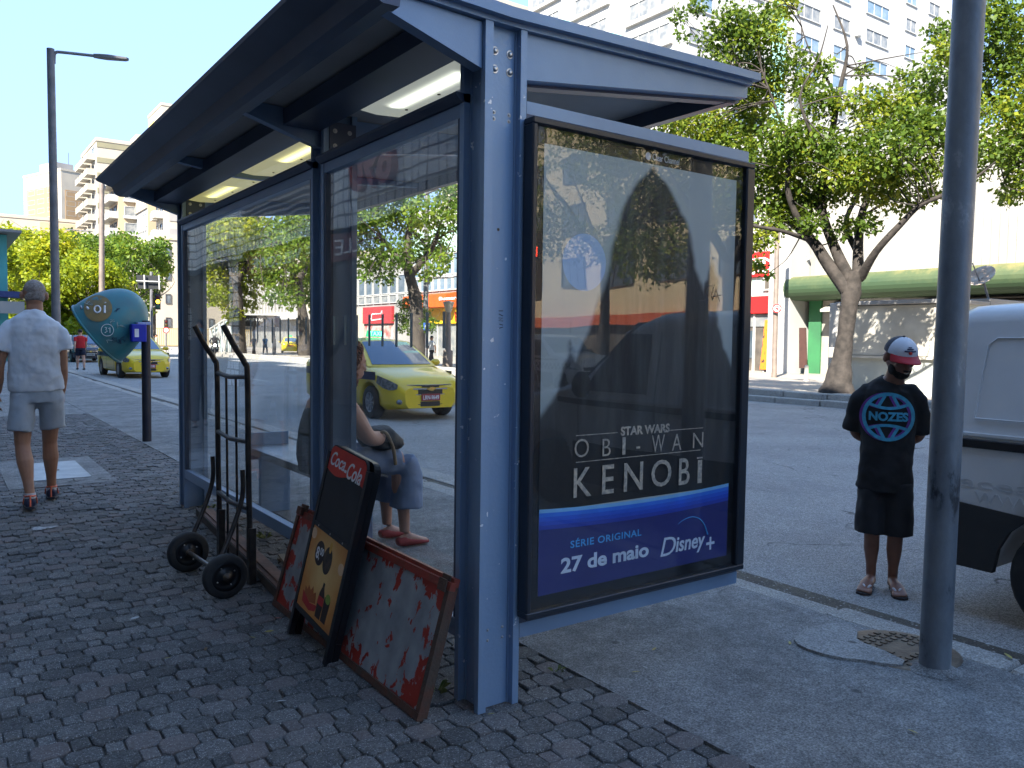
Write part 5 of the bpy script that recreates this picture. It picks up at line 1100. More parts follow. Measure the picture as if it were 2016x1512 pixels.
m, nt, bs, out = nodes('orange_drinks_print'); L = nt.links; N = nt.nodes.new
tc = N('ShaderNodeTexCoord'); mp = N('ShaderNodeMapping'); mp.inputs['Location'].default_value = (0.0, 0.02, -0.36); L.new(tc.outputs['Object'], mp.inputs[0])
ln_ = N('ShaderNodeVectorMath'); ln_.operation = 'LENGTH'; L.new(mp.outputs[0], ln_.inputs[0]); nn_ = N('ShaderNodeTexNoise'); nn_.inputs['Scale'].default_value = 14; L.new(tc.outputs['Object'], nn_.inputs[0])
ad_ = N('ShaderNodeMath'); ad_.operation = 'MULTIPLY_ADD'; ad_.inputs[1].default_value = 0.12; L.new(nn_.outputs['Fac'], ad_.inputs[0]); L.new(ln_.outputs['Value'], ad_.inputs[2])
cr = N('ShaderNodeValToRGB'); e = cr.color_ramp.elements; e[0].position = 0.12; e[0].color = (0.75, 0.48, 0.17, 1); e[1].position = 0.42; e[1].color = (0.36, 0.09, 0.02, 1); q = e.new(0.27); q.color = (0.60, 0.24, 0.04, 1)
L.new(ad_.outputs[0], cr.inputs[0]); L.new(cr.outputs[0], bs.inputs['Base Color']); bs.inputs['Roughness'].default_value = 0.3
ps = mb_box(0.028, WB-0.028, 0.156, 0.534, 0.0222, 0.0236, 'poster', m); ps['_base'] = t['_base']
M_DKP = mat('print_dark_brown', (0.03, 0.012, 0.010), 0.4); M_LABEL = mat('print_red', (0.5, 0.02, 0.02), 0.4); M_LIME2 = mat('print_green', (0.25, 0.33, 0.04), 0.4); M_YEL = mat('print_yellow', (0.8, 0.42, 0.06), 0.4)
def circ(u, v, ru, rv, d, nm, m): return mb_poly([(u+ru*math.cos(a*math.pi/12), v+rv*math.sin(a*math.pi/12)) for a in range(24)], d, 0.0003, nm, m, ps)
circ(0.155, 0.435, 0.052, 0.056, 0.0239, 'price_disc', M_DKP); circ(0.25, 0.43, 0.047, 0.062, 0.0239, 'print_shape', mat('print_slate', (0.03, 0.022, 0.018), 0.5, col2=(0.09, 0.06, 0.04), scale=30)); circ(0.258, 0.492, 0.013, 0.026, 0.0243, 'print_shape', M_YEL)
text_mb('8', (0.117, 0.15, 0.405, 0.46), o+n*0.0243, ux, uz, 0.0004, bold=0.03).build('price_lettering', M_WHITE, ps); text_mb(',', (0.152, 0.158, 0.40, 0.415), o+n*0.0243, ux, uz, 0.0004).build('price_lettering', M_WHITE, ps); text_mb('00', (0.158, 0.197, 0.43, 0.465), o+n*0.0243, ux, uz, 0.0004, bold=0.02).build('price_lettering', M_WHITE, ps)
mb_poly([(0.245, 0.175), (0.30, 0.175), (0.305, 0.25), (0.300, 0.285), (0.284, 0.315), (0.282, 0.335), (0.264, 0.335), (0.262, 0.315), (0.246, 0.285), (0.24, 0.25)], 0.0239, 0.0003, 'print_bottle', M_DKP, ps)
mb_poly([(0.240, 0.235), (0.304, 0.235), (0.303, 0.272), (0.243, 0.272)], 0.0243, 0.0003, 'print_label', M_LABEL, ps)
mb_poly([(0.31, 0.178), (0.362, 0.178), (0.370, 0.285), (0.306, 0.285)], 0.0239, 0.0003, 'print_glass', M_DKP, ps); circ(0.342, 0.285, 0.026, 0.022, 0.0243, 'print_shape', M_LIME2)
mb_poly([(0.08, 0.185), (0.17, 0.172), (0.235, 0.19), (0.245, 0.22), (0.165, 0.205), (0.07, 0.235)], 0.0239, 0.0003, 'print_shape', M_LABEL, ps)
mb_poly([(0.09, 0.228), (0.165, 0.208), (0.225, 0.222), (0.21, 0.27), (0.185, 0.255), (0.17, 0.285), (0.15, 0.258), (0.12, 0.275), (0.115, 0.25), (0.085, 0.26)], 0.0242, 0.0003, 'print_shape', mat('print_rust', (0.38, 0.10, 0.02), 0.4), ps)
for u, v in ((0.05, 0.50), (0.40, 0.44)): circ(u, v, 0.03, 0.026, 0.0239, 'print_shape', mat('print_pale', (0.75, 0.5, 0.3), 0.4))
for u in (0.08, 0.22, 0.36): circ(u, 0.545, 0.005, 0.005, 0.0257, 'stud', M_BOLT)
# ---- long timber boards and slatted frame on the ground along the glass
M_WOOD = mat('weathered_timber', (0.26, 0.13, 0.085), 0.75, col2=(0.14, 0.075, 0.05), scale=5, detail=9, bump=0.5, bscale=30)
M_WOODD = mat('dark_timber', (0.05, 0.04, 0.035), 0.8, col2=(0.09, 0.06, 0.045), scale=6, bump=0.3)
p0, p1 = np.array([0.02, 4.02, 0]), np.array([-0.155, 1.66, 0]); d = (p1-p0)/np.linalg.norm(p1-p0); s = np.array([-d[1], d[0], 0]); s = s if s[0] > 0 else -s
t = thing('timber_bundle', 'long reddish timber battens lying along the foot of the glass wall', 'timber', ((p0+p1)/2))
for k, (off, z, hw, hz, m_) in enumerate(((0.0, 0.028, 0.016, 0.027, M_WOODD), (0.035, 0.036, 0.017, 0.034, M_WOOD), (0.071, 0.034, 0.016, 0.032, M_WOOD), (0.004, 0.0575, 0.012, 0.002, M_WOOD))):
    b = MB(); c = (p0+p1)/2+s*off+np.array([0, 0, z]); b.obox(c+d*0.02*k, d, s, np.array([0, 0, 1.0]), np.linalg.norm(p1-p0)/2-0.03*k, hw, hz); b.build('batten', m_, t)
t = thing('slatted_crate_side', 'small pale slatted wooden piece on the paving beside the battens', 'slatted board', (0.16, 2.2, 0))
for k in range(4):
    b = MB(); b.obox((0.10+k*0.055, 2.25, 0.022), (0.15, 1, 0), (1, -0.15, 0), (0, 0, 1), 0.24, 0.02, 0.006); b.build('slat', mat('pale_slat', (0.33, 0.27, 0.2), 0.8, col2=(0.2, 0.16, 0.12), scale=6), t)
for y in (2.08, 2.42):
    b = MB(); b.obox((0.185+0.03*(y > 2.2), y, 0.008), (1, -0.15, 0), (0.15, 1, 0), (0, 0, 1), 0.12, 0.018, 0.0075); b.build('slat', MATS['pale_slat'], t)
# ---- big grey pole at the right
def pole_mat():
    m, nt, bs, out = nodes('scuffed_grey_pole'); L = nt.links; N = nt.nodes.new
    tc = N('ShaderNodeTexCoord'); n = N('ShaderNodeTexNoise'); n.inputs['Scale'].default_value = 4; n.inputs['Detail'].default_value = 10; n.inputs['Roughness'].default_value = 0.68; mp = N('ShaderNodeMapping'); mp.inputs['Scale'].default_value = (1, 1, 0.45); L.new(tc.outputs['Object'], mp.inputs[0]); L.new(mp.outputs[0], n.inputs[0])
    cr = N('ShaderNodeValToRGB'); e = cr.color_ramp.elements; e[0].position = 0.36; e[0].color = (0.045, 0.05, 0.058, 1); e[1].position = 0.63; e[1].color = (0.36, 0.38, 0.40, 1); q = e.new(0.41); q.color = (0.15, 0.17, 0.195, 1); q = e.new(0.58); q.color = (0.21, 0.235, 0.26, 1)
    L.new(n.outputs['Fac'], cr.inputs[0]); L.new(cr.outputs[0], bs.inputs['Base Color']); bs.inputs['Roughness'].default_value = 0.5; bs.inputs['Metallic'].default_value = 0.25
    n2 = N('ShaderNodeTexNoise'); n2.inputs['Scale'].default_value = 30; n2.inputs['Detail'].default_value = 8; L.new(tc.outputs['Object'], n2.inputs[0]); bp = N('ShaderNodeBump'); bp.inputs['Strength'].default_value = 0.35; bp.inputs['Distance'].default_value = 0.006; L.new(n2.outputs['Fac'], bp.inputs['Height']); L.new(bp.outputs[0], bs.inputs['Normal']); return m
t = thing('steel_pole', 'thick scuffed grey steel pole in the foreground pavement beside the van', 'pole', (1.872, -0.75, 0))
b = MB(); b.tube([(1.872, -0.75, -0.03), (1.892, -0.75, 1.4), (1.913, -0.755, 2.84), (1.97, -0.77, 6.5)], [0.063, 0.0625, 0.062, 0.06], 32); b.build('shaft', pole_mat(), t)
b = MB(); b.lathe([(0.063, 0.012), (0.085, 0.0), (0.11, -0.012)], (1.872, -0.75, 0.012), n=24); b.build('base_fillet', M_CONC, t)
unit_ = lambda q: q/np.linalg.norm(q)
# ---- egg shaped public telephone
t = thing('phone_booth', 'teal egg shaped public telephone hood with scrawls on a dark post', 'telephone booth', (0.63, 9.0, 0))
b = MB(); b.tube([(0.635, 9.0, -0.02), (0.635, 9.0, 1.585)], 0.057, 20); b.lathe([(0.0, 0.012), (0.04, 0.01), (0.057, 0.0)], (0.635, 9.0, 1.585), n=20); b.build('post', mat('navy_post', (0.016, 0.018, 0.032), 0.4, 0.2, col2=(0.026, 0.028, 0.038), scale=5), t)
M_TEALH = mat('teal_fibreglass', (0.012, 0.185, 0.22), 0.42, col2=(0.045, 0.14, 0.16), scale=3.2, detail=9, bump=0.05)
ca, cb_, cc = at(145, 603, Y=9.36), at(238, 712, Y=9.36), at(192, 658, Y=9.36)
ex = (cb_-ca)/np.linalg.norm(cb_-ca); ez = np.array([-ex[2], 0, ex[0]]); ez = ez if ez[2] > 0 else -ez; v_ = unit_((cc-CAM)*np.array([1, 1, 0])); ez = ez-v_*0.27; ez /= np.linalg.norm(ez); ex = ex-ez*(ex@ez); ex /= np.linalg.norm(ex); ey = np.cross(ez, ex)
Rx = np.linalg.norm(cb_-ca)/2; Rz, Ry = 0.72, 0.50
b = MB(); rings = []; rin = []
for j in range(15):
    ph = math.pi/2*j/14; rr_, hh_ = math.cos(ph)**0.9 if j < 14 else 0.0, math.sin(ph)
    rings.append([cc+ex*(Rx*rr_*math.cos(a)-0.05*hh_)+ey*Ry*rr_*math.sin(a)+ez*Rz*hh_*(1+0.0) for a in np.linspace(0, 2*math.pi, 33)[:-1]])
    rin.append([cc+ex*((Rx-0.025)*rr_*math.cos(a)-0.05*hh_)+ey*(Ry-0.025)*rr_*math.sin(a)+ez*(Rz-0.025)*hh_ for a in np.linspace(0, 2*math.pi, 33)[:-1]])
b.loft(rings, caps=False); b.loft(rin[::-1], caps=False); b.loft([rin[0], rings[0]], caps=False)
hood = b.build('hood', M_TEALH, t); hood['_base'] = t['_base']
b = MB(); b.tube(rings[0]+[rings[0][0]], 0.017, 8, caps=False); b.build('hood_rim', MATS['teal_fibreglass'], hood)
def hood_pt(px, py_):
    """point of the near outer surface of the hood on a sight line"""
    d_ = at(px, py_, D=1.0)-CAM; o_ = CAM-cc; Mx = np.stack([ex/Rx+ez*0.05/(Rx*Rz), ey/Ry, ez/Rz]); A, B_ = Mx@d_, Mx@o_
    a_, b2, c_ = A@A, 2*A@B_, B_@B_-1; q_ = b2*b2-4*a_*c_
    if q_ < 0: return None
    t_ = (-b2-math.sqrt(q_))/(2*a_); p_ = CAM+d_*t_; nn2 = Mx.T@(Mx@(p_-cc)); return p_+nn2/np.linalg.norm(nn2)*0.006
def hood_patch(poly_px, m, name, off=0.0):
    pts_ = [hood_pt(x, y) for x, y in poly_px]
    if any(p_ is None for p_ in pts_): pts_ = [p_ for p_ in pts_ if p_ is not None]
    if len(pts_) < 3: return
    cen = hood_pt(sum(x for x, y in poly_px)/len(poly_px), sum(y for x, y in poly_px)/len(poly_px)); k = len(pts_); dirn = (cen-cc)/np.linalg.norm(cen-cc)
    mids = [hood_pt((x+2*0+sum(q[0] for q in poly_px)/len(poly_px))/2, (y+sum(q[1] for q in poly_px)/len(poly_px))/2) for x, y in poly_px]
    b = MB(); b.add([p_+dirn*off for p_ in pts_]+[p_+dirn*off for p_ in mids]+[cen+dirn*off], [(i, (i+1) % k, k+(i+1) % k, k+i) for i in range(k)]+[(k+i, k+(i+1) % k, 2*k) for i in range(k)], True); b.build(name, m, hood)
ell_px = lambda cx_, cy_, rx_, ry_, n=22: [(cx_+rx_*math.cos(a), cy_+ry_*math.sin(a)) for a in np.linspace(0, 2*math.pi, n+1)[:-1]]
hood_patch(ell_px(193, 608, 28, 26), mat('ochre_logo', (0.25, 0.16, 0.04), 0.5, col2=(0.14, 0.12, 0.06), scale=9), 'logo_patch', 0.004)
def hood_stroke(pts, w_, m, nm):
    q_ = [hood_pt(x, y) for x, y in pts]; q_ = [p_+(p_-cc)/np.linalg.norm(p_-cc)*0.006 for p_ in q_ if p_ is not None]
    if len(q_) > 1: b = MB(); b.tube(q_, w_, 6); b.build(nm, m, hood)
hood_stroke(ell_px(192, 610, 6, 6.5, 12)+[(198, 610)], 0.011, M_WHITE, 'hood_lettering'); hood_stroke([(206, 603), (206, 617)], 0.013, M_WHITE, 'hood_lettering'); hood_stroke([(207, 597), (207.5, 598)], 0.014, M_WHITE, 'hood_lettering')
hood_stroke([(160, 604), (162, 608)], 0.014, mat('faded_print', (0.35, 0.38, 0.42), 0.6), 'hood_mark'); hood_stroke([(172, 606), (175, 610)], 0.014, M_WHITE, 'hood_mark')
hood_stroke(ell_px(211, 650, 12, 11.5, 18)+[(223, 650)], 0.004, M_WHITE, 'hood_lettering')
hood_stroke([(206, 645), (210, 645), (208, 649), (211, 652), (206, 655)], 0.0045, M_WHITE, 'hood_lettering'); hood_stroke([(213, 647), (216, 645), (216, 655)], 0.0045, M_WHITE, 'hood_lettering')
gg = random.Random(4); M_SCR = mat('dark_scrawl', (0.01, 0.03, 0.08), 0.6); M_SCRL = mat('pale_scrawl', (0.4, 0.5, 0.5), 0.6)
for (sx, sy, n_, m_) in ((225, 668, 10, M_SCR), (233, 672, 8, M_SCR), (240, 668, 6, M_SCR), (230, 612, 7, M_SCR), (172, 600, 6, M_SCRL), (178, 597, 6, M_SCRL), (232, 640, 5, M_SCRL), (240, 645, 5, M_SCRL), (222, 634, 6, M_SCRL), (215, 670, 4, M_SCRL)):
    pts = [(sx+gg.uniform(-6, 6), sy+gg.uniform(-6, 6)) for _ in range(n_)]; hood_stroke(pts, 0.003, m_, 'scrawl')
bl, br_ = at(259, 638, Y=8.76), at(280, 673, Y=8.76)
M_BLUEB = mat('blue_plastic', (0.01, 0.02, 0.42), 0.35)
b = MB(); b.box((bl[0], 8.76, br_[2]), (0.60, 8.90, bl[2]), 0.012); pb_ = b.build('phone_box', M_BLUEB, t); pb_['_base'] = t['_base']
b = MB(); b.box((bl[0]+0.035, 8.756, br_[2]+0.06), (bl[0]+0.085, 8.7585, bl[2]-0.06)); b.build('label', M_WHITE, pb_)
b = MB(); b.box((0.50, 8.80, 1.535), (0.66, 9.10, 1.57), 0.008); b.build('bracket', mat('pale_blue_bracket', (0.4, 0.45, 0.7), 0.5), t)
# ---- poles, lamps, signals
M_GALV = mat('galvanised_grey', (0.19, 0.19, 0.20), 0.55, 0.3, col2=(0.13, 0.13, 0.135), scale=3, detail=8)
M_POLEB = mat('brownish_pole', (0.24, 0.19, 0.16), 0.6, 0.2, col2=(0.17, 0.14, 0.12), scale=3)
def street_lamp(name, label, p0, top, r0, r1, arm_px=None, D=None, m=M_GALV, cat='lamp post', group=None):
    t = thing(name, label, cat, p0, group=group)
    b = MB(); b.tube([p0, (np.asarray(p0)+np.asarray(top))/2, top], [r0, (r0+r1)/2, r1], 14); b.build('post', m, t)
    if arm_px is not None:
        P = [np.asarray(q) for q in arm_px]
        b = MB(); b.tube(smooth_path(P, 5), 0.045, 8); b.build('arm', m, t)
        d_ = P[-1]-P[-2]; d_ /= np.linalg.norm(d_); e_ = P[-1]; s_ = np.cross(d_, (0, 0, 1.0)); s_ /= np.linalg.norm(s_); u_ = np.cross(s_, d_)
        b = MB(); b.loft([[e_+d_*k+s_*w_*a+u_*h_*c for a, c in ((-1, -1), (1, -1), (1, 1), (-1, 1))] for k, w_, h_ in ((-0.15, .05, .05), (0.0, .10, .05), (0.25, .15, .045), (0.75, .14, .025), (0.82, .08, .015))], smooth=False); b.build('lamp_head', M_GALV, t)
    return t
LP = at(112, 690, D=28); bx, by = LP[0], LP[1]
street_lamp('street_lamp', 'tall grey lamp post with a single arm, behind the walking man', (bx, by, 0), at(99.5, 96, D=28), 0.125, 0.105, [at(106.5, 125, D=28), at(107, 108, D=28), at(110, 103.5, D=28), at(122, 103, D=28), at(195, 111, D=28)])
p = at(200, 690, D=58); tp = at(200.5, 362, D=58)
t = street_lamp('thin_pole', 'thin brownish pole between the lamp post and the shelter roof corner', (p[0], p[1], -0.13), tp, 0.19, 0.15, m=M_POLEB, cat='pole')
b = MB(); b.tube([at(205, 364, D=58), at(206.5, 372, D=58)], 0.06, 8); b.build('fitting', M_GALV, t)
p = at(117, 690, D=75); street_lamp('street_lamp', 'small distant lamp with its arm over the treetops right of the lamp post', (p[0], p[1], 0), at(118, 450, D=75), 0.2, 0.16, [at(119, 462, D=75), at(121, 453, D=75), at(135, 452, D=75), at(160, 454, D=75)])
# sign board seen from behind
p = at(298, 690, D=58); t = thing('road_sign', 'back of a large dark road sign on a pole right of the phone hood', 'road sign', (p[0], p[1], -0.13))
b = MB(); b.tube([(p[0], p[1], -0.13), at(298, 535, D=58)], 0.1, 10); b.build('post', M_GALV, t)
c0, c1, c2_, c3 = at(268, 541, D=57.9), at(314, 543, D=57.9), at(315, 569, D=57.9), at(272, 568, D=57.9)
b = MB(); off = np.array([0.02, 0.05, 0]); b.add([c0, c1, c2_, c3, c0+off, c1+off, c2_+off, c3+off], [(0,1,2,3),(7,6,5,4),(0,4,5,1),(1,5,6,2),(2,6,7,3),(3,7,4,0)]); b.build('panel', mat('sign_back', (0.025, 0.028, 0.03), 0.6), t)
for a_, b_ in (((268, 553), (316, 555)), ((284, 541), (285, 569)), ((313, 542), (314, 570))):
    b = MB(); b.tube([at(*a_, D=57.75), at(*b_, D=57.75)], 0.05, 6); b.build('brace', M_FRAMEW, t)
def signal(label, base_px, D, head_px, lit, arm_from=None, n=3):
    p = at(*base_px, D=D); t = thing('traffic_light', label, 'traffic light', (p[0], p[1], -0.1))
    hp = at(*head_px, D=D)
    b = MB(); b.tube([(p[0], p[1], -0.1), at(base_px[0], head_px[1]+4, D=D)], 0.07, 8); b.build('post', M_GALV, t)
    if arm_from: b = MB(); b.tube([at(*arm_from, D=D), at(head_px[0]+3, head_px[1]+6, D=D)], 0.05, 6); b.build('arm', M_GALV, t)
    b = MB(); b.box((hp[0]-0.17, hp[1]-0.12, hp[2]-0.5), (hp[0]+0.17, hp[1]+0.1, hp[2]+0.5), 0.04); b.build('housing', mat('signal_black', (0.02, 0.02, 0.02), 0.5), t)
    for k in range(3):
        col_ = {0: (1, 0.05, 0.02), 1: (1, 0.55, 0.02), 2: (0.05, 1, 0.5)}[k]
        m_ = mat('signal_lit_%d' % k, col_, 0.4, emit=col_, es=2.5) if k == lit else mat('signal_dark_%d' % k, tuple(c*0.08 for c in col_), 0.3)
        b = MB(); b.lathe([(0, 0.03), (0.09, 0.02), (0.115, 0)], (hp[0], hp[1]-0.121, hp[2]+0.31-k*0.31), (0, -1, 0), 14); b.build('lens', m_, t)
    return t
signal('traffic light glowing amber right of the phone hood', (299, 690), 56, (310, 594), 1, (299, 606))
signal('traffic light glowing green above a small round sign near the shelter post', (327, 675), 80, (327, 640), 2)
p = at(327, 650, D=79.5); t = thing('round_sign', 'small round red rimmed sign below the green traffic light', 'road sign', p)
b = MB(); b.lathe([(0.0, 0.02), (0.28, 0.02), (0.28, 0)], p, (0, -1, 0), 16, False); b.build('rim', mat('sign_red', (0.6, 0.02, 0.02), 0.5), t)
b = MB(); b.lathe([(0.0, 0.0), (0.2, 0.0)], p+np.array([0, -0.025, 0]), (0, -1, 0), 16, False); b.build('face', M_WHITE, t)
# no-parking pole across the road
p = at(1524, 743, Z=-0.08); D_ = math.hypot(p[0]-CAM[0], p[1]-CAM[1])
t = street_lamp('lamp_pole', 'slim beige pole carrying the no parking sign outside the red shop', (p[0], p[1], -0.08), at(1534, 300, D=D_), 0.12, 0.10, m=M_POLEB, cat='pole')
c = at(1529.5, 607, D=D_-0.25); dv = np.array([CAM[0]-c[0], CAM[1]-c[1], 0]); dv /= np.linalg.norm(dv)
t = thing('no_parking_sign', 'round no parking sign with a struck out letter E across the road', 'road sign', c)
sv = np.array([-dv[1], dv[0], 0]); 
b = MB(); b.lathe([(0.0, 0.0), (0.20, 0.0), (0.20, -0.03), (0, -0.03)], c, dv, 24, False); b.build('disc', M_WHITE, t)
b = MB(); b.lathe([(0.145, 0.004), (0.198, 0.004), (0.198, 0.001), (0.145, 0.001)], c, dv, 24, False); b.build('red_ring', MATS['sign_red'], t)
text_mb('E', (-0.065, 0.065, -0.095, 0.095), c+dv*0.003, sv, (0, 0, 1), 0.003, bold=0.03).build('lettering', M_BLACK, t)
b = MB(); q0, q1 = c+dv*0.008-sv*0.105+np.array([0, 0, 0.105]), c+dv*0.008+sv*0.105-np.array([0, 0, 0.105]); b.tube([q0, q1], 0.016, 6); b.build('bar', MATS['sign_red'], t)
p = at(1587, 750, Z=-0.08); t = thing('bollard', 'short pale bollard on the sunny pavement in front of the pillar', 'bollard', p)
b = MB(); b.lathe([(0.085, 0), (0.085, 0.58), (0.07, 0.63), (0.0, 0.645)], p, n=16); b.build('post', M_CONCB, t)
b = MB(); b.lathe([(0.12, 0.0), (0.11, 0.03), (0.086, 0.032)], p, n=16); b.build('foot', M_CONCB, t)
# closed white kiosk behind the man
KX = 21.8; ky0, ky1 = at(1862, 650, X=KX)[1], at(1656, 650, X=KX)[1]; kt = at(1750, 592, X=KX)[2]
t = thing('kiosk', 'closed white newspaper kiosk with a dented sheet front behind the man', 'kiosk', (KX+1, (ky0+ky1)/2, -0.08))
M_KIO = mat('kiosk_sheet', (0.50, 0.48, 0.42), 0.6, col2=(0.38, 0.36, 0.31), scale=1.6, detail=10, bump=0.5, bscale=4)
b = MB(); b.box((KX, ky0, -0.08), (KX+2.2, ky1, kt-0.12)); b.build('body', mat('kiosk_base', (0.42, 0.45, 0.42), 0.7, col2=(0.36, 0.38, 0.36), scale=1.5), t)
b = MB(); b.box((KX-0.06, ky0+0.05, at(1750, 700, X=KX)[2]), (KX-0.001, ky1-0.05, kt-0.15)); b.build('shutter', M_KIO, t)
b = MB(); b.box((KX-0.1, ky0, at(1750, 706, X=KX)[2]), (KX-0.001, ky1, at(1750, 701, X=KX)[2])); b.build('ledge', M_KIO, t)
b = MB(); b.box((KX-0.2, ky0-0.1, kt-0.12), (KX+2.4, ky1+0.1, kt), 0.02); b.build('roof', M_GREYW, t)
b = MB(); b.box((KX-0.12, ky1+0.02, 0.4), (KX+0.3, ky1+0.36, kt-0.02), 0.02); b.build('corner_panel', M_WHITEW, t)
p = at(1643, 770, D=23.5); t = thing('meter_box', 'small beige meter box on a slim white post beside the tree trunk', 'meter box', (p[0], p[1], -0.08))
b = MB(); b.tube([(p[0], p[1], -0.08), at(1643, 690, D=23.5)], 0.06, 8); b.build('post', M_FRAMEW, t)
q = at(1645, 694, D=23.4); b = MB(); b.box((q[0]-0.16, q[1]-0.12, q[2]-0.14), (q[0]+0.16, q[1]+0.12, q[2]+0.14), 0.02); b.build('box', M_CONCB, t)
# air conditioner and dish on the hall
q = at(1722, 577, X=XF-0.6); t = thing('wall_air_conditioner', 'white caged air conditioner under the green awning behind the tree', 'air conditioner', q)
b = MB(); b.box((q[0]-0.3, q[1]-0.95, q[2]-0.36), (XF-0.301, q[1]+0.95, q[2]+0.36), 0.03); b.build('case', M_WHITEW, t)
b = MB(); b.box((q[0]-0.31, q[1]-0.4, q[2]-0.28), (q[0]-0.3005, q[1]+0.65, q[2]+0.28)); b.build('grille', mat('brown_grille', (0.12, 0.08, 0.05), 0.7), t)
for k in range(6):
    b = MB(); b.box((q[0]-0.33, q[1]-0.42+k*0.21, q[2]-0.3), (q[0]-0.311, q[1]-0.39+k*0.21, q[2]+0.3)); b.build('cage_bar', M_FRAMEW, t)
for k in range(4):
    b = MB(); b.box((q[0]-0.345, q[1]-0.45, q[2]-0.3+k*0.19), (q[0]-0.3305, q[1]+0.68, q[2]-0.27+k*0.19)); b.build('cage_bar', M_FRAMEW, t)
q = at(1934, 547, D=30); t = thing('satellite_dish', 'rusty tilted satellite dish on a short mast below the green awning', 'satellite dish', q)
ax = np.array([-0.75, 0.05, 0.62]); ax /= np.linalg.norm(ax); r_d = 0.42
b = MB(); b.lathe([(0.0, 0.0), (r_d*0.5, 0.03), (r_d, 0.12), (r_d*1.02, 0.115), (r_d*0.5, 0.015), (0, -0.02)], q, ax, 28); b.build('dish', mat('rusty_cream', (0.5, 0.42, 0.34), 0.7, col2=(0.35, 0.24, 0.17), scale=4), t)
b = MB(); b.tube([q, at(1946, 588, D=30)], 0.04, 8); b.build('mast', M_GALV, t)
b = MB(); b.tube([q-np.array([0, 0, 0.3]), q+ax*0.55+np.array([0, 0.1, 0.1])], 0.02, 6); b.build('feed_arm', M_GALV, t)
q2 = at(1946, 592, D=30); t2 = thing('flat_canopy', 'grey flat canopy roof carrying the satellite dish', 'canopy', (q2[0], q2[1], -0.08))
b = MB(); b.box((q2[0]-1.2, q2[1]-0.6, q2[2]-0.22), (q2[0]+1.4, q2[1]+2.3, q2[2]), 0.02); b.build('slab', M_GREYW, t2)
for dx, dy in ((-0.9, -0.4), (1.1, -0.4), (-0.9, 2.0), (1.1, 2.0)):
    b = MB(); b.box((q2[0]+dx-0.05, q2[1]+dy-0.05, -0.08), (q2[0]+dx+0.05, q2[1]+dy+0.05, q2[2]-0.221)); b.build('column', M_GALV, t2)
# lamp posts seen through the near pane, blue bus stop flag
p = at(837, 690, D=46); street_lamp('street_lamp', 'grey lamp post right of the tree in the near pane', (p[0], p[1], -0.08), at(841, 370, D=46), 0.17, 0.13, [at(845, 560, D=46), at(846, 549, D=46), at(850, 547.5, D=46), at(866, 547, D=46)])
p = at(881, 705, D=44); t = thing('lamp_column', 'short cast lamp column in front of the orange shop', 'lamp post', (p[0], p[1], -0.08))
b = MB(); b.tube([(p[0], p[1], -0.08), at(882, 690, D=44), at(882, 689, D=44), at(883, 615, D=44)], [.28, .27, .16, .13], 12); b.build('column', M_POLEB, t)
b = MB(); b.lathe([(0.14, 0), (0.30, 0.5), (0.33, 0.55), (0.05, 0.62)], at(883, 615, D=44), n=12); b.build('lantern', M_CONCB, t)
p = at(840, 643, D=38); t = thing('bus_stop_flag', 'blue bus stop flag with a white bus symbol, seen in the near pane', 'bus stop sign', (p[0], p[1], -0.08))
b = MB(); b.box((p[0]-0.16, p[1]-0.03, p[2]-0.17), (p[0]+0.16, p[1]+0.03, p[2]+0.17), 0.02); b.build('flag', mat('flag_blue', (0.02, 0.10, 0.5), 0.5), t)
b = MB(); b.box((p[0]-0.11, p[1]-0.036, p[2]-0.06), (p[0]+0.11, p[1]-0.031, p[2]+0.06), 0.002); b.build('bus_symbol', M_WHITE, t)
b = MB(); b.tube([(p[0], p[1]+0.06, -0.08), (p[0], p[1]+0.06, p[2]+0.1)], 0.035, 8); b.build('post', M_GALV, t)
# far bus shelter with dark roof and lettered fascia, and the white trussed tent behind it
p = at(497, 690, D=70); t = thing('far_bus_shelter', 'dark roofed shelter with white lettered fascia far off in the left pane', 'shelter', (p[0], p[1], -0.08))
uu = np.array([math.cos(R(-60)), math.sin(R(-60))])
b = MB(); ctr = at(500, 632, D=70); b.obox(ctr, (0.85, -0.52, 0), (0.52, 0.85, 0), (0, 0, 1), 1.9, 1.0, 0.45); b.build('fascia', mat('dark_brown_fascia', (0.045, 0.04, 0.038), 0.6), t)
text_mb('LARANJEIRAS', (-0.95, 0.95, -0.1, 0.18), ctr-np.array([0.52, 0.85, 0])*1.01, (0.85, -0.52, 0), (0, 0, 1), 0.02).build('fascia_lettering', M_WHITE, t)
for dx in (-1.6, 0, 1.6):
    b = MB(); c = ctr+np.array([0.85, -0.52, 0])*dx; b.box((c[0]-0.09, c[1]-0.09, -0.08), (c[0]+0.09, c[1]+0.09, ctr[2]-0.46)); b.build('column', M_FRAMED, t)
p = at(440, 690, D=82); t = thing('trussed_tent', 'white frame tent with diagonal braces behind the yellow green tree', 'tent', (p[0], p[1], -0.1))
b = MB(); q = [at(414, 690, D=84), at(470, 690, D=80)]; hh = [at(414, 648, D=84)[2], at(470, 630, D=80)[2]]
for i in range(6):
    f0, f1 = i/6, (i+1)/6; a0 = q[0]+(q[1]-q[0])*f0; a1 = q[0]+(q[1]-q[0])*f1; h0 = hh[0]+(hh[1]-hh[0])*min(1, f0*2); h1 = hh[0]+(hh[1]-hh[0])*min(1, f1*2)
    b.tube([(a0[0], a0[1], -0.1), (a0[0], a0[1], h0)], 0.09, 6); b.tube([(a0[0], a0[1], -0.1 if i % 2 else h0), (a1[0], a1[1], h1 if i % 2 else -0.1)], 0.1, 6); b.tube([(a0[0], a0[1], h0), (a1[0], a1[1], h1)], 0.1, 6)
b.build('frame', M_FRAMEW, t)
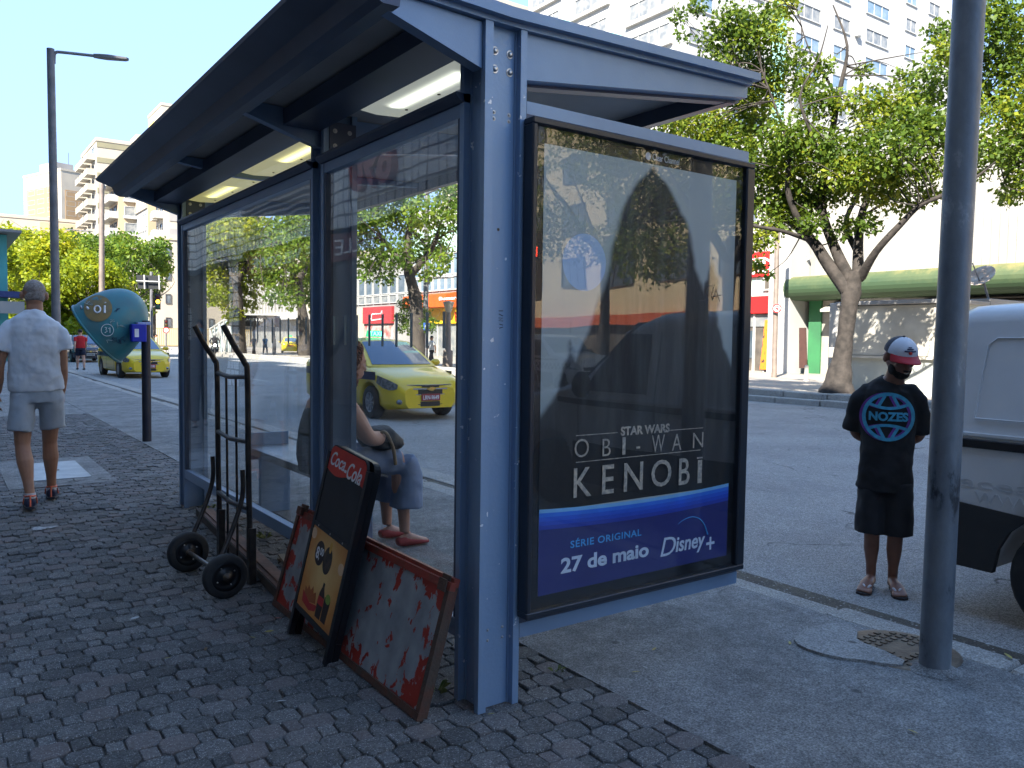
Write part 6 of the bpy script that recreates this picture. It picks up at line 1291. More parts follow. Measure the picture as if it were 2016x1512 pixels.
b = MB(); a0, a1 = q; b.prism([(a0[0]+.3, -0.1), (a0[0]+.3, hh[0]-.1), ((a0[0]+a1[0])/2+.3, hh[1]-.1), (a1[0]+.3, hh[1]-.1), (a1[0]+.3, -0.1)], 'y', a0[1]+0.3, a0[1]+0.5) if False else b.add([(a0[0]+.3, a0[1]+.3, -.1), (a1[0]+.3, a1[1]+.3, -.1), (a1[0]+.3, a1[1]+.3, hh[1]-.05), ((a0[0]+a1[0])/2+.3, (a0[1]+a1[1])/2+.3, hh[1]-.05), (a0[0]+.3, a0[1]+.3, hh[0]-.05)], [(0, 1, 2, 3, 4)])
b.build('cover', M_BALG, t)
# pedestrian signal mirrored in the poster glass
p = (10.2, -13.5); t = thing('traffic_light', 'black pedestrian signal mirrored in the poster glass, left of the mountain', 'traffic light', (p[0], p[1], -0.13))
b = MB(); b.tube([(p[0], p[1], -0.13), (p[0], p[1], 2.4)], 0.06, 8); b.build('post', M_FRAMED, t)
b = MB(); b.box((p[0]-0.25, p[1]-0.25, 2.4), (p[0]+0.25, p[1]+0.25, 4.0), 0.03); b.build('housing', MATS['signal_black'], t)
b = MB(); b.box((p[0]-0.1, p[1]+0.251, 3.4), (p[0]+0.1, p[1]+0.262, 3.65)); b.build('lens', MATS.get('signal_lit_0') or mat('signal_lit_0', (1, 0.05, 0.02), 0.4, emit=(1, 0.05, 0.02), es=2.5), t)
# ---- scattered leaves and litter
def litter(label, cat, name, px, py_, size, m, seed, z=0.006, group=None):
    g = random.Random(seed); c = at(px, py_, Z=0); a = g.uniform(0, 6.28); ux_ = np.array([math.cos(a), math.sin(a), 0]); uy_ = np.array([-math.sin(a), math.cos(a), 0])
    b = MB(); k = [(-1, 0, 0), (-0.3, 0.32, .25), (0.4, 0.28, .3), (1, 0, .1), (0.4, -0.3, 0.05), (-0.3, -0.3, 0.0)]
    top_ = [c+ux_*u*size+uy_*v*size+np.array([0, 0, z+w_*size*0.5]) for u, v, w_ in k]; b.add(top_+[q-np.array([0, 0, 0.001]) for q in top_], [(0, 1, 2, 3, 4, 5), (11, 10, 9, 8, 7, 6)]); o_ = b.build(name, m); return tag(o_, label, cat, group)
M_LFY = mat('dry_leaf', (0.45, 0.36, 0.10), 0.7, col2=(0.35, 0.3, 0.08), scale=30); M_LFP = mat('paper_scrap', (0.6, 0.62, 0.62), 0.8); M_LFC = mat('cyan_scrap', (0.25, 0.5, 0.58), 0.7); M_LFB = mat('brown_leaf', (0.16, 0.10, 0.05), 0.8)
litter('yellow leaf on the cement right of the grey pole', 'leaf', 'fallen_leaf', 1985, 1294, 0.035, M_LFY, 1)
for i, (x, y, s_, m_, lb) in enumerate([(1288, 1280, .022, M_LFY, 'small yellow leaf lying on the pavement below the poster'), (1252, 1325, .02, M_LFY, 'pale curled leaf on pavement near the edge of the blocks'), (967, 1408, .016, M_LFY, 'tiny yellow leaf at the foot of the near shelter post'), (1797, 1443, .02, M_LFY, 'pale leaf on the pavement below the grey pole'), (1555, 1268, .02, M_LFY, 'short straw coloured leaf left of the cement patch'), (530, 1245, .022, M_LFY, 'straw leaf on the paving below the cart wheel'), (497, 1257, .018, M_LFY, 'small dry leaf on paving between cart and sign'), (330, 1298, .018, M_LFY, 'dry leaf on paving far from the cart'), (405, 1280, .02, M_LFB, 'brown leaf on the paving left of the sign')]): litter(lb, 'leaf', 'fallen_leaf', x, y, s_, m_, 10+i, group='fallen leaves')
for i, (x, y, s_, m_, lb) in enumerate([(553, 1383, .022, M_LFP, 'white cigarette stub on the foreground paving blocks'), (323, 994, .05, M_LFC, 'pale blue scrap of paper near the far shelter post'), (313, 1184, .022, M_LFP, 'white paper scrap on the paving left of the cart'), (265, 1219, .024, M_LFP, 'grey paper strip on paving at left'), (548, 1219, .02, mat('red_scrap', (0.6, 0.08, 0.04), 0.6), 'tiny red scrap beside the red board corner'), (1270, 1316, .012, M_LFP, 'white speck of paper on the pavement below the poster'), (1945, 1270, .012, M_LFP, 'white paper speck by the kerb right of the pole')]): litter(lb, 'litter', 'paper_scrap', x, y, s_, m_, 40+i)
# weeds at the post foot
def weed(px, py_, n, h, seed, label):
    c = at(px, py_, Z=0); gg_ = np.random.default_rng(seed); t = thing('weed', label, 'weed', c); b = MB()
    for i in range(n):
        a = gg_.uniform(0, 6.28); L_ = h*gg_.uniform(0.5, 1.2); d_ = np.array([math.cos(a), math.sin(a), 0]); s_ = np.array([-d_[1], d_[0], 0])*0.003; p0_ = c+d_*gg_.uniform(0, 0.03)
        b.add([p0_-s_, p0_+s_, p0_+d_*L_*.5+s_+np.array([0, 0, L_*.7]), p0_+d_*L_*1.1+np.array([0, 0, L_*.6]), p0_+d_*L_*.5-s_+np.array([0, 0, L_*.7])], [(0, 1, 2, 3, 4)])
    b.build('blades', mat('weed_green', (0.16, 0.24, 0.06), 0.7, col2=(0.28, 0.28, 0.10), scale=40), t)
weed(858, 1362, 16, 0.045, 1, 'tuft of green weeds between the red board and near post'); weed(522, 1060, 12, 0.05, 2, 'thin weeds growing from paving behind the hand truck'); weed(1098, 1320, 12, 0.025, 3, 'low weeds in the joints where blocks meet the cement'); weed(416, 1000, 10, 0.04, 4, 'small weeds at the foot of the far shelter post')
# ================================================================ VEHICLES (own space: front towards +Y, road at z = 0)
M_TYRE = mat('tyre', (0.018, 0.018, 0.019), 0.8, col2=(0.03, 0.03, 0.03), scale=12)
M_ALLOY = mat('alloy', (0.5, 0.5, 0.52), 0.3, 0.8)
M_WELL = mat('wheel_well', (0.008, 0.008, 0.008), 0.9)
M_CGLASS = mat('car_glass', (0.10, 0.15, 0.22), 0.04, 0.35, col2=(0.10, 0.15, 0.22), spec=1.0)
M_CHROME = mat('chrome', (0.7, 0.7, 0.72), 0.12, 1.0)
M_LENS = mat('headlight_lens', (0.30, 0.32, 0.34), 0.08, 0.3, col2=(0.08, 0.09, 0.10), scale=18, spec=1.0)
M_TRIM = mat('black_trim', (0.015, 0.015, 0.016), 0.5)
def interp(pts, s): return float(np.interp(s, [p[0] for p in pts], [p[1] for p in pts]))
def sm(pts, s, h=0.06): return (interp(pts, s-h)+2*interp(pts, s)+interp(pts, s+h))/4
def wheel(T, x, y, r, w, side, rim=M_ALLOY):
    b = MB(); b.lathe([(r*0.62, -w/2), (r*0.93, -w/2), (r, -w*0.38), (r, w*0.38), (r*0.93, w/2), (r*0.62, w/2)], (x, y, r), (side, 0, 0), 28); o = b.build('wheel', M_TYRE, T, local=True)
    b = MB(); b.lathe([(0, w*0.30), (r*0.16, w*0.36), (r*0.18, w*0.22), (r*0.5, w*0.25)], (x, y, r), (side, 0, 0), 24)
    for k in range(9):
        a = k*2*math.pi/9; d = np.array([0, math.cos(a), math.sin(a)]); s_ = np.array([0, -math.sin(a), math.cos(a)]); c = np.array([x, y, r])+d*r*0.38+np.array([side*w*0.34, 0, 0])
        b.obox(c, d, s_, (side, 0, 0), r*0.25, r*0.055, w*0.08)
    b.lathe([(r*0.55, w*0.2), (r*0.58, w*0.42), (r*0.64, w*0.46), (r*0.64, w*0.2)], (x, y, r), (side, 0, 0), 24)
    b.cur = 1; b.lathe([(0, w*0.05), (r*0.6, w*0.05)], (x, y, r), (side, 0, 0), 20)
    o2 = b.build('rim', [rim, M_WELL], o, local=True); return o
def car(name, label, cat, loc, heading, paint, stripe=None, sign=False, plate='', plate_m=None, group=None, dark=False, rim=M_ALLOY):
    """three-box saloon; heading = rotation about z of its +Y front"""
    T = thing(name, label, cat, loc, heading, group); L, WB, FO, r = 4.48, 2.62, 0.86, 0.315
    deck = [(0, .60), (.05, .70), (.18, .79), (.5, .87), (1.2, 1.0), (1.35, 1.02), (3.5, 1.07), (3.8, 1.09), (4.25, 1.07), (4.42, 1.0), (4.48, .80)]
    hw = [(0, .50), (.06, .64), (.2, .76), (.5, .835), (.9, .865), (3.6, .865), (4.1, .83), (4.4, .74), (4.48, .62)]
    f1, f2 = FO, FO+WB; rings = []; Ss = list(np.linspace(0, L, 76))
    for s in Ss:
        w, zd = sm(hw, s), sm(deck, s); zb = 0.20 if s > .3 else 0.24
        for fc in (f1, f2):
            d = abs(s-fc); ra = r+0.055
            if d < ra: zb = max(zb, r+math.sqrt(ra*ra-d*d))
        zm = max(min(0.58, zd-.12), zb+0.03); zs = max(zd-0.10, zm+.02)
        half = [(0, zb), (w*.86, zb), (w*.975, zb+.03 if zb > .25 else zb+.09), (w, zm), (w*.985, zs), (w*.93, zd-.03), (w*.75, zd), (w*.4, zd+.025), (0, zd+.035)]
        rings.append([(-x, L/2-s, z) for x, z in half]+[(x, L/2-s, z) for x, z in half[-2:0:-1]])
    b = MB(); b.loft(rings); b.build('body', paint, T, local=True)
    # cabin
    bel, roof = 0.985, 1.50
    FLb, RLb, FLt, RLt = np.array([-.76, L/2-1.12, bel]), np.array([-.74, L/2-4.02, bel+.05]), np.array([-.57, L/2-1.98, roof-.03]), np.array([-.56, L/2-3.35, roof-.035])
    mx = lambda p: p*np.array([-1, 1, 1])
    def side(u, v, off=0.0, sgn=-1):
        a = FLb*(1-u)+RLb*u; c = FLt*(1-u)+RLt*u; p = a*(1-v)+c*v; p = p+np.array([-(0.05*math.sin(math.pi*u)*(1-v*.3)+0.035*math.sin(math.pi*v*.8))-off, 0, 0.035*math.sin(math.pi*u)*v]); return p if sgn < 0 else mx(p)
    def front(u, v, off=0.0):
        a = FLb*(1-u)+mx(FLb)*u; c = FLt*(1-u)+mx(FLt)*u; k = math.sin(math.pi*u); return a*(1-v)+c*v+np.array([0, .17*k*(1-v*.55)+off*.6, 0.03*k*v+.02*math.sin(math.pi*v)+off])
    def rear(u, v, off=0.0):
        a = RLb*(1-u)+mx(RLb)*u; c = RLt*(1-u)+mx(RLt)*u; k = math.sin(math.pi*u); return a*(1-v)+c*v+np.array([0, -.12*k*(1-v*.5)-off*.6, 0.035*k*v+.03*math.sin(math.pi*v)+off])
    def patch(fn, u0, u1, v0, v1, nu=8, nv=5, flip=False):
        b_ = MB(); P = [fn(u0+(u1-u0)*i/nu, v0+(v1-v0)*j/nv) for j in range(nv+1) for i in range(nu+1)]
        F_ = [(j*(nu+1)+i, j*(nu+1)+i+1, (j+1)*(nu+1)+i+1, (j+1)*(nu+1)+i) for j in range(nv) for i in range(nu)]; b_.add(P, [f[::-1] for f in F_] if flip else F_, True); return b_
    b = MB()
    for fn, fl in ((lambda u, v: side(u, v), False), (lambda u, v: side(u, v, 0, 1), True), (front, True), (rear, False)):
        q = patch(fn, 0, 1, 0, 1, 10, 6, fl); b.add(q.v, q.f, True)
    top = [side(i/10, 1) for i in range(11)]; rows = []
    for j in range(7):
        rows.append([(lambda l, r_, t: l*(1-t)+r_*t+np.array([0, 0, 0.05*math.sin(math.pi*t)]))(top[i], mx(top[i]), j/6) for i in range(11)])
    P = [p for r_ in rows for p in r_]; b.add(P, [(j*11+i, (j+1)*11+i, (j+1)*11+i+1, j*11+i+1) for j in range(6) for i in range(10)], True)
    b.add([front(i/10, 1) for i in range(11)]+[rows[int(round(i*6/10))][0] for i in range(11)], [(i, i+1, i+12, i+11) for i in range(10)], True)
    b.build('cabin', paint, T, local=True)
    patch(lambda u, v: front(u, v, .008), .06, .94, .06, .95, 12, 6, True).build('windscreen', M_CGLASS, T, local=True)
    patch(lambda u, v: rear(u, v, .008), .08, .92, .10, .92, 12, 6).build('rear_window', M_CGLASS, T, local=True)
    for sg in (-1, 1):
        for u0, u1 in ((.10, .50), (.54, .86)): patch(lambda u, v: side(u, v, .008, sg), u0, u1, .10, .90, 6, 4, sg > 0).build('side_window', M_CGLASS, T, local=True)
    for sg in (-1, 1):
        for s_ in (f1, f2): wheel(T, sg*(0.865-0.115), L/2-s_, r, 0.2, sg, rim)
        b = MB(); b.ell((sg*.97, L/2-1.5, 1.05), (.11, .07, .075)); b.box((sg*.80, L/2-1.53, 1.0), (sg*.92, L/2-1.47, 1.04)); b.build('mirror', paint, T, local=True)
        # headlight wrapped round the corner
        P = []
        for zf in (0, 1):
            for s_, z0, z1 in ((.09, .60, .70), (.13, .58, .75), (.22, .575, .79), (.38, .61, .84), (.58, .70, .855)):
                w_ = sm(hw, s_); P.append((sg*(w_*(1.0 if zf == 0 else .97)+.008), L/2-s_+.012, z0 if zf == 0 else min(z1, sm(deck, s_)-.045)))
        b = MB(); F_ = [(i, i+1, i+6, i+5) for i in range(4)]; b.add(P, F_ if sg < 0 else [f[::-1] for f in F_], True); b.build('headlight', M_LENS, T, local=True)
        b = MB(); b.ell((sg*.60, L/2-.06-.02, .36), (.075, .05, .05)); b.build('fog_light', M_LENS, T, local=True)
        P = [(sg*(sm(hw, 4.40+.02*k)+.006), L/2-4.35-.05*k, z) for k in (0, 1) for z in (.80, 1.0)]
        b = MB(); b.add(P, [(0, 1, 3, 2)]); b.build('tail_light', mat('tail_red', (0.4, 0.01, 0.01), 0.2), T, local=True)
        if stripe:
            P = []; F_ = []; xs = np.linspace(.62, 4.2, 24)
            for i, s_ in enumerate(xs): w_ = sm(hw, s_)+.006; P += [(sg*w_*.998, L/2-s_, .745), (sg*(w_*.988), L/2-s_, .90)]
            F_ = [(2*i, 2*i+2, 2*i+3, 2*i+1) for i in range(23)]; b = MB(); b.add(P, F_ if sg > 0 else [f[::-1] for f in F_], True); b.build('side_stripe', stripe, T, local=True)
        for s_ in (2.35, 3.3): b = MB(); b.box((sg*.868, L/2-s_-.09, .90), (sg*.89, L/2-s_+.09, .93), .006); b.build('door_handle', paint, T, local=True)
        for s_ in (1.42, 2.5, 3.42):
            b = MB(); b.box((sg*.8655, L/2-s_-.004, .26), (sg*.8695, L/2-s_+.004, .93)); b.build('door_seam', M_TRIM, T, local=True)
    def fy(x, z): return L/2+0.005-0.10*(abs(x)/.6)**2.2
    def front_bar(x0, x1, z0, z1, off, nm, m, n=8):
        b = MB(); xs = np.linspace(x0, x1, n+1); b.loft([[(x, fy(x, 0)-.06, z0), (x, fy(x, 0)+off, z0), (x, fy(x, 0)+off, z1), (x, fy(x, 0)-.06, z1)] for x in xs], smooth=False); return b.build(nm, m, T, local=True)
    front_bar(-.50, .50, .50, .585, .012, 'grille', M_TRIM); front_bar(-.46, .46, .625, .665, .004, 'grille', M_TRIM)
    front_bar(-.54, .54, .588, .612, .03, 'chrome_bar', M_CHROME); front_bar(-.48, .48, .668, .680, .016, 'chrome_bar', M_CHROME); front_bar(-.5, .5, .487, .499, .02, 'chrome_bar', M_CHROME)
    front_bar(-.50, .50, .27, .36, .006, 'lower_intake', M_TRIM); front_bar(-.49, .49, .30, .312, .012, 'intake_slat', M_TRIM)
    b = MB(); b.box((-.09, L/2+.02, .585), (.09, L/2+.045, .615)); b.box((-.045, L/2+.021, .565), (.045, L/2+.046, .635)); b.build('front_emblem', mat('gold_emblem', (0.6, 0.45, 0.15), 0.25, 0.8), T, local=True)
    pm = plate_m or M_FRAMEW
    b = MB(); b.box((-.2, L/2+.012, .375), (.2, L/2+.03, .505), .004); pl = b.build('number_plate', pm, T, local=True)
    if plate: text_mb(plate, (-.17, .17, .395, .48), (0, L/2+.0305, 0), (-1, 0, 0), (0, 0, 1), .003, bold=.02).build('plate_lettering', M_WHITE if plate_m else M_BLACK, pl, local=True)
    b = MB(); b.box((-.26, -L/2-.012, .66), (.26, -L/2+.02, .78)); b.build('rear_plate', pm, T, local=True)
    if sign:
        b = MB(); b.prism([(-.16, 1.565), (.16, 1.565), (.13, 1.70), (-.13, 1.70)], 'y', -.25, -.10); sg_ = b.build('roof_sign', mat('taxi_sign_case', (0.02, 0.16, 0.06), 0.4, emit=(0.05, 0.6, 0.25), es=0.25), T, local=True)
        text_mb('TAXI', (-.13, .13, 1.59, 1.68), (0, -.0995, 0), (-1, 0, 0), (0, 0, 1), .003, bold=.02).build('sign_lettering', mat('taxi_green', (0.1, 0.9, 0.4), 0.4, emit=(0.1, 1.0, 0.45), es=1.5), sg_, local=True)
    return T
M_TAXI = mat('taxi_yellow', (0.80, 0.57, 0.012), 0.28, col2=(0.76, 0.54, 0.012), scale=1, coat=0.6)
M_STRIPE_B = mat('taxi_stripe', (0.012, 0.018, 0.07), 0.3)
M_PLATER = mat('red_plate', (0.35, 0.03, 0.04), 0.4)
PI = math.pi
GT = 'yellow taxis with a dark blue side stripe'
car('taxi', 'yellow taxi with green lit roof sign stopped behind the near pane', 'taxi', (5.95, 10.75+2.24, -0.13), PI, M_TAXI, M_STRIPE_B, True, 'LRN-9649', M_PLATER, GT)
car('taxi', 'yellow taxi facing us half hidden by the telephone hood', 'taxi', (4.42, 28.3+2.24, -0.13), PI+0.06, M_TAXI, M_STRIPE_B, False, 'KZC-2185', M_PLATER, GT)
p = at(572, 692, D=80); car('taxi', 'small distant yellow taxi seen side on in the left pane', 'taxi', (p[0], p[1], -0.10), -0.35, M_TAXI, M_STRIPE_B, True, '', M_PLATER, GT)
car('parked_car', 'dark navy saloon with pale plate behind the yellow taxi at the left', 'car', (5.25, 47+2.24, -0.13), PI+0.02, mat('navy_paint', (0.012, 0.016, 0.035), 0.25, coat=0.6), None, False, 'KNW 8643')
# ---- vans
def van(name, label, loc, heading, paint, lower, group=None, checker=False, graffiti=False):
    T = thing(name, label, 'van', loc, heading, group); L, W, r = 4.25, 0.86, 0.30; rf, rr_ = 0.75, L-0.69
    top = [(0, .70), (.08, .86), (.3, .98), (1.0, 1.10), (1.15, 1.16), (1.85, 1.72), (2.1, 1.80), (3.9, 1.80), (4.19, 1.79), (4.25, 1.70)]
    hw = [(0, .62), (.1, .74), (.4, .83), (.8, .86), (4.1, .86), (4.22, .858), (4.25, .84)]; rings = []
    for s in np.linspace(0, L, 86):
        w, zt = sm(hw, s, .02), sm(top, s, .03); zb = 0.30
        for fc in (rf, rr_):
            d = abs(s-fc); ra = r+.07
            if d < ra: zb = max(zb, r+math.sqrt(ra*ra-d*d))
        bl = min(1.06, zt-.06); zm = max(.62, zb+.03); ch = max(zt-.13, bl+.02); tum = 1-.085*max(0, (ch-1.06))/.6
        half = [(0, zb), (w*.9, zb), (w*.985, zb+.03), (w, zm), (w, max(zm+.01, bl-.05)), (w*.99, bl+.001), (w*tum, ch), (w*tum*.975, ch+.06), (w*tum*.88, zt-.03), (w*.4, zt-.002), (0, zt+.006)]
        rings.append([(-x, L/2-s, z) for x, z in half]+[(x, L/2-s, z) for x, z in half[-2:0:-1]])
    b = MB(); b.loft(rings); b.build('body', paint, T, local=True)
    sx = lambda z: W*(1-.085*max(0, z-1.06)/.6)+.0
    for sg in (-1, 1):
        for s_ in (rf, rr_): wheel(T, sg*(W-.10), L/2-s_, r, .19, sg, mat('steel_rim', (0.12, 0.12, 0.125), 0.5, 0.5))
        b = MB(); b.box((sg*(W-.01), -L/2+.02, .36), (sg*(W+.012), L/2-rf-.42-.2, .40), .004) if False else None
        # dark lower cladding between and behind the wheels
        for y0, y1 in ((-L/2+.0, -L/2+.69-.36), (-L/2+.69+.38, L/2-rf-.38)):
            c_ = -L/2+.69
            pl_ = [(y0, .29), (c_-.374, .285), (c_-.352, .42), (c_-.30, .525), (c_-.20, .62), (y0, .66)] if y0 < c_ else [(y0, .29), (y1, .285), (y1, .62), (y0, .66)]
            b = MB(); b.prism(pl_, 'x', sg*(W-.03), sg*(W+.014)); b.build('lower_cladding', lower, T, local=True)
        b = MB(); b.box((sg*(W-.02), -L/2+.03, .965), (sg*(W+.016), L/2-.9, 1.015), .008); b.build('rubbing_strip', M_TRIM, T, local=True)
        b = MB(); b.box((sg*(W-.02), -L/2+.03, 1.03), (sg*(W+.010), L/2-1.1, 1.05), .004); b.build('belt_ridge', paint, T, local=True)
        # pressed panel outline above the belt
        if graffiti or not checker:
            y0, y1, z0, z1 = -L/2+.13, -L/2+1.35, 1.13, 1.58
            ring = [(y0+.05, z0), (y1, z0), (y1, z1), (y0+.13, z1), (y0+.085, z1-.04)]
            b = MB(); b.tube([(sg*(sx(z)+.002), y, z) for y, z in ring+[ring[0]]], .005, 6); b.build('panel_swage', paint, T, local=True)
        b = MB(); P = [(sg*(sx(z)+.004), L/2-s_, z) for s_, z in ((1.28, 1.10), (2.05, 1.10), (2.05, 1.60), (1.74, 1.60))]; b.add(P, [(0, 1, 2, 3) if sg > 0 else (3, 2, 1, 0)]); b.build('door_window', M_CGLASS, T, local=True)
        b = MB(); b.tube([(sg*(W+.003), L/2-1.2, .45), (sg*(W+.003), L/2-1.2, 1.05)], .004, 5); b.tube([(sg*(W+.003), L/2-2.15, .45), (sg*(W+.003), L/2-2.15, 1.05), (sg*(sx(1.62)+.003), L/2-2.15, 1.62)], .004, 5); b.build('door_seam', M_TRIM, T, local=True)
        b = MB(); b.ell((sg*.98, L/2-1.38, 1.15), (.10, .06, .11)); b.build('mirror', M_TRIM, T, local=True)
        b = MB(); P = [(sg*x, L/2-s_+.01, z) for s_, x, z in ((.10, .74, .68), (.36, .83, .70), (.40, .835, .86), (.16, .70, .86), (.12, .5, .84), (.06, .5, .70))]; b.add(P, [(0, 1, 2, 3, 4, 5) if sg > 0 else (5, 4, 3, 2, 1, 0)]); b.build('headlight', M_LENS, T, local=True)
        b = MB(); b.prism([(-L/2-.012, 1.08), (-L/2+.035, 1.08), (-L/2+.06, 1.60), (-L/2+.02, 1.60)], 'x', sg*(W*.86), sg*(W-.04)) ; b.build('tail_pillar', M_TRIM, T, local=True)
    b = MB(); P = [(x*(.70 if i > 1 else .76), L/2-(1.18 if i < 2 else 1.80), 1.17 if i < 2 else 1.685) for i, x in enumerate((-1, 1, 1, -1))]; P = [(p[0], p[1]+.012, p[2]+.02) for p in P]; b.add(P, [(0, 1, 2, 3)]); b.build('windscreen', M_CGLASS, T, local=True)
    b = MB(); b.box((-.66, -L/2-.008, 1.12), (.66, -L/2+.03, 1.55), .01); b.build('rear_window', M_CGLASS, T, local=True)
    b = MB(); b.box((-W+.0, -L/2-.05, .30), (W-.0, -L/2+.03, .64), .03); b.build('rear_bumper', lower, T, local=True)
    b = MB(); b.box((-W*.86, L/2-.10, .26), (W*.86, L/2+.03, .60), .04); b.build('front_bumper', lower, T, local=True)
    b = MB(); b.box((-.5, L/2-.02, .63), (.5, L/2+.012, .72), .01); b.build('grille', M_TRIM, T, local=True)
    if checker:
        for sg in (-1, 1):
            b = MB()
            for i in range(44):
                for j in range(2):
                    if (i+j) % 2 == 0: b.box((sg*(W-.01), -L/2+.1+i*.088, .72+j*.088), (sg*(W+.009), -L/2+.1+i*.088+.088, .72+j*.088+.088))
            b.build('checker_band', M_BLACK, T, local=True)
            text_mb('GM-Rio', (-.95, .05, 1.13, 1.42), (sg*(W+.006), -.6, 0), (0, sg, 0), (0, 0, 1), .006, bold=.03).build('van_lettering', M_STRIPE_B, T, local=True)
            b = MB(); P = [(sg*(W+.008), -.35+y, z) for y, z in ((0, 1.18), (.35*sg, 1.18), (.15*sg, 1.42))]; b.add(P, [(0, 1, 2) if sg > 0 else (2, 1, 0)]); b.build('van_emblem', M_STRIPE_B, T, local=True)
    if graffiti:
        # dust marks and faded lettering on the kerb side (-X in the street = +X in its own space after turning round)
        M_DUST = mat('dust_smear', (0.55, 0.56, 0.57), 0.8)
        X_ = W+.003
        text_mb('acessorios', (0, .9, .74, .80), (W+.0015, -L/2+.12, 0), (0, 1, 0), (0, 0, 1), .002).build('faded_lettering', mat('faded_grey', (0.66, 0.665, 0.67), 0.6), T, local=True)
        text_mb('WWW', (0, .35, .66, .72), (W+.0015, -L/2+.2, 0), (0, 1, 0), (0, 0, 1), .002).build('faded_lettering', MATS['faded_grey'], T, local=True)
        b = MB(); g3 = random.Random(8)
        for k in range(26):
            y = -L/2+.02+abs(g3.gauss(0, .03)); z = g3.uniform(.66, .95); b.box((W-.001, y, z), (W+.0016+.0005*(k % 3), y+g3.uniform(.004, .016), z+g3.uniform(.004, .03)))
        b.build('paint_scuffs', mat('scuff_dark', (0.06, 0.045, 0.035), 0.8), T, local=True)
    return T
M_VANW = mat('van_white', (0.80, 0.80, 0.80), 0.32, col2=(0.70, 0.70, 0.70), scale=2.2, detail=9, coat=0.3)
M_CLAD = mat('black_cladding', (0.022, 0.023, 0.025), 0.6, col2=(0.035, 0.035, 0.036), scale=5)
van('van', 'white van with black bumper parked at the kerb beside the grey pole', (3.10+.86, -0.13-2.125, -0.13), PI, M_VANW, M_CLAD, graffiti=True)
van('van', 'white patrol van with checker band, mirrored in the poster glass', (20.2-6, -17.5, -0.13), 0.0, M_VANW, M_CLAD, checker=True)
van('van', 'white lettered van mirrored in the upper right of the poster', (9.5, -6.4, -0.13), 0.0, M_VANW, M_CLAD, checker=False)
# ================================================================ PEOPLE
M_SKIN_T = mat('tan_skin', (0.42, 0.21, 0.125), 0.5, col2=(0.34, 0.16, 0.095), scale=8)
M_SKIN_D = mat('brown_skin', (0.27, 0.125, 0.08), 0.45, col2=(0.21, 0.092, 0.058), scale=8)
M_SKIN_L = mat('fair_skin', (0.62, 0.37, 0.28), 0.55, col2=(0.54, 0.30, 0.22), scale=9)
M_CLOUD = bpy.data.textures.new('folds', 'CLOUDS'); M_CLOUD.noise_scale = 0.10; M_CLOUD.noise_depth = 2
def bake(o, voxel, smooth=4, folds=0.0):
    m = o.modifiers.new('r', 'REMESH'); m.mode = 'VOXEL'; m.voxel_size = voxel; m.use_smooth_shade = True
    if folds:
        d = o.modifiers.new('d', 'DISPLACE'); d.texture = M_CLOUD; d.strength = folds; d.mid_level = 0.5; d.texture_coords = 'LOCAL'
    s = o.modifiers.new('s', 'SMOOTH'); s.factor = 0.5; s.iterations = smooth
    dg = bpy.context.evaluated_depsgraph_get(); dg.update(); me = bpy.data.meshes.new_from_object(o.evaluated_get(dg)); old = o.data; mats_ = [x for x in old.materials]
    o.modifiers.clear(); o.data = me; bpy.data.meshes.remove(old)
    if not len(me.materials):
        for x in mats_: me.materials.append(x)
    me.polygons.foreach_set('use_smooth', [True]*len(me.polygons)); return o
V = lambda *a: np.array(a, float)
def unit(v): v = np.asarray(v, float); return v/(np.linalg.norm(v)+1e-9)
def rings(b, items, lat, n=20, smooth=True, power=2.0):
    """items: (centre, half width along lat, half depth); stacked elliptical sections"""
    R_ = []; C_ = [np.asarray(i[0]) for i in items]
    for k, (c, rx, ry) in enumerate(items):
        ax = unit(C_[min(k+1, len(C_)-1)]-C_[max(k-1, 0)]); l = unit(lat-ax*(ax@lat)); f = np.cross(ax, l)
        R_.append([np.asarray(c)+l*rx*math.copysign(abs(math.cos(a))**(2/power), math.cos(a))+f*ry*math.copysign(abs(math.sin(a))**(2/power), math.sin(a)) for a in np.linspace(0, 2*math.pi, n+1)[:-1]])
    b.loft(R_, smooth=smooth)
def limb(b, pts, rad, n=12): b.tube(smooth_path(pts, 4), np.interp(np.linspace(0, 1, (len(pts)-1)*4+1), np.linspace(0, 1, len(rad)), rad), n)
def hand(b, wrist, dirn, palm_n, thumb_side, s=1.0, curl=0.5):
    """palm, four unequal fingers and a thumb; dirn towards finger tips, palm_n out of the palm"""
    d, pn, ts = unit(dirn), unit(palm_n), unit(thumb_side); w = np.asarray(wrist)
    rings(b, [(w, .027*s, .019*s), (w+d*.03*s, .036*s, .017*s), (w+d*.065*s, .042*s, .015*s), (w+d*.092*s, .040*s, .012*s)], ts, 14)
    for k, (off, L_) in enumerate(((.031, .072), (.0105, .080), (-.0105, .074), (-.031, .058))):
        p = w+d*.084*s+ts*off*s; q = [p]; dd = d.copy()
        for j in range(3):
            a = curl*(0.35+0.35*j+0.06*k); dd = unit(dd*math.cos(a)+pn*math.sin(a)); q.append(q[-1]+dd*L_*s*(.42, .33, .25)[j])
        limb(b, q, [.0098*s, .009*s, .008*s, .0062*s], 8)
    t0 = w+d*.03*s+ts*.028*s; limb(b, [t0, t0+unit(ts*.8+d*.7+pn*.3)*.035*s, t0+unit(ts*.45+d*.95+pn*.4)*.07*s], [.013*s, .0105*s, .008*s], 8)
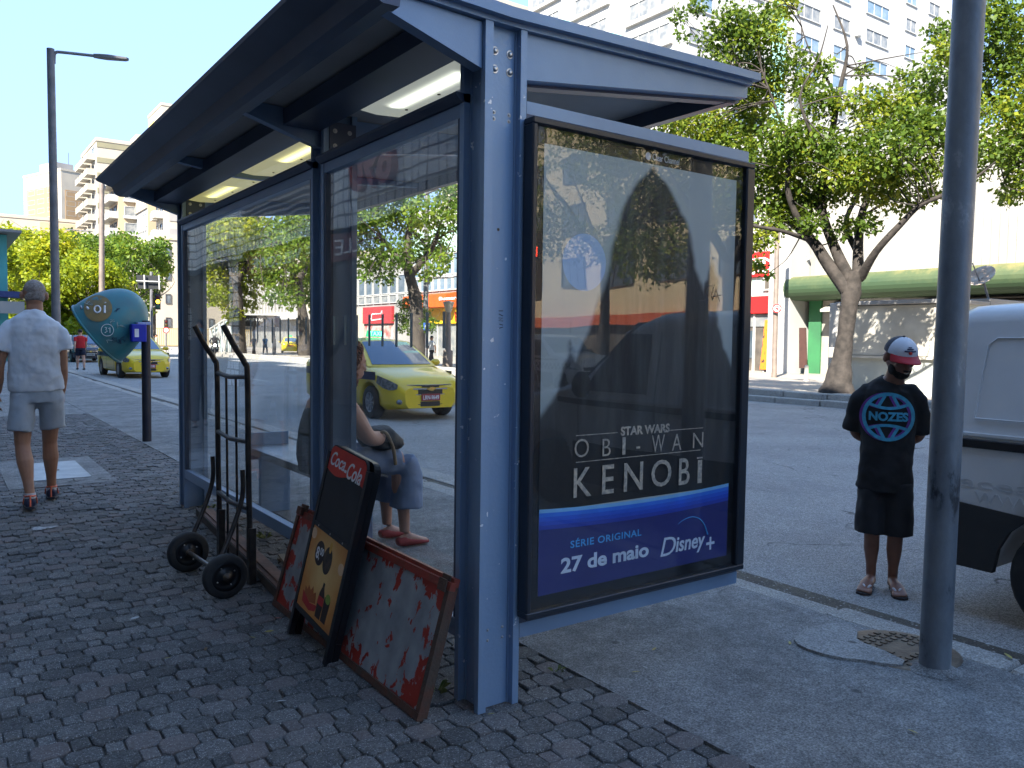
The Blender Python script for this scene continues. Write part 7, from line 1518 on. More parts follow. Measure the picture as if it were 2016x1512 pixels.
def head(b, c, fwd, up, s=1.0, face=True, ears=True):
    f, u = unit(fwd), unit(up); f = unit(f-u*(f@u)); l = np.cross(u, f)      # l points to its left
    M_ = Matrix([[l[i], f[i], u[i]] for i in range(3)])
    E_ = lambda o_, r_: b.ell(np.asarray(c)+l*o_[0]*s+f*o_[1]*s+u*o_[2]*s, [x*s for x in r_], 18, 12, M_)
    E_((0, -.008, .022), (.077, .098, .098)); E_((0, .022, -.055), (.058, .068, .065)); E_((0, .05, -.088), (.035, .035, .026)); E_((0, -.03, -.04), (.062, .065, .06))
    if face:
        E_((0, .094, -.022), (.013, .018, .034)); E_((0, .104, -.044), (.018, .014, .012)); E_((0, .080, -.076), (.028, .014, .010)); E_((0, .076, .012), (.058, .018, .013))
        for k in (-1, 1): E_((k*.036, .062, -.030), (.022, .022, .02))
    if ears:
        for k in (-1, 1): E_((k*.086, -.010, -.008), (.013, .024, .035))
    return l, f, u
def shoe(b, heel, toe, h=.085, w=.045):
    a, t = np.asarray(heel, float), np.asarray(toe, float); d = unit(t-a); l = np.cross(V(0, 0, 1), d); L_ = np.linalg.norm(t-a)
    rings(b, [(a-d*.01+V(0, 0, h*.45), w*.62, h*.38), (a+d*L_*.18+V(0, 0, h*.5), w*.82, h*.55), (a+d*L_*.42+V(0, 0, h*.42), w*.86, h*.46), (a+d*L_*.72+V(0, 0, h*.30), w*1.02, h*.30), (t-d*.012+V(0, 0, h*.24), w*.7, h*.2)], l, 14)
# ---------------------------------------------------------------- man walking away
T = thing('person', 'man seen from behind walking away in white T-shirt, grey shorts and navy trainers', 'person', (-0.93, 5.12, 0))
lat = unit(V(1, -0.02, 0)); Y0 = 5.12
hipC = V(-.955, Y0, .93); b = MB()
head(b, V(-.962, Y0+.02, 1.715), (0.12, 1, -.04), (0.0, .04, 1), 1.04)
rings(b, [(V(-.962, Y0-.005, 1.66), .058, .062), (V(-.965, Y0-.02, 1.56), .062, .062), (V(-.972, Y0-.03, 1.49), .10, .075)], lat)
rings(b, [(V(-.972, Y0-.03, 1.49), .12, .085), (V(-.972, Y0-.03, 1.42), .185, .105), (V(-.968, Y0-.02, 1.25), .168, .112), (V(-.96, Y0-.01, 1.08), .155, .108), (V(-.955, Y0, .95), .17, .115), (V(-.955, Y0, .86), .165, .11)], lat)
shR, elR, wrR = V(-.80, Y0-.03, 1.445), V(-.775, Y0-.05, 1.145), V(-.775, Y0+.015, .925)
shL, elL, wrL = V(-1.155, Y0-.03, 1.445), V(-1.215, Y0-.03, 1.145), V(-1.225, Y0+.06, .925)
limb(b, [shR-V(.05, 0, .02), shR-V(.0, 0, .04), (shR+elR)/2, elR, (elR+wrR)/2, wrR], [.05, .052, .048, .038, .040, .026]); limb(b, [shL-V(-.05, 0, .02), shL-V(.0, 0, .04), (shL+elL)/2, elL, (elL+wrL)/2, wrL], [.05, .052, .048, .038, .040, .026])
hand(b, wrR, V(.02, .06, -1), V(-1, .2, 0), V(-.1, 1, .1), 1.0, .55); hand(b, wrL, V(-.02, .1, -1), V(1, .2, 0), V(.1, 1, .1), 1.0, .5)
hR, kR, aR = V(-.858, Y0, .90), V(-.858, Y0+.14, .50), V(-.842, Y0+.22, .09); hL, kL, aL = V(-1.055, Y0, .90), V(-1.068, Y0-.05, .50), V(-1.035, Y0-.22, .115)
for h_, k_, a_ in ((hR, kR, aR), (hL, kL, aL)): limb(b, [h_, (h_+k_)/2, k_, k_*.68+a_*.32+V(0, -.018, 0), a_*.7+k_*.3, a_], [.085, .072, .055, .061, .040, .034])
for a_, tip in ((aR, V(-.82, Y0+.40, .03)), (aL, V(-1.03, Y0-.03, .02))): limb(b, [a_+V(0, -.02, -.03), (a_+tip)/2, tip], [.034, .032, .02])
bake(b.build('body', M_SKIN_T, T), .0075, 3)
b = MB(); b.ell(V(-.962, Y0+.005, 1.752), (.0805, .1005, .0855), 22, 14); rings(b, [(V(-.962, Y0-.03, 1.70), .078, .07), (V(-.962, Y0-.045, 1.66), .062, .05)], lat)
bake(b.build('hair', mat('cropped_grey_hair', (0.25, 0.195, 0.165), 0.9, col2=(0.38, 0.34, 0.31), scale=60, bump=0.4, bscale=200), T), .009, 2)
b = MB()
rings(b, [(V(-.964, Y0-.02, 1.585), .070, .075), (V(-.966, Y0-.025, 1.555), .095, .088), (V(-.972, Y0-.03, 1.515), .155, .105), (V(-.972, Y0-.03, 1.465), .190, .118), (V(-.972, Y0-.03, 1.42), .196, .124), (V(-.97, Y0-.025, 1.33), .192, .132), (V(-.967, Y0-.02, 1.2), .188, .138), (V(-.962, Y0-.01, 1.06), .198, .138), (V(-.957, Y0, .945), .203, .142)], lat, 28)
for s_, e_ in ((shR, elR), (shL, elL)):
    m_ = s_*.28+e_*.72; m_ = m_+V(.012 if s_ is shR else -.012, 0, .035); rings(b, [(s_+V(-.10 if s_ is shR else .10, 0, .0), .062, .072), (s_+V(-.03 if s_ is shR else .03, 0, -.005), .066, .072), (s_+V(.004 if s_ is shR else -.004, 0, -.05), .066, .074), ((s_+m_)/2+V(0, 0, .0), .070, .080), (m_, .076, .078)], V(0, 1, 0), 18)
bake(b.build('t_shirt', mat('white_cotton', (0.74, 0.78, 0.83), 0.85, col2=(0.66, 0.71, 0.78), scale=6, bump=0.5, bscale=9), T), .010, 3, .028)
b = MB()
rings(b, [(V(-.956, Y0, .985), .178, .125), (V(-.955, Y0, .88), .192, .138), (V(-.955, Y0, .845), .19, .135)], lat, 24)
for h_, k_, sg in ((hR, kR, 1), (hL, kL, -1)): e_ = h_*.36+k_*.64; rings(b, [(h_+V(-.004*sg, 0, .0), .098, .12), ((h_+e_)/2+V(.006*sg, -.005, 0), .094, .115), (e_+V(.016*sg, -.008, 0), .094, .115), (e_+V(.02*sg, -.01, -.03), .096, .115)], lat, 20)
bake(b.build('shorts', mat('pale_grey_shorts', (0.44, 0.49, 0.55), 0.85, col2=(0.37, 0.42, 0.48), scale=5, bump=0.4, bscale=12), T), .011, 3, .022)
M_NAVYSHOE = mat('navy_mesh_shoe', (0.02, 0.026, 0.06), 0.7, col2=(0.035, 0.04, 0.08), scale=40); M_ORG = mat('coral_trim', (0.75, 0.16, 0.08), 0.6); M_SOLE = mat('dark_sole', (0.03, 0.03, 0.04), 0.7); M_SOCK = mat('white_sock', (0.7, 0.7, 0.72), 0.9)
for heel, toe, ank in ((V(-.85, Y0+.175, .005), V(-.805, Y0+.46, .0), aR), (V(-1.04, Y0-.265, .018), V(-1.02, Y0+.01, .0), aL)):
    b = MB(); shoe(b, heel, toe, .10, .052); s_ = bake(b.build('trainer', M_NAVYSHOE, T), .009, 2); s_['_base'] = T['_base']
    d_ = unit(toe-heel); l_ = np.cross(V(0, 0, 1), d_)
    b = MB(); rings(b, [(heel-d_*.028+V(0, 0, .012), .030, .012), (heel+d_*.03+V(0, 0, .012), .044, .013), (heel+d_*.16+V(0, 0, .012), .05, .013), (toe-d_*.03+V(0, 0, .014), .054, .012), (toe+d_*.01+V(0, 0, .016), .03, .01)], l_, 14); b.build('sole', M_SOLE, s_)
    b = MB(); b.tube([heel-d_*.038+V(0, 0, .025), heel-d_*.032+V(0, 0, .07), heel-d_*.014+V(0, 0, .108)], .0065, 8)
    for k in (-1, 1): b.tube(smooth_path([heel-d_*.014+V(0, 0, .108), heel+d_*.03+l_*k*.036+V(0, 0, .102), heel+d_*.085+l_*k*.028+V(0, 0, .112)], 4), .0065, 8); b.tube([heel+d_*.02+l_*k*.043+V(0, 0, .09), heel+d_*.05+l_*k*.048+V(0, 0, .04)], .005, 6)
    b.build('coral_trim', M_ORG, s_)
    b = MB(); b.tube([ank+V(0, 0, .025), ank+V(0, 0, -.015)], [.038, .042], 14); b.build('sock', M_SOCK, T)
# ---------------------------------------------------------------- man in the cap
T = thing('person', 'man in red and white cap, black printed shirt and flip-flops, hands behind back', 'person', (3.17, .27, -.13))
fw2 = unit(V(-.86, -.51, 0)); lt = np.cross(V(0, 0, 1), fw2)   # his left = image right
o2 = V(3.19, .24, 0)
def B(l, f, z): return o2+lt*l+fw2*f+V(0, 0, z)
b = MB(); hc = B(.055, .045, 1.335); hf = unit(fw2*.84+lt*.42+V(0, 0, -.30)); hu = unit(V(0, 0, 1)+hf*.30)
l_, f_, u_ = head(b, hc, hf, hu, 1.0)
rings(b, [(B(.05, .03, 1.28), .056, .06), (B(.03, .0, 1.2), .058, .06), (B(.01, -.02, 1.14), .09, .07)], lt)
rings(b, [(B(.005, -.02, 1.15), .10, .075), (B(0, -.02, 1.09), .145, .09), (B(0, -.005, .95), .13, .10), (B(0, .01, .78), .125, .09), (B(0, 0, .66), .135, .095), (B(0, 0, .58), .135, .095)], lt)
aS = {}
for sg in (-1, 1):
    sh_, el_, wr_ = B(sg*.152, -.02, 1.105), B(sg*.182, -.07, .85), B(sg*.06, -.17, .76)
    limb(b, [sh_-lt*sg*.05-V(0, 0, .02), sh_-V(0, 0, .04), (sh_+el_)/2, el_, (el_+wr_)/2, wr_], [.046, .047, .044, .036, .037, .025]); aS[sg] = (sh_, el_)
    hand(b, wr_, lt*(-sg)+V(0, 0, -.25), -fw2, V(0, 0, 1), .95, .6)
    h_, k_, a_ = B(sg*.070, 0, .60), B(sg*.066, .02, .22), B(sg*.062, -.02, -.06)
    limb(b, [h_, (h_+k_)/2, k_, k_*.65+a_*.35-fw2*.015, a_*.72+k_*.28, a_], [.08, .062, .046, .046, .031, .029])
    toe = B(sg*.10, .155, -.108)
    rings(b, [(a_-fw2*.035+V(0, 0, -.028), .026, .025), (a_+fw2*.02+V(0, 0, -.018), .032, .034), (a_*.45+toe*.55+V(0, 0, .004), .040, .022), (toe, .044, .013)], lt, 14)
    for k in range(5): p_ = toe+lt*(.034-.017*k)*(-sg)*1.0; limb(b, [p_-fw2*.01, p_+fw2*(.022-.004*k)+V(0, 0, .002), p_+fw2*(.040-.006*k)+V(0, 0, -.006)], [.0095 if k else .0125, .009 if k else .012, .007 if k else .009], 8)
bake(b.build('body', M_SKIN_D, T), .0068, 2)
def HP(l, f, u): return hc+l_*l+f_*f+u_*u
b = MB(); Mh = Matrix([[l_[i], f_[i], u_[i]] for i in range(3)])
for o_, r_ in (((0, .050, -.094), (.049, .047, .036)), ((.050, .022, -.075), (.015, .042, .036)), ((-.050, .022, -.075), (.015, .042, .036)), ((0, .098, -.062), (.028, .008, .006)), ((0, .020, -.10), (.040, .040, .016))): b.ell(HP(*o_), r_, 14, 9, Mh)
bake(b.build('beard', mat('black_beard', (0.012, 0.010, 0.009), 0.9, bump=0.5, bscale=200), T), .006, 1)
b = MB()
for k in (-1, 1): b.ell(HP(k*.034, .088, .004), (.013, .008, .006), 10, 7, Mh)
b.build('eyes', mat('eye_dark', (0.03, 0.025, 0.022), 0.2), T)
b = MB()
for k in (-1, 1): b.tube([HP(k*.014, .096, .019), HP(k*.036, .094, .025), HP(k*.054, .080, .018)], .0045, 6)
b.build('eyebrows', MATS['black_beard'], T)
b = MB(); b.tube([HP(-.014, .101, -.075), HP(0, .104, -.076), HP(.014, .101, -.074)], .003, 6); b.build('teeth', mat('teeth', (0.55, 0.5, 0.42), 0.4), T)
# cap: dark mesh back, white front with printed badge, red peak
M_CAPD = mat('cap_navy_mesh', (0.03, 0.032, 0.045), 0.8, col2=(0.05, 0.052, 0.065), scale=90); M_CAPW = mat('cap_white_foam', (0.72, 0.73, 0.77), 0.7); M_CAPR = mat('cap_red_peak', (0.50, 0.012, 0.022), 0.6)
def capshell(a0, a1, rr_=1.0, n=18, m=9):
    vs = []; fs = []
    for j in range(m+1):
        ph = math.pi/2*j/m
        for i in range(n+1):
            an = a0+(a1-a0)*i/n; vs.append(HP(.091*rr_*math.cos(ph)*math.sin(an), -.006+.112*rr_*math.cos(ph)*math.cos(an), .028+.095*rr_*math.sin(ph)))
    for j in range(m):
        for i in range(n): fs.append((j*(n+1)+i, j*(n+1)+i+1, (j+1)*(n+1)+i+1, (j+1)*(n+1)+i))
    q = MB(); q.add(vs, [f[::-1] for f in fs], True); return q
capshell(-1.45, 1.45).build('cap_front', M_CAPW, T)
q = capshell(1.45, 2*math.pi-1.45, .995); q.add([HP(0, -.006, .1235)]+[HP(.008*math.sin(a), -.006+.008*math.cos(a), .122) for a in np.linspace(0, 6.28, 9)[:-1]], [(0, 1+i, 1+(i+1) % 8) for i in range(8)]); b2 = MB(); b2.ell(HP(0, -.006, .125), (.009, .009, .006)); q.add(b2.v, b2.f, True); q.build('cap_back', M_CAPD, T)
vs = []
for j in range(6):
    for i in range(15):
        an = -1.2+2.4*i/14; e_ = j/5; w_ = .091+.004*e_; vs.append(HP(w_*math.sin(an), -.006+.112*math.cos(an)+e_*.075*max(0, math.cos(an*1.12)), .030-e_*.022-.020*(abs(an)/1.2)**2*e_))
b = MB(); k = len(vs); b.add(vs+[v-u_*.004 for v in vs], [(j*15+i, j*15+i+1, (j+1)*15+i+1, (j+1)*15+i) for j in range(5) for i in range(14)]+[(k+(j+1)*15+i, k+(j+1)*15+i+1, k+j*15+i+1, k+j*15+i) for j in range(5) for i in range(14)]+[(75+i-0, 75+i+1-0, k+75+i+1, k+75+i) for i in range(-0, 14)], True); b.build('cap_peak', M_CAPR, T)
def cap_pt(x, z): 
    an = x/.105; ph = math.asin(max(0, min(.95, (z-.028)/.095))); return HP(.0925*math.cos(ph)*math.sin(an), -.006+.1138*math.cos(ph)*math.cos(an), z)
b = MB(); b.tube([cap_pt(x, .062) for x in np.linspace(-.042, .042, 9)], .0055, 6); b.tube([cap_pt(x, .074) for x in np.linspace(-.024, .024, 5)], .005, 6); b.tube([cap_pt(x, .083) for x in np.linspace(-.013, .013, 5)], .004, 6); b.build('cap_badge', M_STRIPE_B, T)
b = MB(); b.ell(cap_pt(0, .052), (.012, .004, .010), 10, 7, Mh); b.build('cap_badge', M_COLA, T)
# shirt
M_BLKS = mat('black_cotton', (0.012, 0.012, 0.014), 0.85, col2=(0.018, 0.018, 0.021), scale=8, bump=0.3, bscale=10)
b = MB(); rings(b, [(B(.02, -.01, 1.185), .075, .072), (B(.01, -.018, 1.155), .11, .088), (B(0, -.02, 1.115), .158, .105), (B(0, -.01, 1.0), .165, .115), (B(0, .0, .85), .155, .115), (B(0, .008, .70), .155, .118), (B(-.005, .005, .58), .160, .122), (B(-.01, 0, .50), .163, .124)], lt, 28)
for sg in (-1, 1):
    s_, e_ = aS[sg]; m_ = s_*.04+e_*.96; rings(b, [(s_-lt*sg*.10+V(0, 0, -.005), .056, .066), (s_-lt*sg*.03+V(0, 0, -.008), .060, .068), (s_+lt*sg*.003+V(0, 0, -.05), .058, .068), ((s_+m_)/2, .060, .074), (m_, .060, .078)], fw2, 18)
shirt = bake(b.build('t_shirt', M_BLKS, T), .0095, 2, .026)
b = MB(); rings(b, [(B(0, 0, .62), .145, .115), (B(0, 0, .5), .152, .118)], lt, 22)
for sg in (-1, 1): rings(b, [(B(sg*.072, 0, .55), .084, .108), (B(sg*.077, .005, .38), .086, .106), (B(sg*.082, .008, .225), .088, .106)], lt, 18)
bake(b.build('shorts', mat('black_shorts', (0.016, 0.016, 0.019), 0.85, col2=(0.024, 0.024, 0.028), scale=8), T), .010, 3, .02)
M_FLIP = mat('dark_sole_foam', (0.03, 0.022, 0.022), 0.8); M_STRAP = mat('white_rubber_strap', (0.62, 0.60, 0.62), 0.5)
for sg in (-1, 1):
    a_ = B(sg*.07, -.06, -.128); t_ = B(sg*.108, .205, -.128); d_ = unit(t_-a_); ll = np.cross(V(0, 0, 1), d_); L_ = np.linalg.norm(t_-a_)
    pts = [a_+d_*L_*u+ll*w for u, w in ((0, .0), (.04, .028), (.25, .034), (.5, .034), (.75, .047), (.93, .040), (1.0, .012), (1.0, -.012), (.93, -.040), (.75, -.047), (.5, -.034), (.25, -.034), (.04, -.028))]
    b = MB(); k = len(pts); b.add(pts+[p+V(0, 0, .012) for p in pts], [tuple(range(k))[::-1], tuple(range(k, 2*k))]+[(i, (i+1) % k, k+(i+1) % k, k+i) for i in range(k)]); fl = b.build('flip_flop', M_FLIP, T); fl['_base'] = T['_base']
    b = MB(); c0 = a_+d_*L_*.80+ll*(-sg)*.012+V(0, 0, .014)
    for w in (-.040, .040): b.tube(smooth_path([c0, c0-d_*.028+ll*w*.45+V(0, 0, .030), a_+d_*L_*.50+ll*w*.95+V(0, 0, .014)], 5), .0065, 8)
    b.build('strap', M_STRAP, fl)
# printed globe on the chest, laid on the cloth
def on_shirt(mb, name, m, off):
    o = mb.build(name, m, T); s_ = o.modifiers.new('w', 'SHRINKWRAP'); s_.target = shirt; s_.wrap_method = 'PROJECT'; s_.use_negative_direction = True; s_.use_positive_direction = True; s_.use_project_x = s_.use_project_y = s_.use_project_z = False
    return o
from mathutils.bvhtree import BVHTree
bpy.context.view_layer.update(); _dg = bpy.context.evaluated_depsgraph_get(); bvh = BVHTree.FromPolygons([tuple(np.array(v.co)+np.array(T['_base'])) for v in shirt.data.vertices], [tuple(p.vertices) for p in shirt.data.polygons])
PC = B(-.0, 0, .965)
def onto(l, z, off=.004):
    o_ = PC+lt*l+V(0, 0, z)+fw2*.5; h = bvh.ray_cast(Vector(o_), Vector(-fw2)); return (np.array(h[0]) if h[0] is not None else o_-fw2*.37)+fw2*off
def ribbon(pts, w, name, m, off):
    P = [np.array(p, float) for p in pts]; vs = []; n_ = len(P)
    for i in range(n_):
        d_ = unit(P[min(i+1, n_-1)]-P[max(i-1, 0)]); s_ = V(-d_[1], d_[0])*w/2
        for e_ in (-1, 1): q = P[i]+s_*e_; vs.append(onto(q[0], q[1], off))
    b = MB(); b.add(vs, [(2*i, 2*i+1, 2*i+3, 2*i+2) for i in range(n_-1)], True); b.add([v-fw2*.002 for v in vs], [(2*i, 2*i+2, 2*i+3, 2*i+1) for i in range(n_-1)], True); b.build(name, m, T)
M_PRB = mat('print_sky_blue', (0.08, 0.42, 0.62), 0.7, col2=(0.05, 0.32, 0.5), scale=40); M_PRP = mat('print_purple', (0.20, 0.05, 0.34), 0.7, col2=(0.15, 0.04, 0.27), scale=40)
RG = .138
circ_ = lambda cx_, cz_, r_, a0=0, a1=2*math.pi, n_=40: [(cx_+r_*math.cos(a), cz_+r_*math.sin(a)) for a in np.linspace(a0, a1, n_)]
arcx = lambda cz, s_: [(x, cz+s_*(1-(x/.105)**2)*.035) for x in np.linspace(-.105, .105, 16)]
def globe(dx, m, off):
    ribbon(circ_(dx, 0, RG), .021, 'chest_print', m, off)
    ribbon([(dx+p[0], -p[1]) for p in [(x, -.058-(1-(x/.115)**2)*-.0-.018*(1-(x/.115)**2)+.018) for x in np.linspace(-.115, .115, 14)]], .016, 'chest_print', m, off) if False else None
    ribbon([(dx+x, .052+.028*(x/.115)**2) for x in np.linspace(-.118, .118, 14)], .017, 'chest_print', m, off)
    ribbon([(dx+x, -.052-.028*(x/.115)**2) for x in np.linspace(-.118, .118, 14)], .017, 'chest_print', m, off)
    for k in (-1, 1):
        ribbon([(dx+k*(.022+.038*t), .128-.072*t) for t in np.linspace(0, 1, 6)], .017, 'chest_print', m, off); ribbon([(dx+k*(.022+.038*t), -.128+.072*t) for t in np.linspace(0, 1, 6)], .017, 'chest_print', m, off)
globe(-.016, M_PRP, .004); globe(0, M_PRB, .0065)
tb = text_mb('NOZES', (-.110, .110, -.026, .030), (0, 0, 0), (1, 0, 0), (0, 1, 0), .001, bold=.045)
b = MB(); b.add([onto(p[0], p[1], .008+p[2]) for p in tb.v], tb.f); b.build('chest_lettering', M_PRB, T)
# ---------------------------------------------------------------- woman on the bench
T = thing('person', 'seated woman with curly reddish hair, grey top and blue trousers behind the glass', 'person', (.5, 2.45, 0))
Yw = 2.46; lw = V(0, 1, 0); b = MB()
head(b, V(.60, Yw, 1.245), (1, .1, -.12), (.06, 0, 1), 1.0)
rings(b, [(V(.57, Yw, 1.19), .055, .06), (V(.52, Yw, 1.10), .065, .065), (V(.47, Yw, 1.03), .11, .09)], lw)
rings(b, [(V(.47, Yw, 1.04), .13, .09), (V(.44, Yw, .97), .20, .125), (V(.42, Yw, .82), .20, .15), (V(.42, Yw, .66), .20, .165), (V(.43, Yw, .56), .20, .16)], lw)
for sg in (-1, 1):
    sh_, el_, wr_ = V(.46, Yw+sg*.22, .985), V(.60, Yw+sg*.26, .775), V(.82, Yw+sg*.12, .73)
    limb(b, [sh_, (sh_+el_)/2, el_, (el_+wr_)/2, wr_], [.066, .062, .05, .048, .03]); hand(b, wr_, V(1, -sg*.3, -.1), V(0, 0, -1), V(.2, -sg, 0), .92, .5)
    h_, k_, a_ = V(.45, Yw+sg*.10, .60), V(.90, Yw+sg*.13, .585), V(.93, Yw+sg*.13, .10)
    limb(b, [h_, (h_+k_)/2, k_], [.10, .09, .066]); limb(b, [k_, k_*.65+a_*.35-V(.015, 0, 0), a_*.7+k_*.3, a_], [.062, .06, .042, .034]); rings(b, [(a_-V(.04, 0, .06), .028, .03), (a_+V(.03, 0, -.045), .036, .04), (a_+V(.12, 0, -.068), .042, .022), (a_+V(.17, 0, -.075), .034, .014)], lw, 12)
bake(b.build('body', M_SKIN_L, T), .008, 3)
b = MB(); rings(b, [(V(.455, Yw, .985), .185, .115), (V(.43, Yw, .90), .208, .142), (V(.415, Yw, .78), .214, .165), (V(.415, Yw, .66), .215, .178), (V(.43, Yw, .56), .212, .17)], lw, 22)
for sg in (-1, 1): b.tube(smooth_path([V(.36, Yw+sg*.10, .95), V(.44, Yw+sg*.125, 1.075), V(.53, Yw+sg*.11, 1.0)], 5), .012, 8)
bake(b.build('tank_top', mat('grey_jersey', (0.10, 0.12, 0.135), 0.85, col2=(0.08, 0.095, 0.11), scale=6), T), .010, 3, .015)
b = MB()
for sg in (-1, 1):
    h_, k_ = V(.45, Yw+sg*.10, .60), V(.90, Yw+sg*.13, .585); rings(b, [(V(.36, Yw+sg*.09, .60), .11, .10), ((h_+k_)/2, .112, .10), (k_-V(.02, 0, 0), .095, .09)], lw, 18); limb(b, [k_, V(.945, Yw+sg*.13, .50), V(.945, Yw+sg*.13, .38), V(.94, Yw+sg*.13, .27)], [.092, .098, .105, .118], 18)
bake(b.build('trousers', mat('faded_blue_cloth', (0.27, 0.34, 0.48), 0.85, col2=(0.21, 0.27, 0.40), scale=5, bump=0.4, bscale=10), T), .010, 3, .022)
g6 = np.random.default_rng(6); b = MB(); hcW = V(.59, Yw, 1.26)
for i in range(230):
    d_ = unit(g6.normal(size=3)); 
    if d_[0] > .55 and d_[2] < .45: continue
    p_ = hcW+d_*V(.09, .085, .11)*g6.uniform(.85, 1.05)+V(-.015, 0, -.03*max(0, -d_[2]))
    if d_[2] < -.2: p_ = p_+V(-.02, 0, -.04)
    r_ = g6.uniform(.012, .022); t1 = unit(np.cross(d_, g6.normal(size=3))); t2 = np.cross(d_, t1); b.tube([p_+(t1*math.cos(a)+t2*math.sin(a))*r_+d_*(.012*a/3+.004) for a in np.linspace(0, 6.8, 8)], [.007]*7+[.004], 5)
b.ell(hcW+V(-.012, 0, -.005), (.095, .083, .108)); b.build('hair', mat('curly_auburn', (0.22, 0.085, 0.045), 0.7, col2=(0.32, 0.15, 0.08), scale=25), T)
for sg in (-1, 1):
    a_ = V(.93, Yw+sg*.13, .10); b = MB(); shoe(b, a_+V(-.05, 0, -.095), a_+V(.19, 0, -.098), .07, .05); bake(b.build('shoe', mat('coral_shoe', (0.42, 0.07, 0.07), 0.7), T), .009, 2)
t = thing('handbag', 'dark handbag with a tan strap on the lap of the seated woman', 'handbag', (.76, Yw-.08, .70))
b = MB(); rings(b, [(V(.66, Yw-.08, .72), .13, .05), (V(.72, Yw-.08, .735), .16, .085), (V(.80, Yw-.08, .735), .165, .09), (V(.88, Yw-.08, .70), .13, .05)], lw, 18); bake(b.build('bag', mat('dark_leatherette', (0.03, 0.027, 0.026), 0.6, bump=0.3), t), .01, 3, .02)
b = MB(); b.tube(smooth_path([V(.66, Yw-.20, .73), V(.72, Yw-.235, .80), V(.78, Yw-.24, .70), V(.80, Yw-.245, .58)], 5), .012, 8); b.build('strap', mat('tan_strap', (0.34, 0.24, 0.14), 0.6), t)
# ---------------------------------------------------------------- simpler passers-by, all built on the same body plan
def passerby(label, base, hd, H, top_m, bot_m, skin, hair_m, long_bot=False, pose=0, extra=None, group=None, cat='person', fine=.014):
    x, y, z = [float(c) for c in base]; T = thing('person', label, 'person', (x, y, z), group=group); s = H/1.75; f = V(math.cos(hd), math.sin(hd), 0); l = V(-f[1], f[0], 0); P = lambda a, c, h: V(x, y, z)+l*a*s+f*c*s+V(0, 0, h*s)
    b = MB(); head(b, P(0, .02, 1.62), f, V(0, 0, 1), s)
    rings(b, [(P(0, .01, 1.58), .055*s, .058*s), (P(0, 0, 1.47), .07*s, .065*s), (P(0, 0, 1.40), .17*s, .10*s), (P(0, 0, 1.2), .155*s, .105*s), (P(0, 0, 1.0), .155*s, .105*s), (P(0, 0, .88), .16*s, .11*s)], l)
    st = (.20, -.20) if pose == 0 else (.04, -.02); J = []
    for sg, a in ((1, st[0]), (-1, st[1])):
        sh_, el_, wr_ = P(sg*.19, 0, 1.40), P(sg*.235, -a*.35-.02, 1.12), P(sg*.24, -a*.8+.06, .90); limb(b, [sh_, el_, wr_], [.05, .038, .026], 10); hand(b, wr_, V(0, 0, -1)+f*.15, -l*sg, f, s, .5)
        h_, k_, a_ = P(sg*.085, 0, .92), P(sg*.09, a*.55+.03, .50), P(sg*.085, a, .09); limb(b, [h_, k_, k_*.66+a_*.34-f*.015, a_], [.085, .058, .055, .035], 10); J.append((sh_, el_, h_, k_, a_, sg))
        limb(b, [a_-f*.03+V(0, 0, -.05*s), a_+f*.15*s+V(0, 0, -.065*s)], [.038, .03], 8)
    bake(b.build('body', skin, T), fine*.75, 2)
    b = MB(); rings(b, [(P(0, 0, 1.46), .10*s, .085*s), (P(0, 0, 1.41), .19*s, .115*s), (P(0, 0, 1.2), .18*s, .125*s), (P(0, 0, .93), .185*s, .13*s)], l, 18)
    for sh_, el_, h_, k_, a_, sg in J: rings(b, [(sh_, .068*s, .068*s), (sh_*.35+el_*.65, .07*s, .07*s)], f, 12)
    bake(b.build('shirt', top_m, T), fine, 2, .015)
    b = MB(); rings(b, [(P(0, 0, .98), .17*s, .12*s), (P(0, 0, .84), .18*s, .13*s)], l, 18)
    for sh_, el_, h_, k_, a_, sg in J:
        if long_bot: limb(b, [h_, k_, a_+V(0, 0, .02)], [.105*s, .085*s, .07*s], 12)
        else: limb(b, [h_, h_*.3+k_*.7], [.108*s, .108*s], 12)
    bake(b.build('trousers' if long_bot else 'shorts', bot_m, T), fine, 2, .015)
    b = MB(); b.ell(P(0, .0, 1.655), (.088*s, .105*s, .095*s), 14, 9, Matrix([[l[i], f[i], (0, 0, 1)[i]] for i in range(3)])); b.build('hair', hair_m, T)
    for sh_, el_, h_, k_, a_, sg in J: b = MB(); shoe(b, a_-f*.06*s+V(0, 0, -.09*s), a_+f*.19*s+V(0, 0, -.09*s), .08*s, .048*s); b.build('shoe', M_TRIM, T)
    if extra: extra(T, P, f, l, s)
    return T
M_RED_T = mat('red_cotton', (0.55, 0.02, 0.03), 0.85); M_NAVY_C = mat('navy_cotton', (0.015, 0.02, 0.045), 0.85); M_GREYC = mat('grey_cotton', (0.45, 0.44, 0.43), 0.85); M_WHITEC = mat('white_shirt', (0.7, 0.7, 0.7), 0.85); M_BLUEC = mat('blue_cotton', (0.05, 0.16, 0.36), 0.85); M_DKC = mat('dark_cotton', (0.025, 0.025, 0.03), 0.85); M_PALEB = mat('pale_blue_denim', (0.35, 0.42, 0.5), 0.85); M_HAIRD = mat('dark_hair', (0.02, 0.016, 0.013), 0.7); M_HAIRG = mat('bald_tan', (0.35, 0.18, 0.11), 0.5); M_GREENC = mat('pale_green_shirt', (0.42, 0.5, 0.3), 0.85)
M_BAGG = mat('green_plastic_bag', (0.03, 0.30, 0.18), 0.35, col2=(0.03, 0.22, 0.14), scale=8)
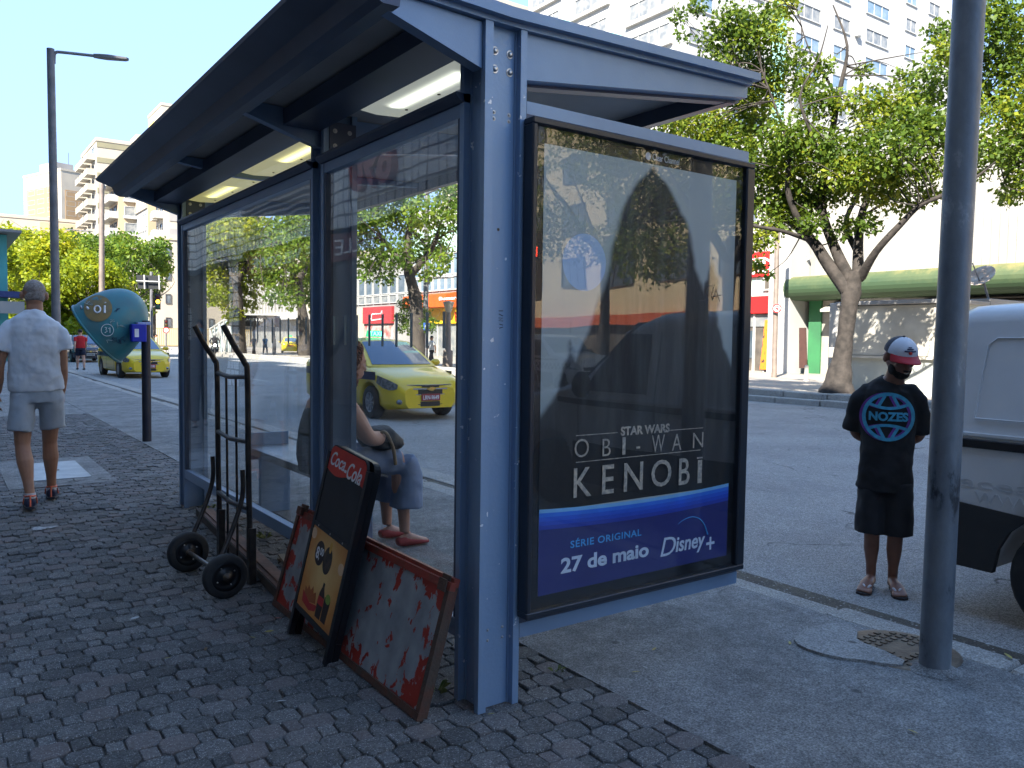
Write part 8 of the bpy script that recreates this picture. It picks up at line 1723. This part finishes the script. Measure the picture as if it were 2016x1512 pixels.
def bag(T_, P, side=1, m=M_BAGG, sz=1.0):
    t_ = thing('carrier_bag', 'green plastic carrier bag in the hand of a passer-by', 'bag', P(side*.25, .05, .5)); b = MB(); c = P(side*.25, .05, .62)
    b.loft([[c+V(.10*sz*w*math.cos(a)*(1+.12*math.sin(3*a)), .08*sz*w*math.sin(a), h*sz) for a in np.linspace(0, 6.283, 15)[:-1]] for w, h in ((.2, .26), (.35, .18), (.9, .05), (1.15, -.08), (1.0, -.20), (.5, -.24))]); b.build('bag', m, t_)
    return t_
def ex_mask(T_, P, f, l, s):
    b = MB(); b.ell(P(0, .085, 1.575), (.062*s, .045*s, .048*s), 14, 9, Matrix([[l[i], f[i], (0, 0, 1)[i]] for i in range(3)])); b.build('face_mask', mat('mask_blue', (0.22, 0.50, 0.72), 0.7), T_)
def ex_mask_bag(T_, P, f, l, s):
    ex_mask(T_, P, f, l, s); t_ = bag(T_, P, 1); t_['label'] = 'green plastic carrier bag held by the masked woman, mirrored in the far pane'
def ex_bag(T_, P, f, l, s): t_ = bag(T_, P, 1, mat('pale_green_bag', (0.2, 0.5, 0.3), 0.4), .8); t_['label'] = 'pale green carrier bag in the hand of the pedestrian behind the tree trunk'
passerby('woman in red top and dark shorts walking between the walker and navy car', (3.05, 33.5, 0), math.radians(95), 1.62, M_RED_T, M_NAVY_C, M_SKIN_L, M_HAIRD)
passerby('woman in navy clothes and blue face mask, mirrored in the far pane', (-1.66, 10.5, 0), math.radians(-75), 1.66, M_NAVY_C, M_NAVY_C, M_SKIN_T, M_HAIRD, True, 0, ex_mask_bag)
p = at(1712, 758, Z=-.08); passerby('balding masked pedestrian in grey T-shirt carrying a green bag past the tree trunk', p, math.radians(-40), 1.42, M_GREYC, M_PALEB, M_SKIN_L, M_HAIRG, True, 0, ex_bag)
p = at(1692, 758, Z=-.08); passerby('pedestrian in white half hidden by the tree trunk', p+V(.3, .3, 0), math.radians(-40), 1.36, M_WHITEC, M_PALEB, M_SKIN_L, M_HAIRD, True)
p = at(308, 672, D=78); passerby('distant person in pale green shirt crossing behind the blue phone post', (p[0], p[1], -.1), math.radians(160), 1.6, M_GREENC, M_WHITEC, M_SKIN_T, M_HAIRD, fine=.03)
for i, (px_, py_, D_, tm, lab) in enumerate(((500, 690, 70, M_DKC, 'dark clothed person under the lettered far shelter'), (588, 688, 74, M_DKC, 'dark clothed pedestrian right of the distant taxi'), (522, 688, 72, M_BLUEC, 'person in blue left of the distant taxi'), (540, 688, 72, M_DKC, 'person in dark top standing behind the distant taxi'), (590, 680, 78, M_RED_T, 'distant person in red top by the right edge of the left pane'))):
    p = at(px_, py_, D=D_); passerby(lab, (p[0], p[1], -.1), math.radians(200+40*i), 1.66, tm, M_DKC, M_SKIN_T, M_HAIRD, True, i % 2, fine=.03)
p = at(850, 690, D=44); passerby('shopper in white near the orange shop, seen above the taxi bonnet', (p[0], p[1], -.1), math.radians(180), 1.7, M_WHITEC, M_DKC, M_SKIN_T, M_HAIRD, True, fine=.02)
p = at(836, 690, D=45); passerby('shopper in red near the lamp post, seen above the taxi roof', (p[0], p[1], -.1), math.radians(150), 1.66, M_RED_T, M_DKC, M_SKIN_T, M_HAIRD, True, fine=.02)
for x, y, tm, bm, lab in ((14.3, -16.6, M_BLUEC, M_PALEB, 'person in blue on the crossing, mirrored in the poster'), (13.5, -17.4, M_PALEB, M_WHITEC, 'person in pale denim on the crossing, mirrored in the poster'), (17.6, -17.6, M_DKC, M_DKC, 'man in a dark jacket mirrored beside the patrol van')):
    passerby(lab, (x, y, -.13), math.radians(100), 1.7, tm, bm, M_SKIN_T, M_HAIRD, True, fine=.02)
# motorcyclist in the left pane
p = at(423, 692, D=62); T = thing('motorcycle', 'motorcycle with headlight on coming up the far lane, seen in the left pane', 'motorcycle', (p[0], p[1], -.1))
fm = unit(V(CAM[0]-p[0], CAM[1]-p[1], 0)); lm_ = V(-fm[1], fm[0], 0); Q = lambda a, c, h: V(p[0], p[1], -.1)+lm_*a+fm*c+V(0, 0, h)
for c in (.65, -.65):
    b = MB(); b.lathe([(.2, -.05), (.29, -.05), (.31, 0), (.29, .05), (.2, .05)], Q(0, c, .31), lm_, 20); b.build('wheel', M_TYRE, T)
b = MB(); limb(b, [Q(0, .60, .35), Q(0, .45, .75), Q(0, .35, 1.0)], [.05, .06, .06]); rings(b, [(Q(0, .4, .8), .12, .14), (Q(0, .1, .82), .17, .17), (Q(0, -.2, .78), .14, .1), (Q(0, -.7, .85), .1, .06)], lm_, 12); rings(b, [(Q(0, .2, .5), .16, .2), (Q(0, -.2, .45), .17, .2)], lm_, 10); b.build('frame', M_TRIM, T)
b = MB(); b.tube([Q(-.35, .35, 1.05), Q(0, .42, 1.0), Q(.35, .35, 1.05)], .02, 8); b.build('handlebar', M_TRIM, T)
b = MB(); b.ell(Q(0, .52, .86), (.10, .10, .10)); b.build('headlight', mat('bike_headlight', (1, 1, 1), 0.3, emit=(1.0, .97, .9), es=3.0), T)
T = thing('person', 'helmeted rider in dark clothes on the motorcycle in the left pane', 'person', Q(0, -.2, .8))
b = MB(); rings(b, [(Q(0, -.2, .85), .17, .13), (Q(0, -.12, 1.15), .18, .12), (Q(0, -.05, 1.38), .20, .11), (Q(0, -.03, 1.48), .07, .07)], lm_, 14)
for sg in (-1, 1): limb(b, [Q(sg*.2, -.05, 1.38), Q(sg*.33, .1, 1.15), Q(sg*.32, .33, 1.08)], [.06, .05, .035]); limb(b, [Q(sg*.1, -.2, .85), Q(sg*.22, .2, .75), Q(sg*.2, 0, .35)], [.09, .07, .05])
bake(b.build('body', M_DKC, T), .02, 2)
b = MB(); b.ell(Q(0, 0, 1.62), (.14, .15, .15)); b.build('helmet', M_WHITEW, T)
